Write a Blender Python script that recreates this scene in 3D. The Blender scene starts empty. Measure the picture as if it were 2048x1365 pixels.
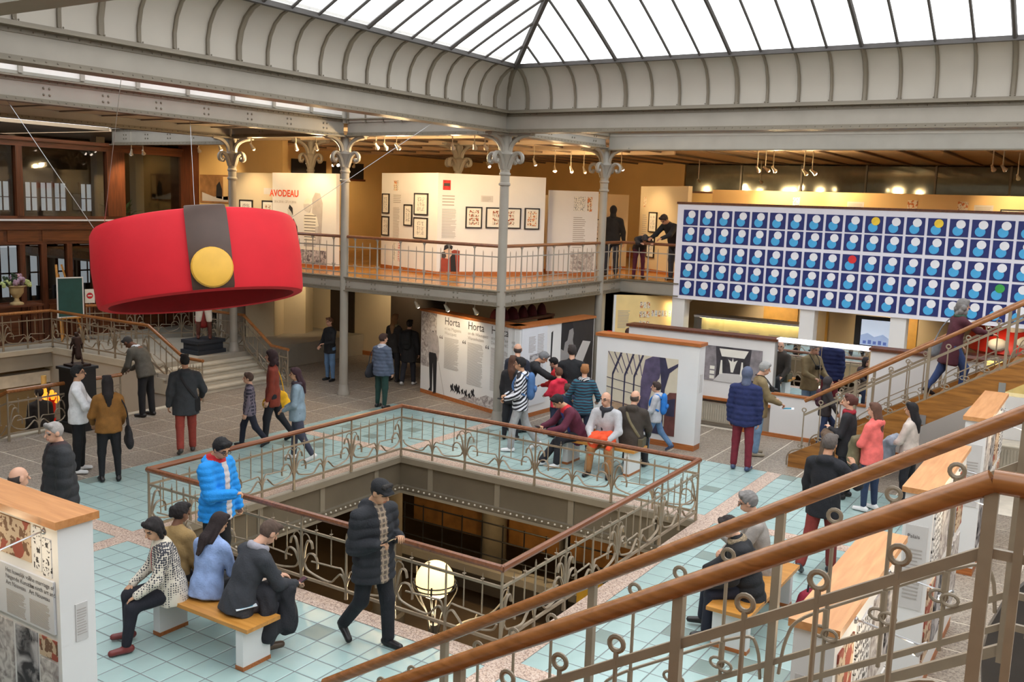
import bpy, math, random
import numpy as np
from mathutils import Vector, Matrix
random.seed(7)
S = bpy.context.scene
COL = S.collection
# ---------------------------------------------------------------- camera
cam = bpy.data.cameras.new('camera'); cam.sensor_width = 36.0; cam.lens = 33.396
cam.clip_start = 0.05; cam.clip_end = 300
camo = bpy.data.objects.new('camera', cam); COL.objects.link(camo); S.camera = camo
_y, _p, _r = math.radians(57.437), math.radians(-8.296), math.radians(1.938)
W = Vector((math.sin(_y)*math.cos(_p), math.cos(_y)*math.cos(_p), math.sin(_p)))
Rr = Vector((math.cos(_y), -math.sin(_y), 0)); Uu = Rr.cross(W)
R2 = math.cos(_r)*Rr+math.sin(_r)*Uu; U2 = -math.sin(_r)*Rr+math.cos(_r)*Uu
camo.matrix_world = Matrix(((R2.x, U2.x, -W.x, 0), (R2.y, U2.y, -W.y, 0), (R2.z, U2.z, -W.z, 4.5), (0, 0, 0, 1)))
# ---------------------------------------------------------------- daylight: an even overcast sky above the roof glass
wd = bpy.data.worlds.new('overcast_sky'); S.world = wd; wd.use_nodes = True
bg = wd.node_tree.nodes['Background']; bg.inputs[0].default_value = (1.0, 0.985, 0.965, 1); bg.inputs[1].default_value = 5.0
def portal(name, cx, cy, cz, sx, sy):
    l = bpy.data.lights.new(name, 'AREA'); l.shape = 'RECTANGLE'; l.size = sx; l.size_y = sy; l.cycles.is_portal = True
    o = bpy.data.objects.new(name, l); o.location = (cx, cy, cz); COL.objects.link(o)
portal('skylight_portal_hall', 10.15, 2.2, 10.2, 11.2, 16.2)
portal('skylight_portal_aisle', 9.0, 12.65, 7.6, 13.4, 3.9)
portal('skylight_portal_landing', 11.0, 20.9, 7.6, 9.6, 4.2)
portal('skylight_portal_added_right', 18.15, 1.2, 6.6, 3.9, 18.2)  # this and the next serve the skylights added over the side aisles
portal('skylight_portal_added_left', 2.2, 1.2, 6.6, 3.7, 18.2)
vs = S.view_settings
vs.view_transform = 'Standard'; vs.look = 'None'; vs.gamma = 1.0; vs.use_curve_mapping = False
vs.exposure = -0.55
# ---------------------------------------------------------------- materials
def lin(c):
    return tuple(((v/255)/12.92 if v/255 <= 0.04045 else ((v/255+0.055)/1.055)**2.4) for v in c)
MATS = {}
def mat(name, rgb, rough=0.6, metal=0.0, var=0.06, scale=6.0, bump=0.0, bscale=40.0, emit=0, spec=None, coat=0):
    if name in MATS: return MATS[name]
    m = bpy.data.materials.new(name); m.use_nodes = True; MATS[name] = m
    nt = m.node_tree; b = nt.nodes['Principled BSDF']; c = lin(rgb)
    b.inputs['Roughness'].default_value = rough; b.inputs['Metallic'].default_value = metal
    if spec is not None: b.inputs['Specular IOR Level'].default_value = spec
    if coat: b.inputs['Coat Weight'].default_value = coat
    tc = nt.nodes.new('ShaderNodeTexCoord')
    if var:
        n = nt.nodes.new('ShaderNodeTexNoise'); n.inputs['Scale'].default_value = scale; n.inputs['Detail'].default_value = 4
        nt.links.new(tc.outputs['Object'], n.inputs['Vector'])
        r = nt.nodes.new('ShaderNodeValToRGB'); r.color_ramp.elements[0].position = 0.3; r.color_ramp.elements[1].position = 0.7
        r.color_ramp.elements[0].color = (*[max(0, v*(1-var*1.6)) for v in c], 1)
        r.color_ramp.elements[1].color = (*[min(1, v*(1+var*1.6)) for v in c], 1)
        nt.links.new(n.outputs['Fac'], r.inputs[0]); nt.links.new(r.outputs[0], b.inputs['Base Color'])
    else: b.inputs['Base Color'].default_value = (*c, 1)
    if bump:
        n2 = nt.nodes.new('ShaderNodeTexNoise'); n2.inputs['Scale'].default_value = bscale
        nt.links.new(tc.outputs['Object'], n2.inputs['Vector'])
        bp = nt.nodes.new('ShaderNodeBump'); bp.inputs['Strength'].default_value = bump; bp.inputs['Distance'].default_value = 0.02
        nt.links.new(n2.outputs['Fac'], bp.inputs['Height']); nt.links.new(bp.outputs[0], b.inputs['Normal'])
    if emit:
        b.inputs['Emission Color'].default_value = (*c, 1); b.inputs['Emission Strength'].default_value = emit
    return m
def wood(name, a, b_, axis='X', scale=3.0, rough=0.4):
    if name in MATS: return MATS[name]
    m = bpy.data.materials.new(name); m.use_nodes = True; MATS[name] = m; nt = m.node_tree; b = nt.nodes['Principled BSDF']
    tc = nt.nodes.new('ShaderNodeTexCoord'); mp = nt.nodes.new('ShaderNodeMapping')
    sc = {'X': (1.2, 14, 14), 'Y': (14, 1.2, 14), 'Z': (14, 14, 1.2)}[axis]; mp.inputs['Scale'].default_value = sc
    n = nt.nodes.new('ShaderNodeTexNoise'); n.inputs['Scale'].default_value = scale; n.inputs['Detail'].default_value = 6; n.inputs['Distortion'].default_value = 0.6
    r = nt.nodes.new('ShaderNodeValToRGB'); r.color_ramp.elements[0].position = 0.3; r.color_ramp.elements[1].position = 0.72
    r.color_ramp.elements[0].color = (*lin(a), 1); r.color_ramp.elements[1].color = (*lin(b_), 1)
    nt.links.new(tc.outputs['Object'], mp.inputs[0]); nt.links.new(mp.outputs[0], n.inputs['Vector'])
    nt.links.new(n.outputs['Fac'], r.inputs[0]); nt.links.new(r.outputs[0], b.inputs['Base Color'])
    b.inputs['Roughness'].default_value = rough
    return m
def speckle(name, cols, scale=60, rough=0.5, bump=0.0):
    if name in MATS: return MATS[name]
    m = bpy.data.materials.new(name); m.use_nodes = True; MATS[name] = m; nt = m.node_tree; b = nt.nodes['Principled BSDF']
    tc = nt.nodes.new('ShaderNodeTexCoord'); v = nt.nodes.new('ShaderNodeTexVoronoi'); v.inputs['Scale'].default_value = scale
    r = nt.nodes.new('ShaderNodeValToRGB'); r.color_ramp.interpolation = 'CONSTANT'
    e = r.color_ramp.elements; e[0].color = (*lin(cols[0]), 1); e[1].position = 1/len(cols); e[1].color = (*lin(cols[1]), 1)
    for i, c in enumerate(cols[2:]):
        k = e.new((i+2)/len(cols)); k.color = (*lin(c), 1)
    sp = nt.nodes.new('ShaderNodeSeparateColor')
    nt.links.new(tc.outputs['Object'], v.inputs['Vector']); nt.links.new(v.outputs['Color'], sp.inputs[0])
    nt.links.new(sp.outputs[0], r.inputs[0]); nt.links.new(r.outputs[0], b.inputs['Base Color'])
    b.inputs['Roughness'].default_value = rough
    return m
def pattern(name, kind, ca, cb, scale=20, rough=0.8, cc=None, rot=0.0):
    """printed or woven pattern: 'stripe', 'check', 'knit', 'comic', 'photo', 'sketch'"""
    if name in MATS: return MATS[name]
    m = bpy.data.materials.new(name); m.use_nodes = True; MATS[name] = m; nt = m.node_tree; b = nt.nodes['Principled BSDF']
    b.inputs['Roughness'].default_value = rough
    L = nt.links.new; N = nt.nodes.new
    tc = N('ShaderNodeTexCoord'); mp = N('ShaderNodeMapping'); L(tc.outputs['Object'], mp.inputs[0]); mp.inputs['Rotation'].default_value = (rot, rot*0.6, 0)
    A, B = (*lin(ca), 1), (*lin(cb), 1)
    mx = N('ShaderNodeMix'); mx.data_type = 'RGBA'; mx.inputs[6].default_value = A; mx.inputs[7].default_value = B
    if kind == 'stripe':
        w = N('ShaderNodeTexWave'); w.wave_type = 'BANDS'; w.bands_direction = 'Z'; w.inputs['Scale'].default_value = scale; w.inputs['Distortion'].default_value = 3.5; w.inputs['Detail'].default_value = 1
        L(mp.outputs[0], w.inputs[0]); g = N('ShaderNodeMath'); g.operation = 'GREATER_THAN'; g.inputs[1].default_value = 0.5
        L(w.outputs['Fac'], g.inputs[0]); L(g.outputs[0], mx.inputs[0])
    elif kind == 'check':
        acc = None
        for d in ('X', 'Z'):
            w = N('ShaderNodeTexWave'); w.bands_direction = d; w.inputs['Scale'].default_value = scale; L(mp.outputs[0], w.inputs[0])
            g = N('ShaderNodeMath'); g.operation = 'GREATER_THAN'; g.inputs[1].default_value = 0.7; L(w.outputs['Fac'], g.inputs[0])
            if acc is None: acc = g
            else:
                a = N('ShaderNodeMath'); a.operation = 'ADD'; a.use_clamp = True; L(acc.outputs[0], a.inputs[0]); L(g.outputs[0], a.inputs[1])
                hf = N('ShaderNodeMath'); hf.operation = 'MULTIPLY'; hf.inputs[1].default_value = 0.7; L(a.outputs[0], hf.inputs[0]); acc = hf
        L(acc.outputs[0], mx.inputs[0])
    elif kind == 'knit':
        v = N('ShaderNodeTexVoronoi'); v.inputs['Scale'].default_value = scale; v.inputs['Randomness'].default_value = 0.25; L(mp.outputs[0], v.inputs[0])
        g = N('ShaderNodeMath'); g.operation = 'LESS_THAN'; L(v.outputs['Distance'], g.inputs[0])
        sx = N('ShaderNodeSeparateXYZ'); L(tc.outputs['Object'], sx.inputs[0])
        mr = N('ShaderNodeMapRange'); mr.inputs[1].default_value = 0.55; mr.inputs[2].default_value = 1.15; mr.inputs[3].default_value = 0.30; mr.inputs[4].default_value = 0.66
        L(sx.outputs[2], mr.inputs[0]); L(mr.outputs[0], g.inputs[1]); L(g.outputs[0], mx.inputs[0])
    elif kind == 'comic':
        br = N('ShaderNodeTexVoronoi'); br.distance = 'CHEBYCHEV'; br.inputs['Scale'].default_value = scale; br.inputs['Randomness'].default_value = 0.35; L(mp.outputs[0], br.inputs[0])
        n = N('ShaderNodeTexNoise'); n.inputs['Scale'].default_value = scale*3; n.inputs['Detail'].default_value = 5; L(mp.outputs[0], n.inputs[0])
        a = N('ShaderNodeMath'); a.operation = 'MULTIPLY_ADD'; a.inputs[1].default_value = 1.0; L(n.outputs['Fac'], a.inputs[0]); L(br.outputs['Distance'], a.inputs[2])
        g = N('ShaderNodeMath'); g.operation = 'GREATER_THAN'; g.inputs[1].default_value = 0.78; L(a.outputs[0], g.inputs[0]); L(g.outputs[0], mx.inputs[0])
        if cc:
            m2 = N('ShaderNodeMix'); m2.data_type = 'RGBA'; m2.inputs[7].default_value = (*lin(cc), 1)
            n3 = N('ShaderNodeTexNoise'); n3.inputs['Scale'].default_value = scale*0.8; L(mp.outputs[0], n3.inputs[0])
            g3 = N('ShaderNodeMath'); g3.operation = 'GREATER_THAN'; g3.inputs[1].default_value = 0.56; L(n3.outputs['Fac'], g3.inputs[0])
            L(g3.outputs[0], m2.inputs[0]); L(mx.outputs[2], m2.inputs[6]); L(m2.outputs[2], b.inputs['Base Color']); return m
    else:
        n = N('ShaderNodeTexNoise'); n.inputs['Scale'].default_value = scale; n.inputs['Detail'].default_value = 8; n.inputs['Distortion'].default_value = 1.2; L(mp.outputs[0], n.inputs[0])
        r = N('ShaderNodeMapRange'); r.inputs[1].default_value = 0.38; r.inputs[2].default_value = 0.62; L(n.outputs['Fac'], r.inputs[0]); L(r.outputs[0], mx.inputs[0])
    L(mx.outputs[2], b.inputs['Base Color'])
    return m
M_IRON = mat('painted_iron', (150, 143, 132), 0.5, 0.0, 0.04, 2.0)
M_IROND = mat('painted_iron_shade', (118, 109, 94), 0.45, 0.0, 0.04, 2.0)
M_RAIL = mat('bronze_green_iron', (142, 127, 107), 0.42, 0.1, 0.06, 8)
M_COVE = mat('cove_panel_paint', (176, 169, 158), 0.7, 0, 0.03, 1.2)
M_WHITE = mat('white_panel_paint', (222, 220, 219), 0.6, 0, 0.02, 1.5)
M_CEIL = mat('ceiling_paint', (206, 184, 156), 0.45, 0, 0.04, 1.0)
M_YEL = mat('ochre_wall_paint', (218, 184, 124), 0.6, 0, 0.05, 0.8)
M_CREAM = mat('cream_wall_paint', (206, 190, 160), 0.65, 0, 0.04, 0.9)
M_GREYW = mat('grey_wall_paint', (178, 168, 155), 0.65, 0, 0.04, 0.9)
M_CHERRY = wood('cherry_trim', (150, 84, 38), (184, 112, 58), 'Y')
M_CHERRYX = wood('cherry_trim_x', (160, 96, 50), (198, 132, 80), 'X')
M_HAND = wood('oiled_handrail', (126, 78, 38), (162, 104, 57), 'Y', 2.0, 0.25)
M_HANDD = wood('red_handrail', (104, 62, 42), (136, 86, 58), 'X', 2.0, 0.28)
M_DARKW = wood('dark_oak', (70, 36, 18), (106, 56, 30), 'Z', 1.5, 0.45)
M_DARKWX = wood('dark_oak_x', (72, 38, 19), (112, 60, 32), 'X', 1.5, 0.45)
M_STRING = wood('oak_stringer', (120, 76, 28), (168, 112, 50), 'Y', 1.6, 0.35)
M_PARQ = wood('parquet', (150, 100, 48), (190, 136, 76), 'X', 1.2, 0.25)
M_BENCH = wood('bench_oak', (176, 118, 48), (206, 146, 72), 'Y', 1.5, 0.35)
M_STONE = mat('pale_stone', (188, 178, 160), 0.6, 0, 0.05, 3)
M_STONES = mat('grey_stone', (160, 152, 138), 0.7, 0, 0.05, 2)
M_TERR = speckle('terrazzo', [(146, 133, 119), (130, 118, 106), (160, 148, 134), (116, 104, 94), (150, 138, 124)], 55, 0.45)
M_JOINT = mat('pale_joint', (214, 204, 188), 0.7)
M_GRAN = speckle('pink_granite', [(196, 172, 156), (178, 150, 134), (210, 190, 176), (150, 126, 114), (202, 178, 160)], 70, 0.45)
M_GLT = mat('glass_floor_tile', (160, 184, 181), 0.22, 0, 0.05, 1.5)
M_GLT2 = mat('grey_floor_tile', (126, 142, 136), 0.3, 0, 0.05, 1.5)
M_GROUT = mat('tile_grout', (112, 116, 116), 0.8)
M_BLACK = mat('black_paint', (26, 25, 27), 0.5)
M_STEEL = mat('brushed_steel', (180, 180, 182), 0.3, 0.9, 0.02)
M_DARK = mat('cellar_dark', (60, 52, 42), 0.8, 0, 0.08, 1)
M_FRAME = mat('black_frame', (34, 30, 30), 0.4, 0, 0)
M_PAPER = mat('paper_white', (226, 222, 212), 0.7, 0, 0.02)
M_PAPERG = mat('paper_grey', (198, 194, 192), 0.7, 0, 0.02)
M_INK = mat('print_ink', (70, 64, 62), 0.8, 0, 0)
M_INKL = mat('print_grey', (168, 161, 156), 0.8, 0, 0)
M_INKB = mat('print_black', (34, 32, 36), 0.8, 0, 0)
# ---------------------------------------------------------------- mesh helpers
def wm(p):
    b = Matrix.LocRotScale(p.location, p.rotation_euler, p.scale)
    return wm(p.parent)@p.matrix_parent_inverse@b if p.parent else b
def setp(o, p, local=False):
    """parent o to p; unless local, o keeps the world place it was built at"""
    o.parent = p
    if not local: o.matrix_parent_inverse = wm(p).inverted()
class MB:
    def __init__(s): s.v = []; s.f = []; s.m = []; s.mi = 0
    def add(s, vs, fs):
        n = len(s.v); s.v += [tuple(p) for p in vs]; s.f += [tuple(i+n for i in f) for f in fs]; s.m += [s.mi]*len(fs); return s
    def box(s, x0, x1, y0, y1, z0, z1):
        s.add([(x0, y0, z0), (x1, y0, z0), (x1, y1, z0), (x0, y1, z0), (x0, y0, z1), (x1, y0, z1), (x1, y1, z1), (x0, y1, z1)],
              [(3, 2, 1, 0), (4, 5, 6, 7), (0, 1, 5, 4), (1, 2, 6, 5), (2, 3, 7, 6), (3, 0, 4, 7)]); return s
    def obox(s, c, ax, ay, az, hx, hy, hz):
        c = Vector(c); ax = Vector(ax).normalized()*hx; ay = Vector(ay).normalized()*hy; az = Vector(az).normalized()*hz
        s.add([c+i*ax+j*ay+k*az for k in (-1, 1) for i, j in ((-1, -1), (1, -1), (1, 1), (-1, 1))],
              [(3, 2, 1, 0), (4, 5, 6, 7), (0, 1, 5, 4), (1, 2, 6, 5), (2, 3, 7, 6), (3, 0, 4, 7)]); return s
    def bar(s, a, b, w, h, up=(0, 0, 1)):
        a, b = Vector(a), Vector(b); d = b-a; sd = d.cross(Vector(up))
        if sd.length < 1e-6: sd = d.cross(Vector((1, 0, 0)))
        u = sd.cross(d); return s.obox((a+b)/2, d, sd, u, d.length/2, w/2, h/2)
    def tube(s, pts, r, n=6, flat=1.0, cap=True):
        P = [Vector(p) for p in pts]; m = len(P); rr = r if isinstance(r, (list, tuple)) else [r]*m
        vs = []; prev = None
        for i in range(m):
            t = (P[min(i+1, m-1)]-P[max(i-1, 0)])
            if t.length < 1e-9: t = Vector((0, 0, 1))
            t.normalize()
            if prev is None:
                prev = t.cross(Vector((0, 0, 1)))
                if prev.length < 1e-3: prev = t.cross(Vector((1, 0, 0)))
            sd = prev-t*prev.dot(t)
            if sd.length < 1e-6: sd = t.cross(Vector((0.3, 0.9, 0.2)))
            sd.normalize(); prev = sd; u = t.cross(sd)
            for k in range(n):
                a = 2*math.pi*k/n; vs.append(P[i]+sd*math.cos(a)*rr[i]*flat+u*math.sin(a)*rr[i])
        fs = [(i*n+k, i*n+(k+1) % n, (i+1)*n+(k+1) % n, (i+1)*n+k) for i in range(m-1) for k in range(n)]
        if cap: fs += [tuple(range(n))[::-1], tuple((m-1)*n+k for k in range(n))]
        s.add(vs, fs); return s
    def lathe(s, prof, c=(0, 0, 0), n=20):
        vs = [(c[0]+r*math.cos(2*math.pi*k/n), c[1]+r*math.sin(2*math.pi*k/n), c[2]+z) for r, z in prof for k in range(n)]; m = len(prof)
        fs = [(i*n+k, i*n+(k+1) % n, (i+1)*n+(k+1) % n, (i+1)*n+k) for i in range(m-1) for k in range(n)]
        fs += [tuple(range(n))[::-1], tuple((m-1)*n+k for k in range(n))]
        s.add(vs, fs); return s
    def prism(s, poly, fn, d0, d1):
        """poly: 2d points; fn(u, v, depth) -> 3d"""
        n = len(poly); vs = [fn(u, v, d0) for u, v in poly]+[fn(u, v, d1) for u, v in poly]
        s.add(vs, [tuple(range(n))[::-1], tuple(range(n, 2*n))]+[(i, (i+1) % n, n+(i+1) % n, n+i) for i in range(n)]); return s
    def ball(s, c, r, n=10, m=6, sx=1, sy=1, sz=1):
        vs = [(c[0], c[1], c[2]-r*sz)]
        for i in range(1, m):
            a = -math.pi/2+math.pi*i/m
            vs += [(c[0]+sx*r*math.cos(a)*math.cos(2*math.pi*k/n), c[1]+sy*r*math.cos(a)*math.sin(2*math.pi*k/n), c[2]+sz*r*math.sin(a)) for k in range(n)]
        vs.append((c[0], c[1], c[2]+r*sz)); e = len(vs)-1
        fs = [(0, 1+(k+1) % n, 1+k) for k in range(n)]
        for i in range(m-2):
            fs += [(1+i*n+k, 1+i*n+(k+1) % n, 1+(i+1)*n+(k+1) % n, 1+(i+1)*n+k) for k in range(n)]
        fs += [(e, 1+(m-2)*n+k, 1+(m-2)*n+(k+1) % n) for k in range(n)]
        s.add(vs, fs); return s
    def mesh(s, name, mats, smooth=False):
        me = bpy.data.meshes.new(name); me.from_pydata(s.v, [], s.f)
        for m in (mats if isinstance(mats, (list, tuple)) else [mats]): me.materials.append(m)
        if any(s.m): me.polygons.foreach_set('material_index', s.m)
        if smooth:
            me.polygons.foreach_set('use_smooth', [True]*len(me.polygons)); me.set_sharp_from_angle(angle=math.radians(40))
        me.update(); return me
    def build(s, name, mats, parent=None, smooth=False, loc=None, kind=None, local=False):
        o = bpy.data.objects.new(name, s.mesh(name, mats, smooth)); COL.objects.link(o)
        if loc: o.location = loc
        if parent: setp(o, parent, local)
        if kind: o['kind'] = kind
        return o
def tag(o, label, cat, group=None):
    o['label'] = label; o['category'] = cat
    if group: o['group'] = group
    return o
def thing(name, label, cat, loc=(0, 0, 0), rz=0, group=None):
    o = bpy.data.objects.new(name, None); o.empty_display_size = 0.1; COL.objects.link(o); o.location = loc; o.rotation_euler = (0, 0, rz)
    return tag(o, label, cat, group)
def inst(me, name, parent=None, loc=(0, 0, 0), rz=0, scale=None, local=False):
    o = bpy.data.objects.new(name, me); COL.objects.link(o); o.location = loc; o.rotation_euler = (0, 0, rz)
    if scale: o.scale = scale
    if parent: setp(o, parent, local)
    return o
def struct(o): o['kind'] = 'structure'; return o
def smooth_path(pts, k=5):
    P = [Vector(p) for p in pts]; out = []
    for i in range(len(P)-1):
        a, b, c, d = P[max(i-1, 0)], P[i], P[i+1], P[min(i+2, len(P)-1)]
        for j in range(k):
            t = j/k; out.append(0.5*((2*b)+(c-a)*t+(2*a-5*b+4*c-d)*t*t+(3*b-a-3*c+d)*t**3))
    return out+[P[-1]]
def text(name, body, mat_, size, fn, parent, align='LEFT', bold=0.0):
    """flat lettering: fn(u, v) -> 3d point on the surface"""
    cu = bpy.data.curves.new(name, 'FONT'); cu.body = body; cu.size = size; cu.align_x = align; cu.offset = bold; cu.resolution_u = 2
    t = bpy.data.objects.new(name, cu); COL.objects.link(t)
    me = bpy.data.meshes.new_from_object(t.evaluated_get(bpy.context.evaluated_depsgraph_get()))
    bpy.data.objects.remove(t); bpy.data.curves.remove(cu)
    for v in me.vertices: v.co = fn(v.co.x, v.co.y)
    me.materials.clear(); me.materials.append(mat_); me.name = name
    o = bpy.data.objects.new(name, me); COL.objects.link(o); setp(o, parent)
    return o
# ================================================================ the building
def view_dist(x, y, z=0):
    """distance from the visitor's eye, or None when the point lies well outside the field of view"""
    d = Vector((x, y, z-4.5)); w = d.dot(W)
    if w < 0.5 or abs(d.dot(R2)/w) > 0.57 or abs(d.dot(U2)/w) > 0.39: return None
    return d.length
WX0, WX1, WY0, WY1 = 7.54, 12.80, 4.84, 10.45          # the open well in the floor
GX0, GX1, GY0, GY1 = 2.0, 16.0, 1.5, 13.3              # the glass-tiled field
b = MB()
for r in ((-8, 34, -12, 4.84), (-8, WX0, 4.84, WY1), (WX1, 34, 4.84, WY1), (-8, 34, WY1, 16.6), (-8, 6, 16.6, 22.1), (13.4, 34, 16.6, 22.1), (-8, 34, 22.1, 30)):
    b.box(r[0], r[1], r[2], r[3], -0.3, -0.005)
floor = struct(b.build('floor', M_JOINT))
b = MB(); b.mi = 0
for r in ((GX0, GX1, GY0, WY0), (GX0, WX0, WY0, WY1), (WX1, GX1, WY0, WY1), (GX0, GX1, WY1, GY1)):
    b.box(r[0], r[1], r[2], r[3], -0.02, -0.0035)
b.build('grout_bed', M_GROUT, floor)
# granite bands
bw = 0.25
for r in ((WX0-bw, WX0, GY0, GY1), (WX1, WX1+bw, GY0, GY1), (GX0, WX0-bw, WY0-bw, WY0), (WX0, WX1, WY0-bw, WY0), (WX1+bw, GX1, WY0-bw, WY0),
          (GX0, WX0-bw, WY1, WY1+bw), (WX0, WX1, WY1, WY1+bw), (WX1+bw, GX1, WY1, WY1+bw)):
    MB().box(r[0], r[1], r[2], r[3], -0.03, 0.001).build('granite_band', M_GRAN, floor)
# glass floor tiles
pt = 0.287; g = 0.006
tiles = []
def grid(a0, a1, anchor_hi):
    n = int(round((a1-a0)/pt)); n = max(1, n); st = (a1-a0)/n if abs((a1-a0)/n-pt) < 0.02 else pt
    if anchor_hi: return [(a1-(i+1)*st, a1-i*st) for i in range(int((a1-a0)/st+1e-6))]
    return [(a0+i*st, a0+(i+1)*st) for i in range(int((a1-a0)/st+1e-6))]
secx = [grid(GX0, WX0-bw, True), grid(WX0, WX1, False), grid(WX1+bw, GX1, False)]
secy = [grid(GY0, WY0-bw, True), grid(WY0, WY1, False), grid(WY1+bw, GY1, False)]
for i, sx in enumerate(secx):
    for j, sy in enumerate(secy):
        if i == 1 and j == 1: continue
        for x in sx:
            for y in sy:
                tiles.append(((x[0]+x[1])/2, (y[0]+y[1])/2, x[1]-x[0], y[1]-y[0]))
def tile_mesh(name, m):
    b = MB(); h = pt/2-g; c = h-0.008
    b.add([(-h, -h, -0.012), (h, -h, -0.012), (h, h, -0.012), (-h, h, -0.012), (-h, -h, -0.003), (h, -h, -0.003), (h, h, -0.003), (-h, h, -0.003),
           (-c, -c, 0), (c, -c, 0), (c, c, 0), (-c, c, 0)],
          [(0, 1, 5, 4), (1, 2, 6, 5), (2, 3, 7, 6), (3, 0, 4, 7), (4, 5, 9, 8), (5, 6, 10, 9), (6, 7, 11, 10), (7, 4, 8, 11), (8, 9, 10, 11)])
    return b.mesh(name, m)
TM, TM2 = tile_mesh('glass_tile', M_GLT), tile_mesh('grey_tile', M_GLT2)
rt = random.Random(3)
seen = []; rest = []
for t in tiles:
    d = view_dist(t[0], t[1]); (seen if d else rest).append((d or 99, t))
seen.sort(key=lambda q: q[0]); rest += seen[300:]; seen = seen[:300]
def dark(t): return rt.random() < 0.045
for d, t in seen:
    inst(TM2 if dark(t) else TM, 'glass_tile', floor, (t[0], t[1], 0), 0, (t[2]/pt, t[3]/pt, 1))
b = MB()
for d, t in rest:
    hx, hy = t[2]/2-g, t[3]/2-g; b.mi = 1 if dark(t) else 0
    x, y = t[0], t[1]
    b.add([(x-hx, y-hy, -0.012), (x+hx, y-hy, -0.012), (x+hx, y+hy, -0.012), (x-hx, y+hy, -0.012), (x-hx, y-hy, 0), (x+hx, y-hy, 0), (x+hx, y+hy, 0), (x-hx, y+hy, 0)],
          [(0, 1, 5, 4), (1, 2, 6, 5), (2, 3, 7, 6), (3, 0, 4, 7), (4, 5, 6, 7)])
b.build('glass_tiles', [M_GLT, M_GLT2], floor, kind='stuff')
# stone slabs with pale joints
def slabs(x0, x1, y0, y1, p=0.8):
    nx, ny = max(1, round((x1-x0)/p)), max(1, round((y1-y0)/p)); sx, sy = (x1-x0)/nx, (y1-y0)/ny
    me = MB().box(-sx/2+0.013, sx/2-0.013, -sy/2+0.013, sy/2-0.013, -0.013, 0.0).mesh('paving_slab', M_TERR)
    for i in range(nx):
        for j in range(ny): inst(me, 'paving_slab', floor, (x0+(i+0.5)*sx, y0+(j+0.5)*sy, random.uniform(-0.001, 0.0005)))
slabs(6.2, 20.6, GY1, 16.5); slabs(GX1, 18.6, 1.9, 13.3); slabs(5.0, 16.0, -0.9, 1.5); slabs(13.4, 20.6, 16.5, 18.9); slabs(18.6, 20.6, 10.5, 13.3)
# kerb of the stair opening
MB().box(6, 13.4, 16.45, 16.62, -0.3, 0.03).build('stone_kerb', M_STONE, floor)
M_WELL = mat('well_iron', (104, 95, 80), 0.5, 0, 0.05, 2); M_WELLF = mat('well_iron_flange', (132, 123, 107), 0.5, 0, 0.05, 2)
# well girders (riveted fascia below the floor edge)
tr = struct(MB().box(WX1-0.02, WX1+0.25, WY0, WY1, -0.62, -0.05).build('trim_1', M_WELL))
MB().box(WX0, WX1+0.2, WY1-0.02, WY1+0.25, -0.62, -0.05).build('girder_web', M_WELL, tr)
MB().box(WX0-0.25, WX0+0.02, WY0, WY1, -0.62, -0.05).build('girder_web', M_WELL, tr)
MB().box(WX0, WX1, WY0-0.25, WY0+0.02, -0.62, -0.05).build('girder_web', M_WELL, tr)
MB().box(WX1-0.05, WX1+0.0, WY0, WY1, -0.05, 0.0).build('stone_edge', M_STONES, tr)
MB().box(WX0, WX1-0.05, WY1-0.05, WY1, -0.05, 0.0).build('stone_edge', M_STONES, tr)
MB().box(WX1-0.10, WX1+0.2, WY0, WY1-0.1, -0.66, -0.60).build('flange', M_WELLF, tr)
MB().box(WX0, WX1+0.2, WY1-0.10, WY1+0.2, -0.66, -0.60).build('flange', M_WELLF, tr)
MB().box(WX1-0.07, WX1+0.1, WY0, WY1-0.05, -0.12, -0.02).build('flange', M_WELLF, tr)
MB().box(WX0, WX1, WY1-0.07, WY1+0.1, -0.12, -0.02).build('flange', M_WELLF, tr)
for k in range(4):
    y = WY0+0.7+1.4*k; MB().box(WX1-0.045, WX1, y-0.05, y+0.05, -0.6, -0.12).build('stiffener', M_WELLF, tr)
    x = WX0+0.65+1.31*k; MB().box(x-0.05, x+0.05, WY1-0.045, WY1, -0.6, -0.12).build('stiffener', M_WELLF, tr)
b = MB()
for k in range(46):
    b.ball((WX1-0.105, WY0+0.06+0.12*k, -0.56), 0.019, 6, 4); b.ball((WX0+0.06+0.115*k, WY1-0.105, -0.56), 0.019, 6, 4)
b.mi = 1; b.box(WX1-0.1, WX1-0.02, WY0, WY1-0.1, -0.605, -0.52); b.box(WX0, WX1-0.1, WY1-0.1, WY1-0.02, -0.605, -0.52)
b.build('rivet_row', [mat('pale_rivet', (196, 188, 174), 0.4), M_WELL], tr, kind='stuff')  # rivet heads paler than the girder iron
# ---- lower hall seen through the well
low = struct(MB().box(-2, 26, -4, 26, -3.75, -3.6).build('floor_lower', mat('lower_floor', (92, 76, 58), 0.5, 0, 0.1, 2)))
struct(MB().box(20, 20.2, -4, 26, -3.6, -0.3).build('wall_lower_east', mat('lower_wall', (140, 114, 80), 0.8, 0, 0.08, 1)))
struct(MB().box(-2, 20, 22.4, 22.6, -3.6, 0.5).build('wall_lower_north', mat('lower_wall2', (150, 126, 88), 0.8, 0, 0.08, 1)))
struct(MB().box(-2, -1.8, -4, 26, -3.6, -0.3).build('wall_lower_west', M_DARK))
struct(MB().box(-2, 20, -4, -3.8, -3.6, -0.3).build('wall_lower_south', M_DARK))
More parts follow.
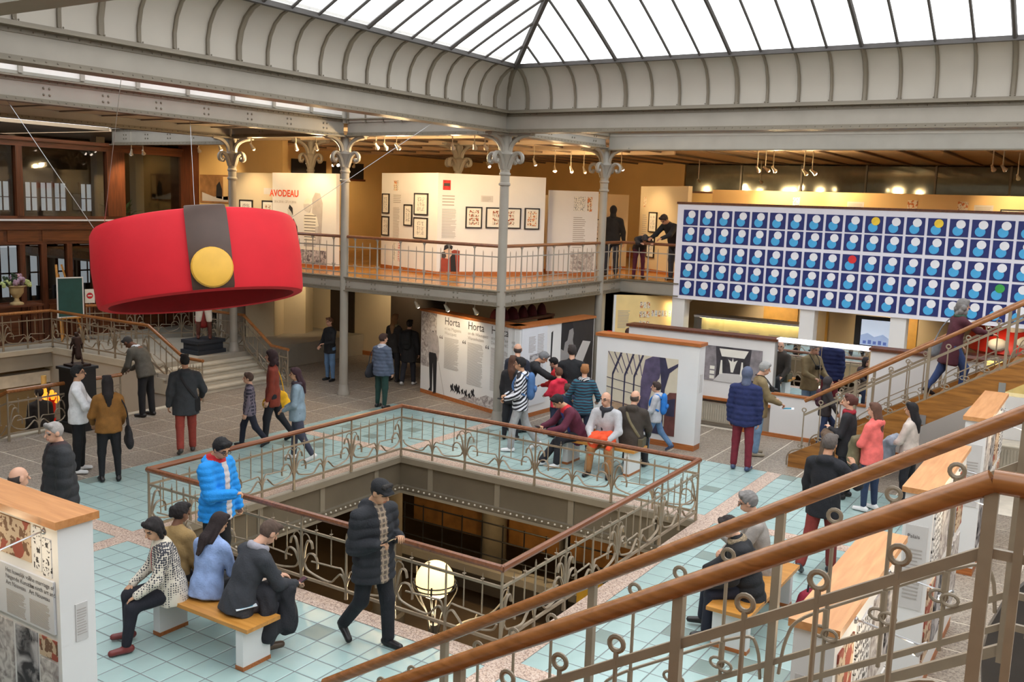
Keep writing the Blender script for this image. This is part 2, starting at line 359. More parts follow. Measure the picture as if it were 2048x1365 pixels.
# ---- upper floor (balcony) slab
b = MB()
for r in ((16.08, 34, 10.55, 30), (21.3, 34, -12, 10.55), (-8, 1.1, -12, 1.0)): b.box(r[0], r[1], r[2], r[3], 2.52, 2.72)
up = struct(b.build('floor_upper', M_PARQ))
b = MB()
for r in ((16.2, 34, 10.7, 30), (21.45, 34, -12, 10.7)): b.box(r[0], r[1], r[2], r[3], 2.44, 2.52)
b.build('soffit', M_CEIL, up)
def girder(name, p0, p1, z0, z1, parent, rv=0.5, side=1, w=0.2):
    """I-section riveted iron beam between p0 and p1 (x, y)"""
    a, c = Vector((p0[0], p0[1], 0)), Vector((p1[0], p1[1], 0)); d = (c-a); L = d.length; d.normalize(); n = Vector((-d.y, d.x, 0))*side
    b = MB(); zc = (z0+z1)/2
    b.obox((a+c)/2+Vector((0, 0, zc)), d, n, (0, 0, 1), L/2, 0.04, (z1-z0)/2-0.02)
    web = b.build('web', M_IRON, parent)
    b = MB()
    for z in (z0+0.012, z1-0.012): b.obox((a+c)/2+Vector((0, 0, z)), d, n, (0, 0, 1), L/2, w/2, 0.012)
    b.obox((a+c)/2+Vector((0, 0, z0+0.05))+n*0.048, d, n, (0, 0, 1), L/2, 0.008, 0.03)
    b.obox((a+c)/2+Vector((0, 0, z1-0.05))+n*0.048, d, n, (0, 0, 1), L/2, 0.008, 0.03)
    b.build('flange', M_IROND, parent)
    b = MB(); k = 0.15
    while k < L-0.1:
        for z in (z0+0.05, z1-0.05): b.ball(a+d*k+n*0.056+Vector((0, 0, z)), 0.013, 5, 4)
        k += 0.14
    if rv:
        k = rv/2
        while k < L-0.1:
            for dx in (-0.05, 0.05):
                for dz in (-0.05, 0.05): b.ball(a+d*(k+dx)+n*0.042+Vector((0, 0, zc+dz)), 0.022, 6, 4)
            k += rv
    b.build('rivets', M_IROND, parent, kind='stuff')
def beam(label, p0, p1, z0=5.84, z1=6.24, rv=0, side=1, w=0.3):
    t = thing('iron_beam', label, 'beam', ((p0[0]+p1[0])/2, (p0[1]+p1[1])/2, z0), 0, 'riveted iron beams'); girder('iron_beam', p0, p1, z0, z1, t, rv, side, w); return t
beam('broad grey iron beam under the left edge of the skylight cove', (4.3, 10.5), (15.9, 10.5), 5.84, 6.24, 0, -1, 0.34)
beam('broad grey iron beam under the right edge of the skylight cove', (16.0, 10.5), (16.0, -8), 5.84, 6.24, 0, -1, 0.34)
beam('grey iron beam with fours of rivets behind the hanging red hat', (4.3, 14.77), (15.9, 14.77), 5.80, 6.2, 1.05, -1, 0.26)
beam('grey iron beam with fours of rivets above the blue tiled board', (20.25, 10.4), (20.25, -8), 5.78, 6.2, 1.0, 1, 0.26)
beam('short grey iron beam joining the corner column to the next column right', (16.1, 10.5), (20.15, 10.5), 5.82, 6.2, 1.0, -1, 0.26)
beam('short grey iron beam joining the corner column to the next column left', (16.0, 10.6), (16.0, 14.67), 5.82, 6.2, 0, 1, 0.26)
beam('grey iron beam behind the column with the curled capital, over the white title wall', (16.0, 14.9), (16.0, 18.4), 5.82, 6.2, 1.0, 1, 0.26)
beam('far grey iron beam ending at the dark wooden shopfront', (16.0, 18.5), (16.0, 23.1), 5.66, 6.1, 0.9, 1, 0.26)
beam('dark iron beam crossing the top left corner', (4.3, 10.4), (4.3, -6), 5.86, 6.24, 0, -1, 0.3)
beam('grey iron beam edging the pale ceiling in front of the far left cove', (4.3, 18.45), (15.9, 18.45), 5.8, 6.2, 0, -1, 0.26)
# balcony edge girders
bg_ = thing('balcony_girder', 'grey riveted girder along the edge of the balcony', 'girder', (16.05, 10.55, 2.4))
for q in (((16.0, 10.5), (16.0, 19.2), 1), ((16.0, 10.5), (21.3, 10.5), -1), ((21.3, 10.5), (21.3, 8.9), 1)):
    girder('g', q[0], q[1], 2.40, 2.72, bg_, 0.75, q[2], 0.16)
# ---- ceilings
b = MB()
for r in ((16.1, 34, 10.45, 30), (20.3, 34, -12, 10.45), (16.1, 20.3, -12, -8), (-8, 15.95, 14.85, 18.4), (-8, 0.2, -12, 14.85), (0.2, 4.2, 10.45, 14.85), (0.2, 4.2, -12, -8), (-8, 15.95, 23.2, 30), (-8, 6, 18.4, 23.2), (4.2, 16.1, -12, -5.9)):
    b.box(r[0], r[1], r[2], r[3], 6.03, 6.12)
ceil = struct(b.build('ceiling', M_CEIL))
# ribs of the ceilings: seams between the metal sheets
M_SEAM = mat('ceiling_seam', (120, 104, 90), 0.5)
for k in range(12):
    x = 4.9+0.95*k; MB().bar((x, 14.9, 6.02), (x, 18.4, 6.02), 0.05, 0.03).build('ceiling_seam', M_SEAM, ceil)
for k in range(14):
    y = -1+0.95*k
    if y < 10.3: MB().bar((20.4, y, 6.01), (31, y, 6.01), 0.06, 0.05).build('ceiling_seam', M_SEAM, ceil)
for k in range(12):
    y = 11.0+0.95*k; MB().bar((16.2, y, 6.01), (31, y, 6.01), 0.06, 0.06).build('ceiling_seam', M_SEAM, ceil)
for x in (18.2, 20.25, 22.4, 24.5): MB().box(x-0.05, x+0.05, 10.6, 22, 5.93, 6.03).build('ceiling_seam', M_CEIL, ceil)
# ---- skylight of the hall: cove all round, then the glass hip roof
HX0, HX1, HY0, HY1 = 4.3, 16.02, -6.0, 10.52
COVE = [(0.0, 6.26), (0.0, 6.50), (0.05, 6.70), (0.15, 6.87), (0.29, 6.99), (0.46, 7.06)]
def zg(d): return 7.06+0.56*(d-0.45)-0.024*(d-0.45)**2
DS = [0.46, 0.8, 1.3, 1.9, 2.7, 3.6, 4.7, 5.86]
def side_fn(side):
    return {'x1': lambda s, d, z: (HX1-d, s, z), 'x0': lambda s, d, z: (HX0+d, s, z), 'y1': lambda s, d, z: (s, HY1-d, z), 'y0': lambda s, d, z: (s, HY0+d, z)}[side]
M_PANE = bpy.data.materials.new('frosted_roof_glass'); M_PANE.use_nodes = True; MATS['p'] = M_PANE
nt = M_PANE.node_tree; nt.nodes.clear()
o_ = nt.nodes.new('ShaderNodeOutputMaterial'); mx = nt.nodes.new('ShaderNodeMixShader'); tp = nt.nodes.new('ShaderNodeBsdfTransparent'); tl = nt.nodes.new('ShaderNodeBsdfTranslucent')
nz = nt.nodes.new('ShaderNodeTexNoise'); nz.inputs['Scale'].default_value = 1.2; cr = nt.nodes.new('ShaderNodeValToRGB')
cr.color_ramp.elements[0].color = (0.80, 0.84, 0.87, 1); cr.color_ramp.elements[1].color = (0.94, 0.97, 1, 1)
tcg = nt.nodes.new('ShaderNodeTexCoord'); nt.links.new(tcg.outputs['Object'], nz.inputs[0]); nt.links.new(nz.outputs[0], cr.inputs[0])
nt.links.new(cr.outputs[0], tp.inputs[0]); nt.links.new(cr.outputs[0], tl.inputs[0])
mx.inputs[0].default_value = 0.25
nt.links.new(tp.outputs[0], mx.inputs[1]); nt.links.new(tl.outputs[0], mx.inputs[2]); nt.links.new(mx.outputs[0], o_.inputs[0])
sky = struct(MB().box(HX0+5.8, HX1-5.8, HY0+5.8, HY1-5.8, zg(5.86)-0.06, zg(5.86)+0.02).build('window_1', M_IROND))
cove = struct(MB().box(HX0, HX0+0.01, HY0, HY0+0.01, 6.24, 6.26).build('trim_2', M_COVE))
M_RIBD = mat('dark_glazing_bar', (74, 70, 68), 0.5)
def cove_side(side, lo, hi, first, visible):
    fn = side_fn(side); st = 0.525; ys = []; y = first
    while y > lo: ys.append(y); y -= st
    edges = [hi]+ys+[lo]
    for i in range(len(edges)-1):
        a, c = edges[i], edges[i+1]
        if visible or i % 4 == 0:
            cc = c if visible else edges[min(i+4, len(edges)-1)]
            b = MB(); vs = []
            for (d, z) in COVE:
                for e in (a, cc):
                    ee = min(max(e, lo+d), hi-d); vs.append(fn(ee, d, z))
            for (d, z) in COVE:
                for e in (a, cc):
                    ee = min(max(e, lo+d), hi-d); vs.append(fn(ee, d-0.04, z+0.03))
            m = len(COVE); o = 2*m
            fs = [(2*k, 2*k+1, 2*k+3, 2*k+2) for k in range(m-1)]+[(o+2*k+2, o+2*k+3, o+2*k+1, o+2*k) for k in range(m-1)]
            b.add(vs, fs); b.build('cove_panel', M_COVE, cove, True)
            # glass panes
            la, lc = min(5.86, hi-a), min(5.86, hi-cc)
            la, lc = min(la, a-lo), min(lc, cc-lo)
            vs = []
            for k in range(len(DS)):
                t = (DS[k]-0.46)/5.4
                for e, lm in ((a, la), (cc, lc)):
                    ee = min(max(e, lo+0.46), hi-0.46); d = 0.46+t*max(0, lm-0.46); vs.append(fn(ee, d, zg(d)))
            MB().add(vs, [(2*k, 2*k+1, 2*k+3, 2*k+2) for k in range(len(DS)-1)]).build('pane', M_PANE, sky, True)
    for i, y in enumerate(ys):
        if not visible and i % 3: continue
        big = (i % 4 == 0); w = 0.07 if big else 0.045
        P = [fn(min(max(y, lo+d), hi-d), d+0.02, z) for d, z in COVE]
        b = MB()
        for k in range(len(P)-1): b.bar(P[k], P[k+1], w, 0.05, up=fn(0, 1, 0.3) if 0 else (0, 0, 1)) if 0 else b.tube([P[k], P[k+1]], w*0.55, 4)
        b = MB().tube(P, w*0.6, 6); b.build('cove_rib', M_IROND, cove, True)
        lm = min(5.86, hi-y, y-lo)
        if lm > 0.6:
            P = [fn(y, 0.46+(lm-0.46)*k/8, zg(0.46+(lm-0.46)*k/8)-0.02) for k in range(9)]
            MB().tube(P, 0.038 if big else 0.024, 6).build('glazing_bar', M_RIBD, sky, True)
    MB().bar(fn(lo+0.46, 0.46, 7.05), fn(hi-0.46, 0.46, 7.05), 0.09, 0.07).build('glass_curb', M_RIBD, sky)
    MB().bar(fn(lo, 0.02, 6.26), fn(hi, 0.02, 6.26), 0.16, 0.05).build('cove_base', M_IROND, cove)  # darker iron paints in a shadow line along the cove foot
    b = MB()
    if visible:
        for y in ys:
            for q in (-0.03, 0.03): b.ball(fn(y+q, 0.055, 6.305), 0.012, 5, 4)
        b.build('rivets', M_IROND, cove, kind='stuff')
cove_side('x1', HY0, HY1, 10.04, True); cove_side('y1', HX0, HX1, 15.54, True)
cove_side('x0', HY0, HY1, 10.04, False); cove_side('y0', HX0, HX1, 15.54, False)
for (cx, sx), (cy, sy) in (((HX1, -1), (HY1, -1)), ((HX0, 1), (HY1, -1)), ((HX1, -1), (HY0, 1)), ((HX0, 1), (HY0, 1))):
    MB().tube([(cx+sx*d, cy+sy*d, z) for d, z in COVE], 0.06, 6).build('hip_rib', M_IROND, cove, True)
    MB().tube([(cx+sx*d, cy+sy*d, zg(d)-0.03) for d in DS], 0.06, 6).build('hip_rafter', M_RIBD, sky, True)
# ---- skylights over the aisle behind the hall and over the landing: upright panels and flat frosted glass
def flat_sky(n, x0, x1, y0, y1, zt, bay):
    w = struct(MB().box(x0, x1, y0, y0+0.06, zt-0.05, zt+0.05).build('window_%d' % n, M_IROND))
    t = struct(MB().box(x0, x1, y1-0.04, y1+0.04, 6.22, 6.27).build('trim_%d' % (n+1), M_IRON))
    k = x0; i = 0
    while k < x1-0.05:
        e = min(k+bay, x1)
        MB().box(k, e, y1-0.03, y1+0.02, 6.27, zt).build('upright_panel', mat('upright_panel_paint', (226, 220, 214), 0.7, 0, 0.02), t)
        MB().box(k-0.035, k+0.035, y1-0.07, y1-0.02, 6.24, zt).build('upright_rib', M_IRON, t)
        MB().box(k+0.02, e-0.02, y0, y1, zt, zt+0.01).build('pane', M_PANE, w)
        MB().box(k-0.02, k+0.02, y0, y1, zt-0.04, zt+0.03).build('glazing_bar', M_RIBD, w)
        k = e; i += 1
    MB().box(x0, x1, y0-0.02, y0+0.03, 6.2, zt).build('upright_panel', M_COVE, t)
    MB().box(x0-0.03, x0, y0, y1, 6.0, zt).build('upright_panel', M_COVE, t)
    # the side over x1: a cove with ribs
    for q in range(int((y1-y0)/0.5)+1):
        y = y0+0.5*q
        if y+0.5 <= y1+0.3: MB().box(x1-0.02, x1+0.03, y, min(y+0.5, y1), 6.12, zt).build('upright_panel', M_COVE, t)
        MB().tube([(x1-0.03, y, 6.1), (x1-0.05, y, 6.6), (x1-0.12, y, zt-0.1), (x1-0.3, y, zt)], 0.02, 5).build('upright_rib', M_IROND, t, True)
flat_sky(2, 2.3, 15.95, 10.62, 14.77, 7.25, 1.05)
flat_sky(4, 6.0, 15.95, 18.55, 23.2, 7.25, 1.05)
def added_aisle_sky(n, x0, x1):  # unseen skylights added over both side aisles to brighten board and rails
    w = struct(MB().box(x0, x1, 10.38, 10.45, 6.1, 6.5).build('window_%d' % n, M_IROND))
    for k in range(18):
        MB().box(x0+0.02, x1, -8+k*1.02+0.02, -8+(k+1)*1.02-0.02, 6.45, 6.46).build('pane', M_PANE, w); MB().box(x0, x1, -8+k*1.02-0.02, -8+k*1.02+0.02, 6.42, 6.47).build('glazing_bar', M_RIBD, w)
    for x in (x0, x1): MB().box(x, x+0.05, -8, 10.4, 6.1, 6.5).build('curb', M_COVE, w)
added_aisle_sky(6, 16.1, 20.2); added_aisle_sky(7, 0.2, 4.2)
struct(MB().box(15.99, 16.13, 10.45, 23.3, 6.12, 7.35).build('wall_sky_leak_stop', M_COVE))  # filler wall added to stop sky light leaking past the roof edge
MB().box(15.85, 16.2, 14.7, 14.95, 6.1, 7.35).build('leak_stop_block', M_COVE, ceil)  # filler block added where the sky leaked in at the corner
# ---- outer walls (beyond view, they close the building)
struct(MB().box(-8.2, -8, -12, 30, -0.3, 6.1).build('wall_west', M_CREAM))
struct(MB().box(-8, 34, -12.2, -12, -0.3, 6.1).build('wall_south', M_CREAM))
struct(MB().box(34, 34.2, -12, 30, -0.3, 6.1).build('wall_outer_east', M_CREAM))
struct(MB().box(-8, 34, 30, 30.2, -0.3, 6.1).build('wall_outer_north', M_CREAM))
# ---- walls of the upper gallery
wu = struct(MB().box(31.0, 31.2, -12, 24, 2.72, 5.05).build('wall_gallery_east', M_YEL))
MB().box(30.96, 31.0, -12, 24, 2.72, 2.9).build('skirting', M_CHERRY, wu)
gl = mat('gallery_glass', (128, 128, 116), 0.06, 0.7, 0.05)
for k in range(9):
    y = -5.0+2.0*k; MB().box(31.05, 31.08, y+0.03, y+1.97, 5.05, 5.98).build('glass_pane', gl, wu)
    MB().box(31.0, 31.12, y-0.03, y+0.03, 5.05, 6.0).build('mullion', M_IROND, wu)
MB().box(30.98, 31.1, -12, 13.2, 5.03, 5.09).build('glazing_rail', M_DARKW, wu)
MB().box(31.0, 31.2, 13.0, 24, 5.05, 6.03).build('upper_wall', M_YEL, wu)
wn = struct(MB().box(18.7, 31, 22.0, 22.2, 2.72, 6.03).build('wall_gallery_north', M_YEL))
for x in (19.4, 21.4, 23.2): MB().box(x, x+1.5, 21.96, 22.0, 5.1, 5.62).build('dark_window', M_BLACK, wn); MB().box(x-0.06, x+1.56, 21.93, 21.97, 5.04, 5.1).build('window_sill', M_DARKWX, wn)
struct(MB().box(18.55, 18.75, 19.4, 23.4, 2.72, 6.03).build('wall_gallery_return', M_YEL))
# ---- lower level under the balcony
wl = struct(MB().box(20.6, 20.8, 10.6, 24, -0.02, 2.44).build('wall_lower_gallery', M_CREAM))
MB().box(20.54, 20.6, 15.3, 17.2, 0, 2.3).build('doorway', mat('dark_doorway', (46, 34, 24), 0.7), wl)
MB().box(20.54, 20.6, 18.6, 19.5, 0, 2.3).build('doorway', MATS['dark_doorway'], wl)
MB().box(20.56, 20.6, 10.9, 24, 0, 0.12).build('skirting', M_CHERRY, wl)
struct(MB().box(17.2, 20.6, 20.3, 20.5, -0.02, 2.44).build('wall_stairs_back', M_GREYW))
struct(MB().box(18.8, 26.9, 23.4, 23.6, -0.02, 3.1).build('wall_back_north', M_GREYW))
# folding cream screen beyond the steps
fs_ = thing('folding_screen', 'cream folding screen standing behind the steps and the column', 'screen', (19.0, 19.9, 0))
for a, c in (((17.9, 20.15), (18.5, 19.7)), ((18.5, 19.7), (19.1, 19.95)), ((19.1, 19.95), (19.5, 19.5)), ((19.5, 19.5), (20.1, 19.8))):
    MB().bar((*a, 1.15), (*c, 1.15), 0.04, 2.3).build('leaf', M_CREAM, fs_)
# ---- columns
def column(label, x, y, zb=0.0, zt=5.84, r=0.095, braces=True):
    t = thing('iron_column', label, 'column', (x, y, zb), 0, 'grey cast iron columns'); sh = zt-1.02
    MB().lathe([(r*1.5, 0), (r*1.5, 0.06), (r*1.25, 0.09), (r*1.2, 0.2), (r*1.05, 0.24)], (x, y, zb), 20).build('base', M_IRON, t, True)
    MB().lathe([(r*1.03, 0.2), (r, 1.5), (r*0.96, sh-zb)], (x, y, zb), 20).build('shaft', M_IRON, t, True)
    MB().lathe([(r*1.0, 0), (r*1.25, 0.015), (r*1.25, 0.05), (r*1.02, 0.07), (r*1.02, 0.2), (r*1.2, 0.22), (r*1.2, 0.25), (r, 0.27)], (x, y, sh), 20).build('collar', M_IRON, t, True)
    MB().lathe([(r*1.0, 0.26), (r*1.1, 0.4), (r*1.5, 0.55), (r*1.9, 0.62), (r*1.5, 0.66), (r*1.2, 0.7), (r*1.2, 0.98), (r*1.6, 1.02)], (x, y, sh), 20).build('capital', M_IRON, t, True)
    for k in range(4):
        a = k*math.pi/2; dx, dy = math.cos(a), math.sin(a)
        sc = smooth_path([(x+dx*q, y+dy*q, sh+z) for q, z in ((0.08, 0.34), (0.17, 0.56), (0.29, 0.65), (0.39, 0.59), (0.39, 0.49), (0.32, 0.46), (0.29, 0.52))], 4)
        MB().tube(sc, [0.045]*8+[0.036]*(len(sc)-8), 6, 1.4).build('volute', M_IRON, t, True)
        if braces:
            br = smooth_path([(x+dx*q, y+dy*q, sh+z) for q, z in ((0.1, 0.64), (0.13, 0.78), (0.24, 0.9), (0.4, 0.97), (0.58, 1.0))], 4)
            MB().tube(br, 0.042, 6, 1.4).build('bracket', M_IRON, t, True)
            MB().obox((x+dx*0.34, y+dy*0.34, sh+1.0), (dx, dy, 0), (-dy, dx, 0), (0, 0, 1), 0.28, 0.08, 0.02).build('bracket_plate', M_IRON, t)
    return t
column('tall grey iron column at the corner of the balcony, in the centre', 16.02, 10.53)
column('grey iron column left of the corner column, between red hat and framed comics', 16.0, 14.77)
column('grey iron column right of the corner column, beside person in black coat', 20.25, 10.5)
column('grey iron column behind the red hat, at the top of the steps', 16.0, 18.45, 0.59)
column('shaded iron column in the gallery behind the white title wall', 18.6, 18.4, 2.72, 5.95, 0.09)
column('ochre iron column in the gallery above the corner of the white display wall', 20.3, 14.8, 2.72, 5.95, 0.09)
for i, (x, y, n) in enumerate(((16.0, 10.5, 'thick round pillar down in the lower hall under the corner column'), (13.4, 11.2, 'broad pale pillar down in the lower hall below the well edge'), (14.9, 8.2, 'thin dark pillar down in the lower hall right of the globe lamp'))):
    b = MB().lathe([(0.34, 0), (0.34, 0.2), (0.28, 0.25), (0.26, 3.0), (0.32, 3.2)] if i < 2 else [(0.14, 0), (0.11, 0.2), (0.10, 3.0), (0.16, 3.2)], (x, y, -3.6), 18)
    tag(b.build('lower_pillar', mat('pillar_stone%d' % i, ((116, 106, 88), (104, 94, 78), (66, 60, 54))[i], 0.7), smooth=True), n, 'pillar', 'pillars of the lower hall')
# ================================================================ railings
def rail_fn(P0, P1):
    a, c = Vector(P0), Vector(P1); h = Vector((c.x-a.x, c.y-a.y, 0)); L = h.length; d = (c-a)/L
    return (lambda s, z, o=0.0: a+d*s+Vector((-h.y/L, h.x/L, 0))*o+Vector((0, 0, z))), L
def scroll_rail(parent, P0, P1, bays, corner0=True, corner1=True, hand=M_HANDD, H=0.9, hand_part=True):
    """wrought iron guard: bays with a lily post at each end, a spear post in the middle and hanging rods"""
    F, L = rail_fn(P0, P1); w = L/bays
    if hand_part: MB().tube([F(-0.02, H), F(L+0.02, H)], 0.038, 8).build('handrail', hand, parent, True)
    MB().bar(F(0, H-0.2), F(L, H-0.2), 0.022, 0.028).build('upper_bar', M_RAIL, parent)
    MB().bar(F(0, 0.13), F(L, 0.13), 0.024, 0.032).build('lower_bar', M_RAIL, parent)
    for i in range(bays+1):
        if (i == 0 and not corner0) or (i == bays and not corner1): continue
        s = i*w
        MB().tube([F(s, 0.0), F(s, 0.1), F(s, 0.32), F(s, H-0.02)], [0.028, 0.022, 0.019, 0.015], 6).build('lily_post', M_RAIL, parent, True)
        b = MB()
        for sg in (-1, 1):
            if not (-0.02 <= s+sg*0.3 <= L+0.02): continue
            b.tube(smooth_path([F(s+sg*q, z) for q, z in ((0.0, 0.16), (0.035, 0.34), (0.06, 0.48), (0.10, 0.58), (0.155, 0.575), (0.175, 0.50))], 4), 0.013, 5, 1.5)
            b.tube(smooth_path([F(s+sg*q, z) for q, z in ((0.015, 0.24), (0.09, 0.40), (0.15, 0.44), (0.21, 0.43), (0.25, 0.37), (0.25, 0.28))], 4), 0.012, 5, 1.5)
            b.tube(smooth_path([F(s+sg*q, z) for q, z in ((0.0, 0.60), (0.05, 0.66), (0.11, 0.64), (0.13, 0.59))], 3), 0.008, 5)
        b.build('lily_scroll', M_RAIL, parent, True)
    for i in range(bays):
        m = (i+0.5)*w
        MB().tube([F(m, 0.03), F(m, 0.1), F(m, 0.3), F(m, H-0.14), F(m, H-0.1)], [0.022, 0.019, 0.015, 0.012, 0.003], 6).build('spear_post', M_RAIL, parent, True)
        b = MB()
        for sg in (-1, 1):
            b.tube(smooth_path([F(m+sg*q, z) for q, z in ((0.0, 0.16), (0.03, 0.26), (0.09, 0.30), (0.16, 0.24), (0.26, 0.17), (w/2-0.12, 0.22), (w/2-0.05, 0.30))], 4), 0.012, 5, 1.4)
            b.tube(smooth_path([F(m+sg*q, z) for q, z in ((0.0, 0.2), (0.06, 0.36), (0.16, 0.365), (w/2-0.16, 0.35))], 3), 0.010, 5, 1.3)
        b.build('wave_scroll', M_RAIL, parent, True)
        for q in (-0.33, -0.165, 0.165, 0.33):
            s = m+q*w
            MB().tube([F(s, 0.36), F(s, 0.40), F(s, H-0.20), F(s, H-0.165), F(s, H-0.16), F(s, H-0.155), F(s, H-0.10)], [0.005, 0.008, 0.008, 0.008, 0.024, 0.006, 0.002], 5).build('rod', M_RAIL, parent, True)
wr = thing('well_railing', 'wrought iron scroll railing with wooden handrail around the open floor well', 'railing', (WX0+0.03, WY0, 0))
x0, x1, y0, y1 = WX0+0.04, WX1-0.05, WY0+0.02, WY1-0.06
scroll_rail(wr, (x0, y1, 0), (x1, y1, 0), 4, True, True)
scroll_rail(wr, (x1, y1, 0), (x1, y0, 0), 4, False, True)
scroll_rail(wr, (x0, y0, 0), (x1, y0, 0), 4, True, False)
scroll_rail(wr, (x0, y0, 0), (x0, y1, 0), 4, False, False)
# landing railings by the steps
lr = thing('landing_railing', 'wrought iron railing along the left edge of the landing and down the steps', 'railing', (13.4, 18.25, 0.59))
scroll_rail(lr, (13.4, 22.0, 0.59), (13.4, 18.25, 0.59), 3, True, True, M_HAND)
scroll_rail(lr, (13.4, 18.25, 0.59), (13.4, 17.05, 0.0), 1, False, True, M_HAND)
scroll_rail(lr, (13.4, 17.05, 0.0), (13.4, 16.45, 0.0), 1, False, True, M_HAND)
scroll_rail(lr, (8.6, 22.05, 0.59), (13.4, 22.05, 0.59), 4, True, False, M_HAND)
rr = thing('landing_railing', 'wrought iron railing down the right side of the steps beside the column', 'railing', (16.3, 18.3, 0.59))
scroll_rail(rr, (16.2, 20.2, 0.59), (16.2, 18.3, 0.59), 2, True, True, M_HAND)
scroll_rail(rr, (16.2, 18.3, 0.59), (15.9, 17.0, 0.0), 1, False, True, M_HAND)
scroll_rail(rr, (15.9, 17.0, 0.0), (15.75, 16.3, 0.0), 1, False, True, M_HAND)
fr = thing('landing_railing', 'wrought iron railing behind the red-coated statue on the landing', 'railing', (16.2, 21.6, 0.59))
scroll_rail(fr, (14.6, 22.4, 0.59), (17.6, 20.6, 0.59), 3, True, True, M_HAND)
orr = thing('opening_railing', 'wrought iron railing at the opening of the downward stairs, far left', 'railing', (9.05, 16.2, 0))
scroll_rail(orr, (9.05, 16.3, 0), (11.3, 16.3, 0), 2, True, True, M_HAND)
scroll_rail(orr, (9.05, 16.3, 0), (8.5, 18.3, -1.0), 2, False, True, M_HAND)
# plain balcony railing
br_ = thing('balcony_railing', 'plain iron balcony railing with thin balusters and red-brown handrail', 'railing', (16.0, 10.5, 2.72))
def plain_rail(parent, P0, P1, n):
    F, L = rail_fn(P0, P1); H = 0.9
    MB().tube([F(-0.02, H), F(L+0.02, H)], 0.035, 8).build('handrail', M_HANDD, parent, True)
    for z, hgt in ((0.68, 0.024), (0.25, 0.012), (0.1, 0.024)): MB().bar(F(0, z), F(L, z), 0.02, hgt).build('bar', M_IRON, parent)
    for i in range(n+1):
        s = L*i/n
        if i % 3 == 0:
            MB().tube([F(s, -0.02), F(s, 0.1), F(s, 0.25), F(s, 0.7), F(s, 0.82), F(s, 0.875)], [0.022, 0.016, 0.02, 0.014, 0.016, 0.045], 6).build('post', M_IRON, parent, True)
            b = MB()
            for sg in (-1, 1): b.tube(smooth_path([F(s, 0.12), F(s+sg*0.02, 0.22), F(s+sg*0.05, 0.29)], 3), 0.008, 5)
            b.build('leaf', M_IRON, parent, True)
        else:
            MB().tube([F(s, 0.02), F(s, 0.06), F(s, 0.76), F(s, 0.8)], [0.006, 0.010, 0.009, 0.002], 5).build('baluster', M_IRON, parent, True)
plain_rail(br_, (16.0, 19.0, 2.72), (16.0, 10.55, 2.72), 39)
plain_rail(br_, (16.05, 10.5, 2.72), (21.3, 10.5, 2.72), 24)
plain_rail(br_, (21.3, 10.5, 2.72), (21.3, 9.0, 2.72), 6)
# ---- staircases
def stair_rail(parent, x, y0, z0, y1, slope, detail=True, r=0.04, sp=0.28, arch=True, shoe=True):
    """guard that climbs from (y0, z0 handrail height) towards lower y"""
    P = lambda y, dz, o=0.0: Vector((x+o, y, z0+(y0-y)*slope+dz))
    MB().tube([P(y0, 0), P(y1, 0)], r, 10).build('handrail', M_HAND, parent, True)
    for dz, hh in ((-0.255, 0.04), (-0.90, 0.03), (-1.06, 0.03)): MB().bar(P(y0, dz), P(y1, dz), 0.02, hh).build('bar', M_RAIL, parent)
    n = int(round((y0-y1)/sp))
    for i in range(n+1):
        y = y1+i*(y0-y1)/n
        if i % 4 == 0:
            MB().bar(P(y, -1.25), P(y, -0.02), 0.045, 0.045, up=(1, 0, 0)).build('post', M_RAIL, parent)
            if shoe: MB().box(x-0.05, x-0.02, y-0.05, y+0.05, P(y, -1.32).z, P(y, -1.16).z).build('shoe_plate', M_STEEL, parent)
        else:
            ring = [P(y, -0.165)+Vector((0, math.cos(a)*0.034, math.sin(a)*0.034)) for a in np.linspace(-math.pi/2, 1.5*math.pi, 15)]
            b = MB().tube(ring, 0.012, 6, 0.8); b.tube([P(y, -0.255), P(y, -0.2)], 0.013, 6)
            b.build('ring_finial', M_RAIL, parent, True)
            MB().tube([P(y, -1.1), P(y, -0.255)], 0.011, 6).build('baluster', M_RAIL, parent, True)
            if detail:
                b = MB()
                for sg in (-1, 1):
                    ov = [P(y, -0.82)+Vector((sg*0.012, sg*0.028+math.cos(a)*0.04, math.sin(a)*0.03)) for a in np.linspace(0, 2*math.pi, 13)]
                    b.tube(ov, 0.009, 6)
                b.tube([P(y, -0.79), P(y, -0.68)], 0.018, 6)
                b.build('oval_knot', M_RAIL, parent, True)
    if arch:
        k = 0
        while (k+4)*sp <= y0-y1+0.01:
            ya = y1+k*sp+0.05; yb = y1+(k+4)*sp-0.05; w = yb-ya
            b = MB()
            b.tube(smooth_path([P(ya, -0.98), P(ya+0.03, -0.78), P(ya+0.12, -0.69), P(ya+w*0.5, -0.68), P(yb-0.12, -0.69), P(yb-0.03, -0.78), P(yb, -0.98)], 4), 0.010, 5)
            b.build('arch_bar', M_RAIL, parent, True); k += 4
def stair(name, label, xa, xb, ybot, ytop, slope, z0rail, near):
    t = thing(name, label, 'staircase', ((xa+xb)/2, ybot, 0))
    n = 16; dy = (ybot-ytop)/n; dz = 2.72/n
    for i in range(n):
        y = ybot-i*dy
        MB().box(xa+0.03, xb-0.03, y-dy-0.02, y, (i+1)*dz-0.04, (i+1)*dz).build('tread', M_STRING, t)
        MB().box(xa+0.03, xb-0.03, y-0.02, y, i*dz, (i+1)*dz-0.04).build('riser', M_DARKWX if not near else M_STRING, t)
    for x in (xa, xb):
        fn = lambda u, v, d, x=x: (x+d, u, v)
        MB().prism([(ybot+0.12, 0.0), (ybot+0.12, 0.22), (ytop, 2.72+0.12), (ytop, 2.72-0.24), (ybot-0.32, 0.0)], fn, -0.03, 0.03).build('stringer', M_STRING, t)
    return t
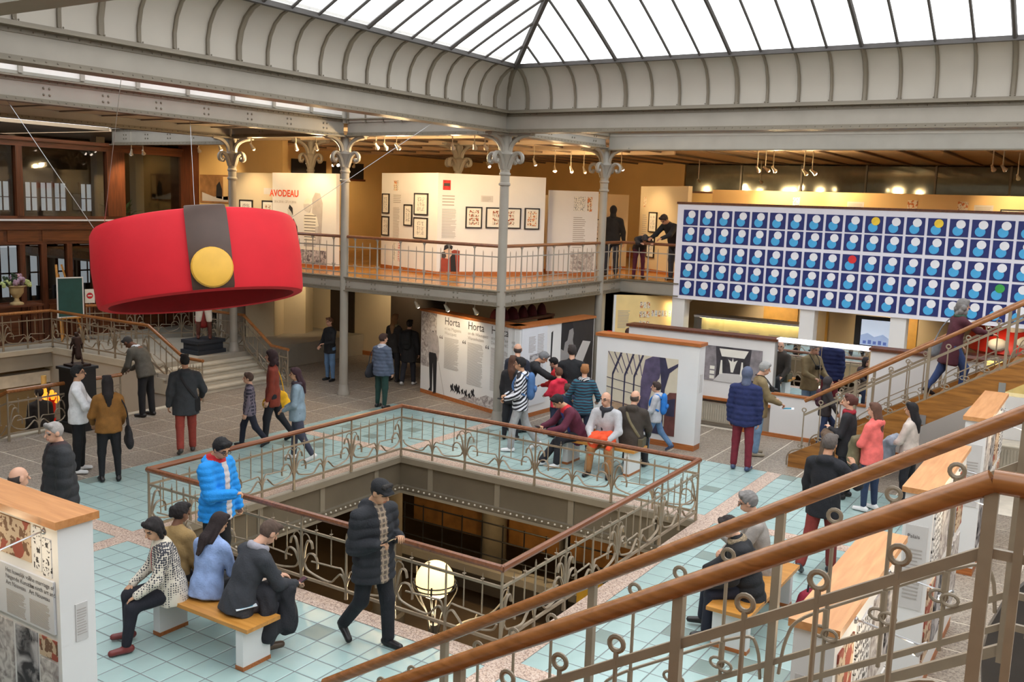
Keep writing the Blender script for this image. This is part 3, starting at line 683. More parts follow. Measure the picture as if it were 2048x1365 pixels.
st1 = stair('staircase', 'oak staircase rising to the right behind the women talking', 16.62, 18.05, 4.55, 0.3, 0.63, 1.2, False)
for x in (16.62, 18.05):
    stair_rail(st1, x, 4.46, 1.22, 0.3, 0.62, True, 0.036)
    MB().tube(smooth_path([(x, 4.46, 0.35), (x, 4.62, 0.30), (x, 4.70, 0.18), (x, 4.70, 0.02)], 4), 0.014, 6).build('scroll_end', M_RAIL, st1, True)
    MB().tube(smooth_path([(x, 4.46, 0.22), (x, 4.56, 0.2), (x, 4.62, 0.12), (x, 4.62, 0.02)], 4), 0.012, 6).build('scroll_end', M_RAIL, st1, True)
st2 = stair('staircase', 'near staircase with thick wooden handrails crossing the foreground', 2.15, 3.55, 4.72, 0.08, 0.61, 0, True)
# guards of the near staircase
def near_rail(x, zt, slope, r):
    y1 = 0.30; y0 = y1+1.12*4
    stair_rail(st2, x, y0, zt-(y0-y1)*slope, y1, slope, True, r, 0.28, True, False)
    P = [(x, y1, zt), (x, y1-1.3, zt)]
    MB().tube(P, r, 10).build('handrail', M_HAND, st2, True)
    for dz in (-0.255, -0.9, -1.06): MB().bar((x, y1, zt+dz), (x, y1-1.3, zt+dz), 0.02, 0.035).build('bar', M_RAIL, st2)
    for k in range(3): MB().bar((x, y1-0.1-0.4*k, zt-1.1), (x, y1-0.1-0.4*k, zt), 0.03, 0.03, up=(1, 0, 0)).build('post', M_RAIL, st2)
near_rail(5.0, 3.61, 0.622, 0.040)
near_rail(3.6, 3.60, 0.602, 0.042)
MB().box(2.15, 3.55, -1.6, 0.08, 2.6, 2.72).build('landing', M_STRING, st2)
MB().bar((5.0, 4.78, -0.36), (5.0, 0.3, 2.43), 0.03, 0.05).build('base_plate', M_RAIL, st2)
# ---- raised landing, steps, facade
LZ = 0.59
ld = struct(MB().box(13.4, 20.6, 18.25, 23.4, -0.02, LZ).build('floor_landing', M_STONES))
MB().box(6.0, 13.4, 22.05, 23.4, 0.2, LZ).build('landing_slab', M_STONES, ld)
MB().box(6.0, 13.46, 21.98, 22.1, 0.12, LZ-0.1).build('iron_fascia', M_IRON, ld)
MB().box(13.34, 13.42, 18.25, 22.1, LZ-0.14, LZ+0.01).build('stone_coping', M_STONE, ld)
MB().box(6.0, 13.42, 21.9, 22.06, LZ-0.1, LZ+0.01).build('stone_coping', M_STONE, ld)
MB().box(13.37, 13.43, 16.6, 22.1, -3.6, LZ-0.14).build('stone_wall', M_GREYW, ld)
for i in range(4):
    z = LZ-(i+1)*LZ/5
    yb = 18.25-(i+1)*0.3
    MB().box(13.34, 16.35, yb, 18.3, max(0, z-0.118), z).build('step', M_STONE, ld)
    MB().box(13.30, 16.38, yb-0.03, yb+0.05, z-0.03, z+0.004).build('step_nosing', M_STONE, ld)
YF = 23.2
fc = struct(MB().box(6.0, 18.3, YF+0.02, YF+0.12, LZ, 1.62).build('wall_shopfront', M_DARKWX))
MB().box(6.0, 18.3, YF-0.04, YF+0.12, 5.48, 5.70).build('cornice', M_DARKWX, fc)
MB().box(6.0, 18.3, YF-0.10, YF+0.12, 5.62, 5.70).build('cornice_cap', M_DARKWX, fc)
MB().box(6.0, 18.3, YF, YF+0.12, 3.05, 3.76).build('spandrel', M_DARKWX, fc)
MB().box(6.0, 16.4, YF-0.06, YF+0.02, 3.64, 3.68).build('white_line', M_WHITE, fc)
MB().box(6.0, 18.3, YF-0.06, YF+0.02, 3.42, 3.50).build('moulding', M_DARKWX, fc)
for xa, xb in ((6.1, 8.4), (8.6, 10.6), (10.8, 12.95), (13.05, 13.85), (13.95, 15.75)):
    MB().box(xa, xb, YF-0.02, YF+0.0, 3.12, 3.40).build('wood_panel', wood('oak_panel', (84, 44, 20), (120, 68, 34), 'X', 1.5), fc)
for x in (8.5, 10.7, 13.4, 15.9):                                 # upper mullions and pilasters
    w = 0.085 if x < 15 else 0.27
    xx = x if x < 15 else 16.09
    MB().box(xx-w, xx+w, YF-0.05, YF+0.12, 3.76, 5.48).build('mullion', M_DARKW, fc)
MB().box(18.25, 18.65, YF-0.4, YF+0.12, LZ, 5.9).build('corner_post', M_DARKW, fc)
for x in (7.4, 8.9, 10.4, 11.9, 13.41, 13.98, 14.68, 15.4, 15.9, 16.8, 17.6):
    MB().box(x-0.07, x+0.07, YF-0.03, YF+0.12, LZ, 3.05).build('stile', M_DARKW, fc)
M_SHOP = bpy.data.materials.new('shop_glass'); M_SHOP.use_nodes = True; MATS['shop'] = M_SHOP
nt = M_SHOP.node_tree; nt.nodes.clear(); o_ = nt.nodes.new('ShaderNodeOutputMaterial'); mx = nt.nodes.new('ShaderNodeMixShader'); tp = nt.nodes.new('ShaderNodeBsdfTransparent'); gs = nt.nodes.new('ShaderNodeBsdfGlossy')
gs.inputs['Roughness'].default_value = 0.03; tp.inputs[0].default_value = (0.8, 0.82, 0.82, 1); mx.inputs[0].default_value = 0.07
nt.links.new(tp.outputs[0], mx.inputs[1]); nt.links.new(gs.outputs[0], mx.inputs[2]); nt.links.new(mx.outputs[0], o_.inputs[0])
for xa, xb in ((6.1, 8.4), (8.6, 10.6), (10.8, 13.3), (13.5, 15.8), (16.4, 18.25)):
    MB().box(xa, xb, YF+0.04, YF+0.05, 3.76, 5.48).build('upper_pane', M_SHOP, fc)
xs = (6.0, 7.4, 8.9, 10.4, 11.9, 13.41, 13.98, 14.68, 15.4, 15.9, 16.8, 17.6, 18.3)
for i in range(len(xs)-1):
    MB().box(xs[i]+0.07, xs[i+1]-0.07, YF+0.04, YF+0.05, 1.62, 2.98).build('lower_pane', M_SHOP, fc)
    MB().box(xs[i]+0.1, xs[i+1]-0.1, YF-0.01, YF+0.02, 0.75, 1.5).build('wood_panel', MATS['oak_panel'], fc)
# shop interior: lit room behind the shopfront, two storeys
ro = struct(MB().box(6, 24, 28.0, 28.2, LZ, 6.0).build('wall_shop_back', mat('shop_wall', (92, 72, 50), 0.8)))
struct(MB().box(5.8, 24, YF+0.2, 28, 3.2, 3.35).build('floor_shop_upper', mat('shop_floor', (70, 52, 36), 0.7)))
struct(MB().box(23.0, 23.2, 23.7, 28, LZ, 6.0).build('wall_shop_side', M_GREYW))
M_CURT = mat('white_curtain', (214, 220, 226), 0.8, 0, 0.04, 3, emit=0.75)  # curtains glow in place of daylight behind the windows
for zb, zt, hw_, xsx in ((3.78, 4.62, 0.2, (14.9, 15.6, 16.47, 16.95, 17.4, 18.28, 18.82)), (1.2, 2.72, 0.27, (14.8, 15.7, 16.6, 17.5, 18.25, 19.0))):
    for x in xsx:
        w = MB().box(x-hw_, x+hw_, 27.9, 27.98, zb, zt).build('lit_window', M_CURT, ro)
        b = MB(); b.box(x-0.015, x+0.015, 27.86, 27.9, zb, zt); b.box(x-hw_, x+hw_, 27.86, 27.9, zb+(zt-zb)*0.45, zb+(zt-zb)*0.48)
        for q in (-hw_-0.02, hw_+0.02): b.box(x+q-0.03, x+q+0.03, 27.84, 27.92, zb-0.05, zt+0.05)
        b.build('window_bars', M_DARKW, w)
MB().box(13, 20.5, 25.0, 25.08, 3.35, 3.58).build('balustrade', M_WHITE, ro)
for x in (17.3, 18.6): MB().box(x-0.14, x+0.14, 25.6, 25.9, 3.35, 6.0).build('plaster_pier', M_GREYW, ro)
for k in range(8): MB().box(15.2+0.5*k, 15.5+0.5*k, 26.4, 26.5, 0.9, 1.65).build('chair_back', M_BLACK, ro)
# ================================================================ displays and furniture
class Surf:
    """a flat face: origin at its lower left corner as seen from the front, u to the right, v up, n out of the face"""
    def __init__(s, O, E, z0=None):
        s.O = Vector(O); s.L = (Vector(E)-s.O).length; s.u = (Vector(E)-s.O).normalized(); s.n = s.u.cross(Vector((0, 0, 1)))
    def p(s, u, v, d=0.0): return s.O+s.u*u+Vector((0, 0, v))+s.n*d
    def rect(s, name, u0, u1, v0, v1, m, parent, d=0.004, back=0.0):
        return s.poly(name, [(u0, v0), (u1, v0), (u1, v1), (u0, v1)], m, parent, d, back)
    def poly(s, name, pts, m, parent, d=0.004, back=0.0):
        return MB().prism(pts, lambda a, b, c: s.p(a, b, c), back, d).build(name, m, parent)
    def write(s, name, body, size, u, v, m, parent, d=0.005, bold=0.0, align='LEFT', sx=1.0):
        return text(name, body, m, size, lambda a, b: s.p(u+a*sx, v+b, d), parent, align, bold)
    def lines(s, name, u0, u1, v0, v1, n, m, parent, d=0.004, gap=0.36, ragged=0.12):
        b = MB(); h = (v1-v0)/n
        for i in range(n):
            e = u1-(u1-u0)*random.random()*ragged if i % 5 else u1-(u1-u0)*random.random()*0.4
            b.prism([(u0, v0+i*h), (e, v0+i*h), (e, v0+i*h+h*gap), (u0, v0+i*h+h*gap)], lambda a, c, q: s.p(a, c, q), 0.001, d)
        return b.build(name, m, parent)
COMICS = [pattern('comic_print_a', 'comic', (60, 48, 46), (222, 214, 200), 26, cc=(150, 84, 60)), pattern('comic_print_b', 'comic', (50, 48, 52), (224, 220, 212), 30),
          pattern('comic_print_c', 'comic', (96, 60, 44), (226, 214, 192), 22, cc=(200, 120, 70)), pattern('comic_print_d', 'comic', (90, 96, 104), (226, 222, 214), 28)]
PHOTO = pattern('grey_photo_print', 'photo', (52, 50, 54), (186, 182, 184), 5)
SKETCH = pattern('pale_sketch_print', 'photo', (140, 130, 128), (208, 202, 198), 9)
COLP = pattern('colour_photo_print', 'comic', (116, 84, 62), (196, 172, 146), 7, cc=(150, 74, 58))
def frame(sf, label, u0, u1, v0, v1, m, group='framed comic pages on the display walls', mt=0.22, cells=None):
    c = sf.p((u0+u1)/2, v0, 0.01)
    t = thing('framed_comic', label, 'picture', c, 0, group); w = 0.028
    b = MB()
    for q in ((u0, u1, v0, v0+w), (u0, u1, v1-w, v1), (u0, u0+w, v0+w, v1-w), (u1-w, u1, v0+w, v1-w)):
        b.prism([(q[0], q[2]), (q[1], q[2]), (q[1], q[3]), (q[0], q[3])], lambda a, c_, d: sf.p(a, c_, d), 0.003, 0.035)
    b.build('frame', M_FRAME, t)
    sf.rect('mount', u0+w, u1-w, v0+w, v1-w, M_PAPER, t, 0.02, 0.004)
    mu, mv = (u1-u0)*mt, (v1-v0)*mt*0.8
    if cells:
        nc, nr = cells; cw, ch = (u1-u0-2*mu)/nc, (v1-v0-2*mv)/nr
        for i in range(nc):
            for j in range(nr): sf.rect('print', u0+mu+i*cw+0.008, u0+mu+(i+1)*cw-0.008, v0+mv+j*ch+0.008, v0+mv+(j+1)*ch-0.008, m, t, 0.024, 0.02)
    else: sf.rect('print', u0+mu, u1-mu, v0+mv, v1-mv, m, t, 0.024, 0.02)
    return t
def stand(name, label, a, c, th, z0, H, cap=0.05, base=0.09, capm=M_CHERRY, over=0.03, body=M_WHITE):
    """free-standing display wall between a and c (front face), thickness th behind it; returns (thing, front surface)"""
    t = thing(name, label, 'display wall', ((a[0]+c[0])/2, (a[1]+c[1])/2, z0)); sf = Surf((*a, z0), (*c, z0)); L = sf.L
    def slab(nm, u0, u1, d0, d1, v0, v1, m):
        MB().prism([(u0, v0), (u1, v0), (u1, v1), (u0, v1)], lambda x, y, d: sf.p(x, y, d), d0, d1).build(nm, m, t)
    slab('panel', 0, L, -th, 0, base, H-cap, body)
    if base: slab('base_board', 0.005, L-0.005, -th-0.004, 0.006, 0, base, M_CHERRY)
    if cap: slab('cap_board', -over, L+over, -th-over, over, H-cap, H, capm)
    return t, sf
# ---- display wall with the quotation columns
qa, sf = stand('display_wall', 'white display wall with large printed quotes beside the corner column', (17.43, 13.66), (16.42, 10.42), 0.3, 0, 1.98, 0.05, 0.09)
sf.rect('print_backdrop', 0.02, 0.62, 0.65, 1.92, SKETCH, qa, 0.003)
def silhouette(sf, parent, u, v, h, body=M_INK, coat=M_INKL):
    k = h
    P = lambda pts: [(u+a*k, v+b*k) for a, b in pts]
    sf.poly('print_trousers', P([(-0.09, 0.52), (-0.05, 0.05), (-0.09, 0.0), (0.0, 0.0), (0.01, 0.45), (0.04, 0.02), (0.02, -0.03), (0.10, -0.02), (0.11, 0.5), (0.08, 0.56), (-0.08, 0.56)]), body, parent, 0.006, 0.003)
    sf.poly('print_coat', P([(-0.13, 0.48), (-0.11, 0.66), (-0.2, 0.70), (-0.13, 0.82), (-0.05, 0.86), (0.05, 0.86), (0.13, 0.80), (0.16, 0.60), (0.14, 0.46), (0.06, 0.44), (0.0, 0.62), (-0.03, 0.46)]), coat, parent, 0.005, 0.003)
    sf.poly('print_head', P([(-0.035, 0.86), (-0.04, 0.93), (0.0, 0.955), (0.04, 0.93), (0.035, 0.86), (0.0, 0.845)]), M_PAPERG, parent, 0.007, 0.003)
    sf.poly('print_hat', P([(-0.07, 0.935), (0.07, 0.945), (0.045, 0.955), (0.04, 0.99), (-0.035, 0.985), (-0.045, 0.95)]), coat, parent, 0.008, 0.003)
    sf.poly('print_beard', P([(-0.015, 0.875), (0.02, 0.875), (0.005, 0.845)]), M_INKB, parent, 0.009, 0.003)
    sf.poly('print_cane', P([(0.15, 0.44), (0.156, 0.44), (0.30, 0.0), (0.292, 0.0)]), M_INKL, parent, 0.005, 0.003)
silhouette(sf, qa, 0.48, 0.10, 1.62, M_INKB, mat('print_coatgrey', (176, 168, 166), 0.8, 0, 0.1, 12))
for u, sub in ((0.93, 'et les Magasins\nWaucquez'), (1.80, 'en de Waucquez\nWarenhuizen'), (2.62, 'and the Waucquez\nDepartment Store')):
    sf.write('lettering', 'Horta', 0.25, u, 1.72, M_INK, qa, 0.005, 0.0, 'LEFT', 0.95)
    sf.write('lettering', sub, 0.105, u, 1.60, M_INKL, qa)
    sf.write('quote_mark', '\u201c', 0.34, u-0.2, 1.22, M_INK, qa)
    sf.lines('text_block', u, u+0.56, 0.72 if u < 1 else 0.5, 1.44, 36, M_INKL, qa)
rs = random.Random(5)
for k in range(7):                                               # small running figures along the foot of the wall
    u = 1.25+0.13*k+rs.uniform(-0.02, 0.02); v = 0.16+rs.uniform(0, 0.06); s_ = rs.uniform(0.7, 1.2)
    sf.poly('print_runner', [(u+a*s_, v+b*s_) for a, b in ((-0.05, 0.0), (-0.02, 0.06), (-0.06, 0.12), (-0.03, 0.17), (0.0, 0.14), (0.02, 0.2), (0.05, 0.17), (0.04, 0.1), (0.08, 0.06), (0.05, 0.02), (0.02, 0.06))], M_INKB, qa, 0.005, 0.002)
sf.poly('print_landscape', [(1.5, 0.1), (3.2, 0.1), (3.2, 0.42), (2.8, 0.34), (2.5, 0.36), (2.2, 0.25), (1.9, 0.28), (1.7, 0.18)], SKETCH, qa, 0.003, 0.001)
# second wing: white document sheet and the portrait photograph
q2, sf = stand('display_wall', 'display wall with a large black and white portrait print, behind crowd', (16.43, 10.3), (19.35, 10.12), 0.3, 0, 1.98, 0.05, 0.09)
sf.rect('document_sheet', 0.05, 0.98, 0.25, 1.95, mat('sheet_white', (214, 216, 222), 0.6, 0, 0.01), q2, 0.02, 0.002)
sf.rect('document_picture', 0.35, 0.68, 0.95, 1.35, PHOTO, q2, 0.026, 0.02); sf.lines('text_block', 0.3, 0.56, 1.4, 1.75, 12, M_INKL, q2, 0.024); sf.lines('text_block', 0.62, 0.86, 1.0, 1.78, 24, M_INKL, q2, 0.024)
sf.rect('portrait_backdrop', 1.55, 2.9, 0.1, 1.93, mat('print_charcoal', (44, 40, 42), 0.7), q2, 0.004, 0.002)
sf.poly('portrait_face', [(1.55, 0.75), (1.55, 1.80), (1.72, 1.92), (1.98, 1.88), (2.05, 1.66), (2.02, 1.50), (2.09, 1.32), (2.02, 1.25), (2.03, 1.12), (1.96, 0.98), (1.80, 0.98), (1.74, 0.75)], mat('print_midgrey', (142, 138, 138), 0.7), q2, 0.006, 0.003)
sf.poly('portrait_hair', [(1.55, 1.35), (1.55, 1.92), (1.98, 1.92), (2.03, 1.78), (1.86, 1.74), (1.80, 1.52), (1.70, 1.48), (1.66, 1.30)], M_INKB, q2, 0.008, 0.005)
sf.poly('portrait_collar', [(1.6, 0.3), (1.62, 0.9), (1.8, 0.95), (1.9, 0.6), (1.84, 0.2)], M_PAPERG, q2, 0.008, 0.005)
sf.poly('portrait_jacket', [(1.55, 0.1), (1.57, 0.7), (1.75, 0.72), (2.15, 0.86), (2.5, 0.7), (2.5, 0.1)], mat('print_darkgrey', (78, 74, 76), 0.7), q2, 0.007, 0.004)
sf.poly('portrait_sheet', [(2.05, 0.95), (2.45, 1.45), (2.78, 1.40), (2.40, 0.85)], M_PAPERG, q2, 0.008, 0.004)
sf.poly('ink_stroke', [(1.16, 1.75), (1.22, 1.78), (1.2, 1.2), (1.28, 1.0), (1.3, 0.8), (1.22, 0.75), (1.2, 0.95), (1.15, 1.1)], M_INKB, q2, 0.006, 0.002)
for k, (x, r) in enumerate(((17.6, 0.12), (17.95, 0.1), (18.3, 0.14), (18.75, 0.11), (19.15, 0.12), (19.6, 0.11))):
    b = MB().lathe([(r*1.1, 0), (r*1.15, 0.03), (r, 0.1), (r*0.75, 0.2), (r*0.3, 0.26), (0.01, 0.27)], (x, 11.7, 1.86), 14)
    tag(b.build('dark_hat', mat('dark_red_felt', (84, 16, 22), 0.8), smooth=True), ('leftmost', 'second from left', 'third and largest', 'fourth from left', 'fifth from left', 'rightmost')[k]+' dark red rounded shape in the dim row above the portrait wall', 'hat', 'dark red shapes on the shelf')
shf = thing('hat_shelf', 'dark shelf behind the portrait wall carrying rounded red shapes', 'shelf', (18.6, 11.7, 0))
MB().box(17.4, 19.9, 11.5, 11.95, 1.80, 1.86).build('board', M_DARKWX, shf)
for x in (17.45, 19.85): MB().box(x-0.04, x+0.04, 11.52, 11.93, 0, 1.80).build('side', M_DARKW, shf)
# ---- white display wall with the drawn arcade
pa, sf = stand('display_wall', 'white display wall with a big drawn arcade print, behind the bench', (16.45, 8.52), (16.45, 6.40), 0.30, 0, 2.04, 0.06, 0.11, M_CHERRY)
pr = sf.rect('arcade_print', 0.25, 1.72, 0.22, 1.70, mat('print_cream', (206, 194, 172), 0.7, 0, 0.05, 3), pa, 0.006, 0.001)
M_PUR = mat('print_violet', (84, 74, 100), 0.7, 0, 0.2, 6); M_PUR2 = mat('print_violet_dark', (52, 48, 72), 0.7, 0, 0.15, 6)
M_OXB = mat('print_oxblood', (108, 62, 56), 0.7, 0, 0.2, 5)
sf.poly('print_hills', [(0.25, 0.22), (0.25, 0.68), (0.5, 0.74), (0.8, 0.7), (1.0, 0.66), (1.0, 0.22)], mat('print_ochre', (168, 138, 110), 0.7, 0, 0.2, 9), pa, 0.008, 0.006)
sf.poly('print_ground', [(0.25, 0.22), (0.25, 0.5), (0.6, 0.42), (1.0, 0.46), (1.3, 0.4), (1.72, 0.36), (1.72, 0.22)], M_PUR2, pa, 0.010, 0.006)
for u in (0.36, 0.62, 0.82):
    sf.poly('print_post', [(u, 0.4), (u+0.025, 0.4), (u+0.03, 1.25), (u+0.2, 1.70), (u+0.16, 1.70), (u, 1.28)], M_PUR2, pa, 0.011, 0.006)
for v in (0.75, 1.0, 1.18): sf.poly('print_wire', [(0.25, v), (1.0, v-0.1), (1.0, v-0.088), (0.25, v+0.012)], M_PUR2, pa, 0.010, 0.006)
for k in range(6): sf.poly('print_rafter', [(0.25+0.13*k, 1.70), (0.27+0.13*k, 1.70), (0.5+0.1*k, 1.3), (0.485+0.1*k, 1.3)], M_PUR, pa, 0.009, 0.006)
sf.poly('print_tower', [(0.98, 0.3), (0.98, 1.2), (1.05, 1.62), (1.2, 1.70), (1.42, 1.70), (1.36, 1.3), (1.22, 1.1), (1.16, 0.8), (1.16, 0.3)], M_PUR, pa, 0.011, 0.006)
sf.poly('print_arch', [(1.42, 0.3), (1.40, 1.2), (1.34, 1.70), (1.46, 1.70), (1.52, 1.5), (1.72, 1.62), (1.72, 1.56), (1.56, 1.42), (1.48, 1.1), (1.47, 0.3)], M_PUR2, pa, 0.012, 0.006)
sf.poly('print_station', [(1.5, 0.22), (1.5, 0.95), (1.58, 1.05), (1.72, 1.06), (1.72, 0.22)], M_OXB, pa, 0.011, 0.006)
sf.poly('print_window', [(1.53, 0.6), (1.53, 0.9), (1.7, 0.95), (1.7, 0.6)], M_PUR2, pa, 0.013, 0.006)
sf.poly('print_walker', [(0.9, 0.45), (0.88, 0.72), (0.92, 0.9), (0.96, 0.9), (1.0, 0.7), (0.97, 0.45)], M_PUR2, pa, 0.013, 0.006)
MB().box(16.55, 16.68, 6.392, 6.40, 1.1, 1.45).build('small_notice', M_PAPERG, pa)
# ---- long low white wall behind, with photograph, radiators and a mirror
lw = struct(MB().box(18.65, 18.95, 5.68, 8.9, 0.62, 1.93).build('wall_exhibition', M_WHITE))
MB().box(18.6, 19.0, 5.62, 8.95, 1.93, 1.98).build('cap_board', M_DARKWX, lw)
MB().box(18.8, 18.95, 5.68, 8.9, 0.0, 0.62).build('recess_back', M_GREYW, lw)
MB().box(18.62, 18.9, 5.68, 8.9, 0.58, 0.64).build('shelf_board', M_CHERRY, lw)
MB().box(18.65, 18.95, 3.85, 5.68, 0.0, 0.86).build('dwarf_wall', M_WHITE, lw)
MB().box(18.62, 18.97, 3.85, 5.68, 0.86, 0.90).build('sill_board', M_CHERRY, lw)
MB().box(18.62, 18.66, 1.9, 6.3, 0.0, 0.08).build('skirting', M_CHERRY, lw)
MB().box(18.65, 18.95, 1.9, 3.85, 0.0, 1.96).build('end_wall', M_WHITE, lw)
MB().box(18.6, 19.0, 1.9, 3.88, 1.96, 2.01).build('cap_board', M_DARKWX, lw)
MB().box(18.66, 18.9, 3.88, 5.66, 1.93, 2.0).build('light_cove', mat('lit_cove', (250, 246, 250), 0.5, emit=1.2), lw)
mir = bpy.data.materials.new('mirror_silver'); mir.use_nodes = True; MATS['mirror'] = mir
mb_ = mir.node_tree.nodes['Principled BSDF']; mb_.inputs['Metallic'].default_value = 1; mb_.inputs['Roughness'].default_value = 0.015; mb_.inputs['Base Color'].default_value = (0.8, 0.81, 0.82, 1)
mo = thing('wall_mirror', 'large wall mirror above the dwarf wall reflecting the visitors', 'mirror', (18.7, 4.77, 0.9))
for i in range(2):
    MB().box(18.69, 18.70, 3.88+0.89*i+0.005, 3.88+0.89*(i+1)-0.005, 0.91, 1.93).build('mirror_sheet', mir, mo)
MB().box(18.66, 18.70, 5.64, 5.68, 0.9, 1.95).build('frame_strip', M_STEEL, mo)
# photograph of the shop interior
ip = thing('interior_photo', 'black and white photograph of a chandelier room mounted on white wall', 'picture', (18.65, 6.5, 0.99)); sf = Surf((18.65, 7.12, 0.98), (18.65, 5.92, 0.98))
sf.rect('print', 0, 1.2, 0, 0.73, mat('print_nightgrey', (54, 50, 56), 0.6, 0, 0.3, 5), ip, 0.015, 0.001)
sf.poly('print_wall', [(0.0, 0.0), (0.0, 0.73), (0.22, 0.73), (0.26, 0.3), (0.24, 0.0)], mat('print_stonegrey', (128, 122, 126), 0.6, 0, 0.2, 7), ip, 0.017, 0.014)
sf.poly('print_wall', [(1.2, 0.1), (1.2, 0.73), (0.98, 0.73), (0.95, 0.3), (1.0, 0.1)], MATS['print_stonegrey'], ip, 0.017, 0.014)
sf.poly('print_skylight', [(0.36, 0.53), (0.3, 0.69), (0.92, 0.69), (0.84, 0.53)], M_PAPER, ip, 0.018, 0.014)
sf.poly('print_floor', [(0.2, 0.0), (0.35, 0.18), (0.85, 0.2), (1.0, 0.0)], M_PAPERG, ip, 0.018, 0.014)
for u in (0.36, 0.80): sf.poly('print_pillar', [(u-0.035, 0.16), (u-0.015, 0.45), (u+0.015, 0.45), (u+0.035, 0.16)], M_PAPER, ip, 0.019, 0.014)
sf.poly('print_chandelier', [(0.54, 0.4), (0.5, 0.48), (0.58, 0.44), (0.6, 0.52), (0.62, 0.44), (0.7, 0.48), (0.66, 0.38), (0.62, 0.22), (0.57, 0.22)], M_PAPER, ip, 0.019, 0.014)
for k in range(3): sf.rect('print_shelf', 0.12, 0.22, 0.04+0.1*k, 0.11+0.1*k, M_PAPER, ip, 0.02, 0.014)
def radiator(label, x, y0, y1, z0, z1):
    t = thing('radiator', label, 'radiator', (x, (y0+y1)/2, z0), 0, 'panel radiators')
    MB().box(x+0.01, x+0.06, y0, y1, z0, z1).build('body', mat('radiator_cream', (180, 172, 156), 0.5), t)
    n = int((y1-y0)/0.05)
    me = MB().box(-0.012, 0.0, -0.017, 0.017, z0+0.03, z1-0.03).mesh('rib', MATS['radiator_cream'])
    for k in range(n): inst(me, 'rib', t, (x+0.01, y0+0.025+0.05*k, 0))
    MB().box(x, x+0.08, y0-0.01, y1+0.01, z1, z1+0.015).build('top_grille', MATS['radiator_cream'], t)
    for y in (y0+0.08, y1-0.08): MB().box(x+0.02, x+0.05, y-0.015, y+0.015, 0.0, z0).build('foot', MATS['radiator_cream'], t)
radiator('cream ribbed radiator under the chandelier photograph', 18.68, 5.95, 7.55, 0.1, 0.5)
radiator('dark recessed radiator behind the staircase foot', 18.1, 1.0, 1.9, 0.1, 0.6)
# ---- long blue board hung on the gallery front: navy squares, characters left out
bd = thing('blue_board', 'long white board of navy squares with plain discs hung on the gallery', 'board', (21.25, 5.2, 2.35))
sf = Surf((21.25, 9.03, 0), (21.25, -0.6, 0)); ys = [9.03-y for y in [8.69-0.414*k for k in range(22)]]; zs = [4.29, 3.895, 3.455, 3.045, 2.63]
sf.rect('backing', 0, 9.63, 2.36, 4.60, mat('board_white', (226, 224, 234), 0.6, 0, 0.01), bd, 0.0, -0.08)
sf.rect('top_trim', -0.02, 9.65, 4.60, 4.65, M_DARKWX, bd, 0.02, -0.1)
M_NAVY = mat('navy_print', (28, 40, 104), 0.5, 0, 0.05); M_SKY = mat('sky_blue_print', (72, 168, 222), 0.5, 0, 0.03)
dcol = {'w': mat('print_disc_white', (232, 232, 238), 0.5, 0, 0.01), 'y': mat('print_disc_yellow', (236, 200, 60), 0.5), 'r': mat('print_disc_red', (212, 44, 48), 0.5), 'g': mat('print_disc_green', (60, 160, 76), 0.5)}
special = {(10, 0): 'y', (13, 0): 'y', (9, 2): 'r', (16, 3): 'g'}
hw = 0.18
disc = [(math.cos(a), math.sin(a)) for a in np.linspace(0, 2*math.pi, 19)[:-1]]
def disc_mesh(nm, r, m): return MB().prism([(c*r, s_*r) for c, s_ in disc], lambda a, b_, d: (-d, -a, b_), 0, 0.006).mesh(nm, m)
SQ = MB().prism([(-hw, -hw), (hw, -hw), (hw, hw), (-hw, hw)], lambda a, b_, d: (-d, -a, b_), 0, 0.006).mesh('navy_square', M_NAVY)
D1 = disc_mesh('blue_disc', 0.098, M_SKY); D2 = {k: disc_mesh('disc', 0.088, m) for k, m in dcol.items()}
for i, u in enumerate(ys):
    for j, z in enumerate(zs):
        zz = z-0.0
        sq = inst(SQ, 'navy_square', bd, (21.249, 9.03-u, zz))
        inst(D1, 'blue_disc', sq, (21.243, 9.03-u+0.02, zz-0.06)); inst(D2[special.get((i, j), 'w')], 'small_disc', sq, (21.239, 9.03-u-0.03, zz+0.075))
# space below the board: pillars, lit showcases, screen, mushroom
for k, (y, lab) in enumerate(((8.9, 'white square pillar at the left end under the blue board'), (5.82, 'white square pillar under the blue board left of the screen'), (3.9, 'white square pillar under the blue board right of the screen'), (0.9, 'white square pillar under the far right of the blue board'))):
    b = MB().box(21.3, 21.62, y-0.16, y+0.16, 0.0, 2.40); b.box(21.28, 21.64, y-0.18, y+0.18, 0.0, 0.12)
    tag(b.build('square_pillar', M_WHITE), lab, 'pillar', 'white pillars under the board')
M_LIT = mat('case_light', (255, 232, 170), 0.5, emit=16.0)
def showcase(label, y0, y1, x=21.75, z0=1.0, z1=1.9):
    t = thing('showcase', label, 'showcase', (x+0.3, (y0+y1)/2, 0), 0, 'lit wall showcases')
    MB().box(x, x+0.55, y0, y1, 0, z0).build('plinth', M_WHITE, t)
    MB().box(x+0.5, x+0.55, y0, y1, z0, z1).build('back', mat('case_cream', (226, 208, 160), 0.6), t)
    MB().box(x-0.01, x+0.56, y0-0.01, y1+0.01, z1, z1+0.05).build('lid', M_STEEL, t)
    MB().box(x+0.3, x+0.44, y0+0.02, y1-0.02, z1-0.04, z1-0.005).build('light_strip', M_LIT, t)
    MB().box(x, x+0.01, y0, y1, z0, z1).build('glass', M_SHOP, t)
    sf = Surf((x+0.5, y1, 0), (x+0.5, y0, 0)); L = y1-y0
    for k in range(int(L/0.5)): sf.lines('caption', 0.2+0.5*k, 0.5+0.5*k, z0+0.4, z0+0.62, 4, M_INKL, t, 0.003)
    return t
showcase('long lit showcase under the left end of the blue board', 6.05, 8.65)
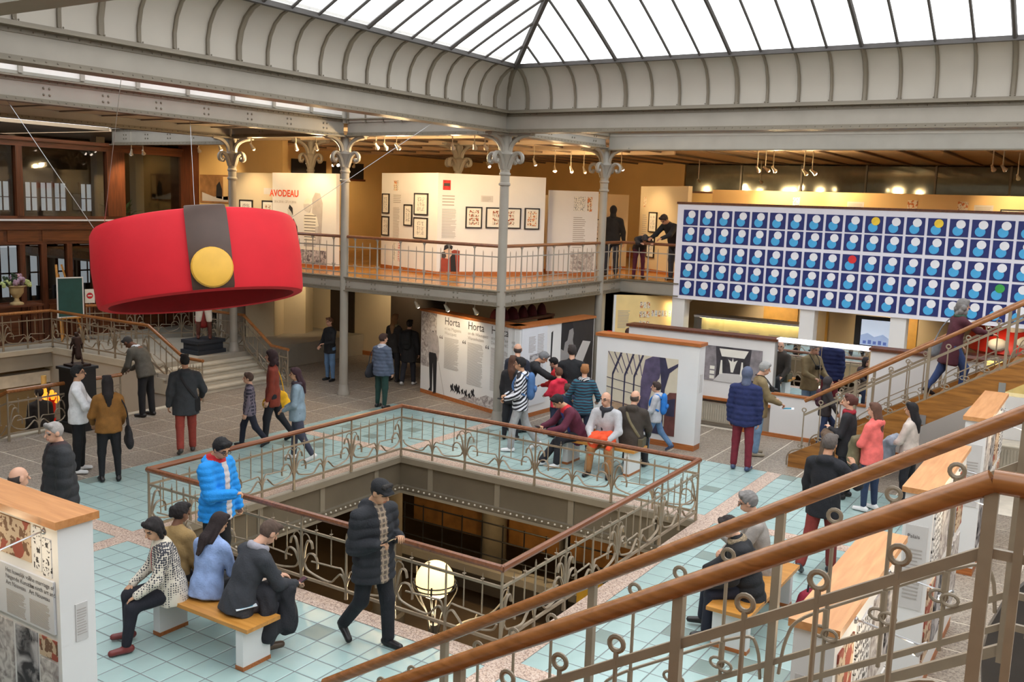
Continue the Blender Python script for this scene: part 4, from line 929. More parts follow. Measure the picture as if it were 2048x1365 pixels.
showcase('lit showcase at right under the blue board in front of red mushroom', -0.5, 3.6, 21.7, 0.9, 1.6)
tag(MB().box(21.95, 22.1, 6.55, 7.05, 1.0, 1.16).build('green_box', mat('jade_green', (52, 158, 122), 0.5)), 'small jade green box lying in the lit showcase', 'box')
tv = thing('wall_screen', 'flat screen showing a pale snowy drawing beside the white pillar', 'screen', (22.4, 4.6, 1.5))
MB().box(22.4, 22.46, 4.22, 5.02, 1.5, 2.22).build('bezel', M_BLACK, tv)
sf = Surf((22.4, 4.88, 1.56), (22.4, 4.25, 1.56)); sf.rect('display', 0, 0.63, 0, 0.58, mat('screen_sky', (206, 222, 246), 0.4, emit=0.8), tv, 0.004, 0.0)
sf.poly('display_hills', [(0, 0), (0, 0.22), (0.15, 0.28), (0.3, 0.2), (0.48, 0.27), (0.63, 0.18), (0.63, 0)], mat('screen_snow', (168, 190, 232), 0.4, emit=0.6), tv, 0.006, 0.003)
for k in range(5): sf.rect('display_house', 0.06+0.11*k, 0.13+0.11*k, 0.03, 0.1+0.02*(k % 2), mat('screen_blue', (96, 120, 190), 0.4, emit=0.5), tv, 0.008, 0.004)
mu = thing('mushroom_model', 'red mushroom cap with white oval spots behind the stair railing', 'model', (23.6, 1.6, 0))
MB().lathe([(0.85, 1.45), (1.25, 1.66), (1.15, 2.0), (0.8, 2.25), (0.4, 2.36), (0.02, 2.4)], (23.6, 1.6, 0), 28).build('cap', mat('mushroom_red', (206, 40, 26), 0.5, 0, 0.06), mu, True)
MB().lathe([(0.6, 0), (0.55, 0.8), (0.62, 1.5)], (23.6, 1.6, 0), 20).build('stem', M_CREAM, mu, True)
for a, zz, r in ((3.2, 1.95, 1.19), (2.75, 1.85, 1.25), (3.6, 1.8, 1.27), (2.95, 2.2, 0.9)):
    MB().ball((23.6+r*math.cos(a), 1.6+r*math.sin(a), zz), 0.2, 12, 8, 0.5, 1, 0.7).build('spot', M_PAPER, mu, True)
# back wall of the space under the gallery, map board
bw_ = struct(MB().box(24.6, 24.8, -6, 10.9, 0, 2.44).build('wall_under_gallery', M_CREAM))
for y, w in ((7.4, 0.9), (6.2, 0.06), (4.2, 0.3)): MB().box(24.57, 24.6, y-w/2, y+w/2, 0.9, 2.2).build('wall_panel', mat('panel_ochre', (208, 164, 84), 0.6), bw_)
mp = thing('map_board', 'yellow lit display board with rows of small pictures beyond the columns', 'display board', (21.0, 9.7, 0))
sf = Surf((20.75, 10.35, 0), (21.75, 9.15, 0)); L = sf.L
sf.rect('board', 0, L, 0.3, 2.36, mat('map_cream', (236, 206, 142), 0.6, 0, 0.05, 2), mp, 0.0, -0.06); sf.rect('edge_strip', 0.0, 0.06, 0.3, 2.36, M_WHITE, mp, 0.01, -0.06)
sf.lines('text_block', 0.12, 0.42, 1.55, 2.0, 12, M_INKL, mp, 0.004)
for r_, n_ in ((2.05, 3), (1.82, 3), (1.58, 3)):
    for k in range(n_): sf.rect('small_picture', 0.66+0.09*k, 0.73+0.09*k, r_, r_+0.15, COMICS[2], mp, 0.006, 0.0)
for k in range(7): sf.rect('small_picture', 0.96+0.085*k, 1.02+0.085*k, 1.85, 2.0, COMICS[(k*3) % 4], mp, 0.006, 0.0)
# fire alarm
tag(MB().box(20.58, 20.6, 10.28, 10.4, 1.35, 1.5).build('alarm_sign', mat('signal_red', (200, 30, 40), 0.5)), 'small red alarm sign on the wall by the column', 'sign')
# ---- gallery: white corner display wall
gw, sfl = stand('gallery_wall', 'left face of the tall white display wall with five framed pages', (18.79, 16.09), (17.97, 13.67), 0.12, 2.72, 2.41, 0, 0.1)
gw2, sfr = stand('gallery_wall', 'right face of the tall white display wall with three framed pages', (17.97, 13.67), (20.3, 12.13), 0.12, 2.72, 2.41, 0, 0.1)
Ll = sfl.L; v = lambda z: z-2.72
for lab, s0, s1, z1, z0, m, ce in (('narrow upper framed page at the far left of the white corner wall', 2.49, 2.15, 4.62, 4.12, COMICS[3], (2, 3)), ('narrow lower framed page at the far left of the white corner wall', 2.5, 2.15, 4.05, 3.56, COMICS[1], (2, 3)),
        ('single framed page between text column and corner pair', 1.45, 1.08, 4.37, 3.85, COMICS[1], (1, 3)), ('upper framed page of the pair left of the wall corner', 0.99, 0.39, 4.65, 4.13, COMICS[1], (2, 3)), ('lower framed page of the pair left of the wall corner', 1.0, 0.39, 4.07, 3.56, COMICS[1], (2, 3))):
    frame(sfl, lab, Ll-s0, Ll-s1, v(z0), v(z1), m, cells=ce)
sfl.rect('cover_print', Ll-1.96, Ll-1.83, v(4.70), v(4.95), COMICS[2], gw, 0.004); sfl.rect('cover_print', Ll-1.81, Ll-1.75, v(4.70), v(4.95), COMICS[1], gw, 0.004)
sfl.lines('text_block', Ll-1.98, Ll-1.62, v(4.4), v(4.62), 5, M_INKL, gw); sfl.lines('text_block', Ll-1.98, Ll-1.68, v(3.5), v(4.3), 26, M_INKL, gw, gap=0.35)
sfl.rect('figure_print', Ll-1.95, Ll-1.83, v(2.95), v(3.4), COMICS[3], gw, 0.004); sfl.rect('figure_print', Ll-1.72, Ll-1.62, v(2.95), v(3.4), pattern('red_print', 'comic', (176, 34, 56), (226, 214, 210), 18), gw, 0.004)
for lab, s0, s1, z1, z0, m, ce in (('framed page of brown comic strips left of the corner column', 0.7, 1.12, 4.37, 3.86, COMICS[0], (1, 4)), ('wide framed double page partly behind the corner column', 1.22, 2.14, 4.37, 3.87, COMICS[0], (2, 4)), ('framed page of dark red strips right of the corner column', 2.24, 2.64, 4.38, 3.86, COMICS[2], (1, 4))):
    frame(sfr, lab, s0, s1, v(z0), v(z1), m, cells=ce, mt=0.18)
sfr.rect('red_cover', 0.12, 0.31, v(4.74), v(4.97), mat('print_red', (206, 46, 42), 0.6, 0, 0.25, 12), gw2, 0.005); sfr.rect('red_cover_title', 0.14, 0.29, v(4.83), v(4.9), M_INK, gw2, 0.007)
sfr.lines('text_block', 0.11, 0.42, v(4.38), v(4.66), 4, M_INKL, gw2); sfr.lines('text_block', 0.11, 0.48, v(3.62), v(4.32), 24, M_INKL, gw2, gap=0.35)
sfr.rect('notice', 1.09, 1.4, v(4.49), v(4.64), M_PAPERG, gw2, 0.004); sfr.lines('notice_text', 1.12, 1.36, v(4.51), v(4.62), 4, M_INKL, gw2, 0.006)
sfr.poly('print_man_jacket', [(0.08, 0.1), (0.12, 0.45), (0.26, 0.55), (0.44, 0.62), (0.58, 0.6), (0.58, 0.1)], mat('print_rust', (150, 62, 44), 0.7, 0, 0.1), gw2, 0.005, 0.001)
sfr.poly('print_man_shirt', [(0.36, 0.1), (0.34, 0.5), (0.46, 0.54), (0.5, 0.1)], M_INKB, gw2, 0.007, 0.004)
sfr.poly('print_man_face', [(0.2, 0.42), (0.17, 0.6), (0.22, 0.68), (0.36, 0.66), (0.38, 0.5), (0.3, 0.4)], mat('print_flesh', (206, 172, 146), 0.7), gw2, 0.008, 0.004)
sfr.poly('print_man_hair', [(0.17, 0.6), (0.19, 0.72), (0.3, 0.76), (0.4, 0.7), (0.38, 0.62), (0.3, 0.66)], M_INKB, gw2, 0.010, 0.006)
sfr.poly('print_camera', [(0.12, 0.44), (0.12, 0.56), (0.2, 0.58), (0.24, 0.46), (0.19, 0.41)], M_INK, gw2, 0.011, 0.006)
# title wall
tw, sf = stand('title_wall', 'white title wall with orange lettering and a drawn man, on the balcony', (17.3, 18.45), (17.3, 16.25), 0.12, 2.72, 2.33, 0, 0.08)
tw2, sf2 = stand('title_wall', 'cream wall end left of the orange lettering on the balcony', (17.4, 20.12), (17.4, 18.46), 0.12, 2.72, 2.32, 0, 0.08, body=M_CREAM)
M_OR = mat('lettering_orange', (222, 84, 52), 0.6, 0, 0.02)
sf.write('lettering', 'AVODEAU', 0.235, -0.09, v(4.46), M_OR, tw, 0.006, 0.006, 'LEFT', 0.92)
sf.write('date_line', '28.6.2016 - 27.11.2016', 0.085, 0.06, v(4.30), M_INKL, tw)
sf.poly('print_shade', [(1.4, 0.6), (1.4, 1.7), (1.5, 1.86), (1.66, 1.84), (1.75, 1.6), (1.7, 0.6)], mat('print_palegrey', (182, 176, 174), 0.7), tw, 0.004, 0.001)
sf.poly('print_head', [(1.12, 1.42), (1.1, 1.58), (1.18, 1.68), (1.34, 1.66), (1.38, 1.5), (1.3, 1.36)], M_PAPERG, tw, 0.008, 0.004)
sf.poly('print_cap', [(1.1, 1.56), (1.16, 1.68), (1.26, 1.72), (1.37, 1.66), (1.38, 1.54), (1.28, 1.58)], M_PAPER, tw, 0.010, 0.006)
sf.poly('print_shirt', [(1.12, 0.62), (1.1, 1.2), (1.2, 1.34), (1.38, 1.36), (1.56, 1.26), (1.62, 1.04), (1.5, 1.0), (1.5, 0.62)], M_PAPER, tw, 0.007, 0.004)
for k in range(9): sf.rect('print_stripe', 1.13, 1.52, 0.68+0.075*k, 0.695+0.075*k, M_INK, tw, 0.009, 0.006)
sf.poly('print_arm', [(1.5, 1.02), (1.6, 1.02), (1.58, 0.7), (1.5, 0.52), (1.44, 0.56), (1.5, 0.75)], M_PAPERG, tw, 0.009, 0.006)
sf.poly('print_legs', [(1.14, 0.1), (1.12, 0.62), (1.5, 0.62), (1.48, 0.1), (1.34, 0.1), (1.31, 0.5), (1.28, 0.1)], M_INKL, tw, 0.007, 0.004)
sf.poly('print_seated', [(0.62, 0.5), (0.62, 1.05), (0.75, 1.2), (0.88, 1.0), (0.92, 0.7), (0.9, 0.5)], M_INKB, tw, 0.006, 0.003)
sf.poly('print_seated_head', [(0.56, 1.25), (0.54, 1.42), (0.62, 1.5), (0.7, 1.42), (0.7, 1.24)], M_PAPERG, tw, 0.006, 0.003); sf.poly('print_seated_hair', [(0.58, 1.45), (0.62, 1.54), (0.72, 1.46), (0.73, 1.28), (0.68, 1.36)], M_INKB, tw, 0.009, 0.005)
sf.rect('print_table', 0.1, 1.9, 0.44, 0.52, M_PAPER, tw, 0.011, 0.008); sf.rect('print_ground', 0.1, 1.9, 0.1, 0.44, pattern('ground_sketch', 'photo', (92, 86, 92), (196, 190, 192), 10), tw, 0.010, 0.007)
frame(sf2, 'framed page partly hidden by the red hat, near its top right edge', 0.35, 0.85, v(3.8), v(4.34), COMICS[1], cells=(2, 3)); frame(sf2, 'framed page right of the column behind the red hat, above its rim', 1.2, 1.62, v(3.8), v(4.34), COMICS[0], cells=(2, 3))
sf2.rect('notice', 1.25, 1.6, v(4.5), v(4.66), M_PAPERG, tw2, 0.004)
# more gallery walls to the right
for lab, a, c, H, col_ in (('narrow cream display wall with printed notes behind the balcony column', (20.75, 12.3), (21.54, 11.31), 2.12, M_WHITE), ('cream display wall behind the leaning visitors', (24.62, 11.6), (23.2, 9.6), 2.35, M_CREAM), ('tall bright cream wall behind the person in black', (22.9, 13.2), (24.5, 11.9), 2.1, M_CREAM), ('cream wall with a lone framed page right of the white corner wall', (20.5, 13.4), (21.4, 12.7), 2.0, M_CREAM)):
    t_, s2_ = stand('gallery_wall', lab, a, c, 0.12, 2.72, H, 0, 0.09, body=col_)
    if 'narrow' in lab:
        s2_.rect('cover_print', s2_.L-0.62, s2_.L-0.34, 1.62, 1.98, COMICS[3], t_, 0.004); s2_.rect('cover_print', s2_.L-0.28, s2_.L-0.16, 1.62, 1.98, COMICS[2], t_, 0.004)
        s2_.lines('text_block', s2_.L-0.62, s2_.L-0.3, 0.7, 1.5, 16, M_INKL, t_); s2_.rect('sketch_print', s2_.L-0.66, s2_.L-0.06, 0.12, 0.6, SKETCH, t_, 0.004)
    elif 'leaning' in lab:
        frame(s2_, 'framed page above the man leaning on the balcony rail', 0.55, 0.98, 1.1, 1.65, COMICS[3], cells=(3, 4)); frame(s2_, 'framed page half hidden by the man leaning on the rail', 0.5, 0.92, 0.4, 0.98, COMICS[1])
        s2_.rect('cover_print', 0.2, 0.33, 1.78, 2.05, COMICS[2], t_, 0.004); s2_.lines('text_block', 0.16, 0.42, 0.7, 1.6, 16, M_INKL, t_)
    elif 'tall' in lab:
        frame(s2_, 'framed comic page just right of the black-coated person', 0.9, 1.3, 0.85, 1.4, COMICS[1], cells=(2, 4)); frame(s2_, 'framed comic page at the left shoulder of the black-coated person', 0.2, 0.6, 0.85, 1.4, COMICS[1], cells=(2, 4))
    else: frame(s2_, 'lone framed comic page on cream wall right of the white corner wall', 0.3, 0.72, 0.98, 1.75, COMICS[1], cells=(2, 4))
# long wall above the blue board
t_, s2_ = stand('gallery_wall', 'long ochre display wall rising behind the blue board', (24.4, 9.4), (24.4, -3.0), 0.12, 2.72, 2.3, 0, 0.09, body=mat('sand_wall', (216, 184, 132), 0.6, 0, 0.04, 1))
for u, w, m in ((2.15, 0.18, COMICS[1]), (4.9, 0.22, COMICS[2]), (6.0, 0.22, COMICS[2])): s2_.rect('cover_print', u, u+w, 1.85, 2.15, m, t_, 0.004)
for u in (3.5, 6.35): s2_.rect('notice', u, u+0.4, 1.85, 2.08, M_PAPERG, t_, 0.004); s2_.lines('notice_text', u+0.03, u+0.36, 1.88, 2.05, 5, M_INKL, t_, 0.006)
frame(s2_, 'framed page whose top shows above the blue board', 6.9, 7.6, 1.4, 2.0, COMICS[0])
op = thing('wall_poster', 'brown photo poster on the ochre wall left of the balcony column', 'poster', (18.52, 22.1, 4.2)); sf = Surf((18.54, 22.75, 4.2), (18.54, 21.5, 4.2))
sf.rect('print', 0, 1.25, 0, 0.8, mat('sepia_print', (150, 110, 70), 0.6, 0, 0.2, 4), op, 0.01, 0.002)
sf.poly('print_writer', [(0.7, 0.15), (0.72, 0.5), (0.85, 0.62), (0.95, 0.4), (0.95, 0.12)], M_INKB, op, 0.012, 0.008); sf.poly('print_desk', [(0.1, 0.05), (0.1, 0.3), (0.6, 0.18), (1.2, 0.2), (1.2, 0.05)], M_PAPERG, op, 0.012, 0.008)
sf.poly('print_stripes', [(1.0, 0.1), (1.0, 0.75), (1.2, 0.75), (1.2, 0.1)], MATS['sand_wall'], op, 0.012, 0.008)
# ---- display wall at lower left
lp, sf = stand('display_wall', 'white display wall with oak cap filling the lower left corner', (3.91, 10.2), (3.91, 6.45), 0.29, 0, 2.05, 0.06, 0.1, wood('cap_oak', (178, 116, 62), (204, 142, 86), 'Y', 1.4), 0.035)
L = sf.L; U = lambda y: 10.2-y
sf.rect('poster_interior', U(7.26), U(6.80), 1.64, 1.95, COLP, lp, 0.008); sf.rect('poster_sketch', U(6.76), U(6.66), 1.60, 1.95, pattern('ink_sketch', 'comic', (60, 58, 60), (214, 212, 212), 16), lp, 0.008); sf.rect('poster_sketch', U(6.64), U(6.53), 1.58, 1.88, MATS['ink_sketch'], lp, 0.008)
sf.rect('text_board', U(7.9), U(6.50), 1.14, 1.56, mat('board_palegrey', (204, 204, 208), 0.6, 0, 0.01), lp, 0.02, 0.002)
for a, hd in ((7.14, 'Het huwelijk van\nNegende Kunst en\nArt Nouveau'), (6.82, 'The marriage of\nthe ninth art and\nArt Nouveau')):
    sf.write('heading', hd, 0.052, U(a), 1.50, M_INK, lp, 0.023)
    sf.lines('text_block', U(a), U(a-0.27), 1.16, 1.36, 22, M_INKL, lp, 0.022)
sf.rect('poster_map', U(7.4), U(7.1), 0.5, 1.08, SKETCH, lp, 0.008); sf.rect('poster_crowd', U(7.06), U(6.76), 0.4, 1.08, PHOTO, lp, 0.008)
sf.rect('poster_colour', U(6.73), U(6.50), 0.92, 1.08, COLP, lp, 0.008); sf.rect('poster_colour', U(6.73), U(6.50), 0.7, 0.9, SKETCH, lp, 0.008)
MB().box(4.03, 4.13, 6.442, 6.45, 1.05, 1.35).build('small_notice', M_PAPERG, lp)
b = MB(); s3 = Surf((3.91, 6.45, 0), (4.2, 6.45, 0)); s3.lines('notice_text', 0.13, 0.21, 1.1, 1.32, 10, M_INKL, lp, 0.01)
def arm_lamp(label, p, d, power=14, col=(1, 0.82, 0.55)):
    """chrome display lamp on a thin arm, d = outward direction"""
    d = Vector(d); t = thing('arm_lamp', label, 'lamp', p, 0, 'chrome arm lamps on the display walls')
    p = Vector(p); e = p+d*0.42+Vector((0, 0, -0.06))
    MB().tube([p, p+d*0.05, e], 0.007, 6).build('arm', M_STEEL, t); MB().ball(p, 0.025, 8, 6).build('mount', M_STEEL, t, True)
    b = MB().tube([e+d*0.02+Vector((0, 0, 0.03)), e-d*0.03-Vector((0, 0, 0.03)), e-d*0.05-Vector((0, 0, 0.05))], [0.012, 0.03, 0.036], 10); b.build('head', M_STEEL, t, True)
    MB().ball(e-d*0.05-Vector((0, 0, 0.05)), 0.022, 8, 6).build('bulb', mat('warm_bulb', (255, 214, 160), 0.5, emit=30), t, True)
    l = bpy.data.lights.new('lamp_light', 'POINT'); l.energy = power; l.color = col; l.shadow_soft_size = 0.03
    lo = bpy.data.objects.new('lamp_light', l); COL.objects.link(lo); lo.location = e-d*0.09-Vector((0, 0, 0.09)); setp(lo, t)
arm_lamp('chrome arm lamp on the lower left display wall', (3.91, 6.62, 1.93), (-1, 0, 0), 5)
arm_lamp('chrome arm lamp far up the lower left display wall', (3.91, 7.5, 1.93), (-1, 0, 0), 8)
# ---- row of display walls behind the near stair rails
for i, (xa, xb, lab) in enumerate(((5.6, 7.6, 'nearest oak-capped display wall behind the stair rails'), (9.08, 11.15, 'second oak-capped display wall behind the stair rails, right of women'), (12.9, 15.0, 'third oak-capped display wall, below the upper staircase'))):
    t_, sf = stand('display_wall', lab, (xb, 1.46), (xa, 1.46), 0.25, 0, 2.05, 0.05, 0.1, wood('cap_oak_x', (186, 126, 74), (210, 152, 98), 'X', 1.4), 0.03)
    bs = Surf((xa, 1.21, 0), (xb, 1.21, 0)); L = bs.L
    for k in range(4):
        bs.rect('poster', 0.08+k*L/4, (k+1)*L/4-0.02, 1.2, 1.85, (COLP, MATS['ink_sketch'], SKETCH, PHOTO)[(k+i) % 4], t_, 0.012); bs.rect('poster', 0.08+k*L/4, (k+1)*L/4-0.02, 0.35, 1.1, (SKETCH, COLP, PHOTO, MATS['ink_sketch'])[(k+i) % 4], t_, 0.012)
    MB().box(xa-0.008, xa, 1.24, 1.43, 0.9, 1.7).build('text_sheet', M_PAPERG, t_)
    es = Surf((xa-0.008, 1.46, 0), (xa-0.008, 1.21, 0)); es.lines('text_block', 0.05, 0.2, 1.0, 1.5, 14, M_INKL, t_, 0.004)
    if i == 1: es.write('heading', 'Palais', 0.05, 0.05, 1.58, M_INK, t_, 0.005)
    for k in range(2): arm_lamp(('left', 'right')[k]+' chrome arm lamp on the '+('nearest', 'second', 'third')[i]+' oak-capped display wall', (xa+0.5+k*1.0, 1.21, 1.92), (0, -1, 0), 6)
# ---- benches
def bench(label, x0, x1, y0, y1):
    t = thing('bench', label, 'bench', ((x0+x1)/2, (y0+y1)/2, 0), 0, 'oak benches on white slab legs'); lx = (x1-x0) > (y1-y0)
    MB().box(x0, x1, y0, y1, 0.42, 0.46).build('seat', M_BENCH, t)
    for k in (0, 1):
        if lx: q = ((x0+0.1, x0+0.2), (x1-0.2, x1-0.1))[k]; a = (q[0], q[1], y0+0.04, y1-0.04)
        else: q = ((y0+0.1, y0+0.2), (y1-0.2, y1-0.1))[k]; a = (x0+0.04, x1-0.04, q[0], q[1])
        lg = MB().box(*a, 0.04, 0.42).build('leg', M_WHITE, t); MB().box(a[0]-0.005, a[1]+0.005, a[2]-0.005, a[3]+0.005, 0, 0.04).build('foot_board', M_CHERRY, lg)
bench('oak bench in the left foreground with four sitters', 5.78, 6.2, 6.52, 8.05)
bench('oak bench beyond the well with three men sitting', 14.1, 14.62, 6.52, 8.0)
bench('oak bench behind the stair rails with a parka wearer', 8.95, 10.7, 2.78, 3.24)
# ---- hanging red hat
hat = thing('hanging_hat', 'giant red bellhop hat with brown strap and yellow button hanging from wires', 'hanging decoration', (10.3, 12.7, 2.9))
HM = Matrix.Translation((10.15, 12.5, 3.36))@Matrix.Rotation(math.radians(5.5), 4, Vector((-0.63, -0.776, 0)))@Matrix.Rotation(math.radians(-12), 4, Vector((0.776, -0.63, 0)))
Rh, Hh = 1.58, 0.63
def hp(a, r, z): return HM@Vector((r*math.cos(a), r*math.sin(a), z))
prof = [(Rh-0.16, -Hh+0.02), (Rh-0.1, -Hh), (Rh-0.02, -Hh+0.03), (Rh, -Hh+0.1), (Rh+0.03, 0), (Rh, Hh-0.12), (Rh-0.05, Hh-0.03), (Rh-0.16, Hh), (Rh-0.6, Hh+0.03), (0.02, Hh+0.05)]
n = 64; vs = [hp(2*math.pi*k/n, r, z) for r, z in prof for k in range(n)]
b = MB().add(vs, [(i*n+k, i*n+(k+1) % n, (i+1)*n+(k+1) % n, (i+1)*n+k) for i in range(len(prof)-1) for k in range(n)])
M_RED = mat('red_hat_cloth', (214, 24, 40), 0.75, 0, 0.03, 2, 0.15, 8)
b.build('crown', M_RED, hat, True)
prof = [(Rh-0.16, -Hh+0.02), (Rh-0.2, -Hh+0.1), (Rh-0.22, Hh-0.1), (0.02, Hh-0.05)]
vs = [hp(2*math.pi*k/n, r, z) for r, z in prof for k in range(n)]
MB().add(vs, [(i*n+k, (i+1)*n+k, (i+1)*n+(k+1) % n, i*n+(k+1) % n) for i in range(len(prof)-1) for k in range(n)]).build('lining', mat('red_lining', (150, 10, 20), 0.8), hat, True)
a0 = math.atan2(-12.66, -10.28)+0.11; da = 0.185
prof = [(Rh+0.004, -Hh+0.03), (Rh+0.035, -Hh+0.08), (Rh+0.06, 0), (Rh+0.03, Hh-0.1), (Rh-0.02, Hh+0.0), (Rh-0.16, Hh+0.04), (Rh-0.5, Hh+0.06)]
m = 7; vs = [hp(a0-da+2*da*k/(m-1), r+0.012, z) for r, z in prof for k in range(m)]+[hp(a0-da+2*da*k/(m-1), r-0.02, z) for r, z in prof for k in range(m)]
N_ = len(prof)*m
fs = [(i*m+k, i*m+k+1, (i+1)*m+k+1, (i+1)*m+k) for i in range(len(prof)-1) for k in range(m-1)]+[(i*m, (i+1)*m, N_+(i+1)*m, N_+i*m) for i in range(len(prof)-1)]+[(i*m+m-1, N_+i*m+m-1, N_+(i+1)*m+m-1, (i+1)*m+m-1) for i in range(len(prof)-1)]+[(k, N_+k, N_+k+1, k+1) for k in range(m-1)]
MB().add(vs, fs).build('strap', mat('brown_leather', (76, 54, 44), 0.45, 0, 0.08, 3), hat, True)
ab = a0; c = hp(ab, Rh+0.075, -0.30); ax = (hp(ab, Rh+1, -0.3)-hp(ab, Rh, -0.3)).normalized(); up_ = (hp(ab, Rh, 0)-hp(ab, Rh, -1)).normalized(); sd = ax.cross(up_)
b = MB(); rings = [(0.29, -0.03), (0.30, 0.02), (0.28, 0.055), (0.2, 0.075), (0.05, 0.082)]; kk = 28
vs = [c+(sd*math.cos(2*math.pi*k/kk)+up_*math.sin(2*math.pi*k/kk))*r+ax*z for r, z in rings for k in range(kk)]
b.add(vs, [(i*kk+k, i*kk+(k+1) % kk, (i+1)*kk+(k+1) % kk, (i+1)*kk+k) for i in range(len(rings)-1) for k in range(kk)]+[tuple((len(rings)-1)*kk+k for k in range(kk))]).build('button', mat('yellow_button', (228, 176, 64), 0.5, 0, 0.05, 4), hat, True)
for (p, a) in (((7.4, 10.5, 5.84), 3.0), ((8.4, 14.77, 5.8), 2.4), ((11.83, 14.77, 5.8), 0.9), ((13.6, 10.5, 5.84), -0.4)):
    MB().tube([p, hp(a, Rh-0.1, Hh)], 0.0045, 5).build('wire', M_STEEL, hat)
# ---- globe lamp in the well
gl_ = thing('globe_lamp', 'glowing globe lamp in an iron cage inside the floor well', 'lamp', (9.25, 6.95, -3.6))
gc = Vector((9.25, 6.95, -0.29))
MB().ball(gc, 0.245, 24, 16).build('globe', mat('lit_globe', (255, 214, 140), 0.4, 0, 0, emit=3.2), gl_, True)
for dz, r in ((-0.03, 0.27), (-0.09, 0.265)):
    MB().tube([gc+Vector((r*math.cos(a), r*math.sin(a), dz)) for a in np.linspace(0, 2*math.pi, 29)], 0.010, 6).build('ring', M_BLACK, gl_, True)
for k in range(4):
    a = k*math.pi/2+0.5
    MB().tube(smooth_path([gc+Vector((r*math.cos(a), r*math.sin(a), z)) for r, z in ((0.27, 0.0), (0.29, -0.12), (0.2, -0.3), (0.1, -0.45), (0.06, -0.7))], 4), 0.012, 6).build('cage_arm', M_BLACK, gl_, True)
    MB().tube(smooth_path([gc+Vector((r*math.cos(a+0.4), r*math.sin(a+0.4), z)) for r, z in ((0.06, -0.8), (0.4, -0.62), (0.75, -0.55), (0.95, -0.35), (1.0, -0.2))], 4), 0.014, 6).build('branch', M_IROND, gl_, True)
    MB().tube(smooth_path([gc+Vector((r*math.cos(a+1.0), r*math.sin(a+1.0), z)) for r, z in ((0.06, -0.9), (0.35, -0.85), (0.7, -0.95), (0.9, -0.75))], 4), 0.012, 6).build('branch', M_IROND, gl_, True)
MB().tube([gc+Vector((0, 0, -0.6)), gc+Vector((0, 0, -3.3))], [0.05, 0.07], 10).build('post', M_BLACK, gl_, True)
l = bpy.data.lights.new('lamp_light', 'POINT'); l.energy = 160; l.color = (1, 0.78, 0.45); l.shadow_soft_size = 0.26
lo = bpy.data.objects.new('lamp_light', l); COL.objects.link(lo); lo.location = gc+Vector((0, 0, -0.42)); setp(lo, gl_)
# lower hall fittings: wooden gallery front with rail, yellow panels, added fill lamps
lg = thing('lower_gallery', 'wooden gallery front with dark railing down in the lower hall', 'gallery', (15.6, 9.6, -3.6))
MB().box(15.1, 15.5, 5.0, 13.0, -2.95, -2.8).build('ledge', M_STONES, lg); MB().box(16.45, 16.55, 5.0, 13.0, -2.75, -1.9).build('panel', mat('amber_panel', (134, 92, 46), 0.5, 0, 0.15, 4), lg)
MB().box(15.08, 15.52, 5.0, 13.0, -3.3, -2.95).build('fascia', M_DARK, lg)
for k in range(16): MB().tube([(15.25, 5.3+0.5*k, -2.8), (15.25, 5.3+0.5*k, -1.85)], 0.015, 6).build('post', M_BLACK, lg)
for z in (-1.88, -2.2, -2.55): MB().tube([(15.25, 5.0, z), (15.25, 13.0, z)], 0.016, 6).build('bar', M_BLACK, lg)
for q in ((15.1, 5.2), (15.1, 12.8)): MB().box(q[0], q[0]+0.4, q[1]-0.2, q[1]+0.2, -3.6, -3.3).build('pier', M_STONES, lg)
tag(MB().box(13.2, 13.3, 6.3, 7.0, -2.9, -1.6).build('yellow_panel', mat('mustard_panel', (206, 156, 44), 0.6)), 'mustard yellow panel leaning in the lower hall behind globe lamp', 'panel')
def lower_fill(label, x, y, z, e):  # unseen lamps added to brighten the hall under the floor
    t = thing('added_fill_lamp', label, 'lamp', (x, y, z), 0, 'added fill lamps of the lower hall')
    MB().lathe([(0.02, 0.12), (0.05, 0.1), (0.12, 0.0), (0.13, -0.02)], (x, y, z), 14).build('shade', M_BLACK, t, True); MB().ball((x, y, z-0.02), 0.06, 10, 6).build('bulb', mat('warm_bulb', (255, 214, 160), 0.5, emit=30), t, True)
    l = bpy.data.lights.new('lamp_light', 'POINT'); l.energy = e; l.color = (1, 0.75, 0.42); l.shadow_soft_size = 0.1
    lo = bpy.data.objects.new('lamp_light', l); COL.objects.link(lo); lo.location = (x, y, z-0.15); setp(lo, t)
lower_fill('added warm fill lamp under the floor beyond the well', 14.4, 9.4, -0.45, 140)
lower_fill('added warm fill lamp under the floor near the stair opening', 10.6, 19.8, -0.2, 70)
lower_fill('added warm fill lamp under the floor beside the far well edge', 11.0, 12.2, -0.6, 120)
# ---- things on the landing
ez = thing('easel', 'green chalkboard on a wooden easel at the landing railing', 'easel', (14.3, 22.6, LZ))
for a, c in (((14.0, 22.55, LZ), (14.05, 22.8, 2.55)), ((14.55, 22.45, LZ), (14.2, 22.8, 2.55)), ((14.35, 23.05, LZ), (14.12, 22.82, 2.3)), ((13.98, 22.5, 1.2), (14.6, 22.45, 1.2))):
    MB().bar(a, c, 0.05, 0.035).build('leg' if a[2] < 1 else 'ledge', MATS['bench_oak'], ez)
sf = Surf((13.95, 22.62, 1.22), (14.55, 22.48, 1.22)); b_ = sf.rect('chalkboard', 0, 0.62, 0, 1.0, mat('chalk_green', (30, 74, 68), 0.6, 0, 0.08), ez, 0.02, 0.0)
for q in ((-0.02, 0.64, -0.02, 0.012), (-0.02, 0.64, 0.99, 1.02), (-0.02, 0.01, 0, 1.0), (0.61, 0.64, 0, 1.0)): sf.rect('board_frame', *q, M_WHITE, ez, 0.028, 0.0)
ns = thing('notice_stand', 'white notice with a red no-entry disc on a steel post', 'sign', (14.75, 22.5, LZ))
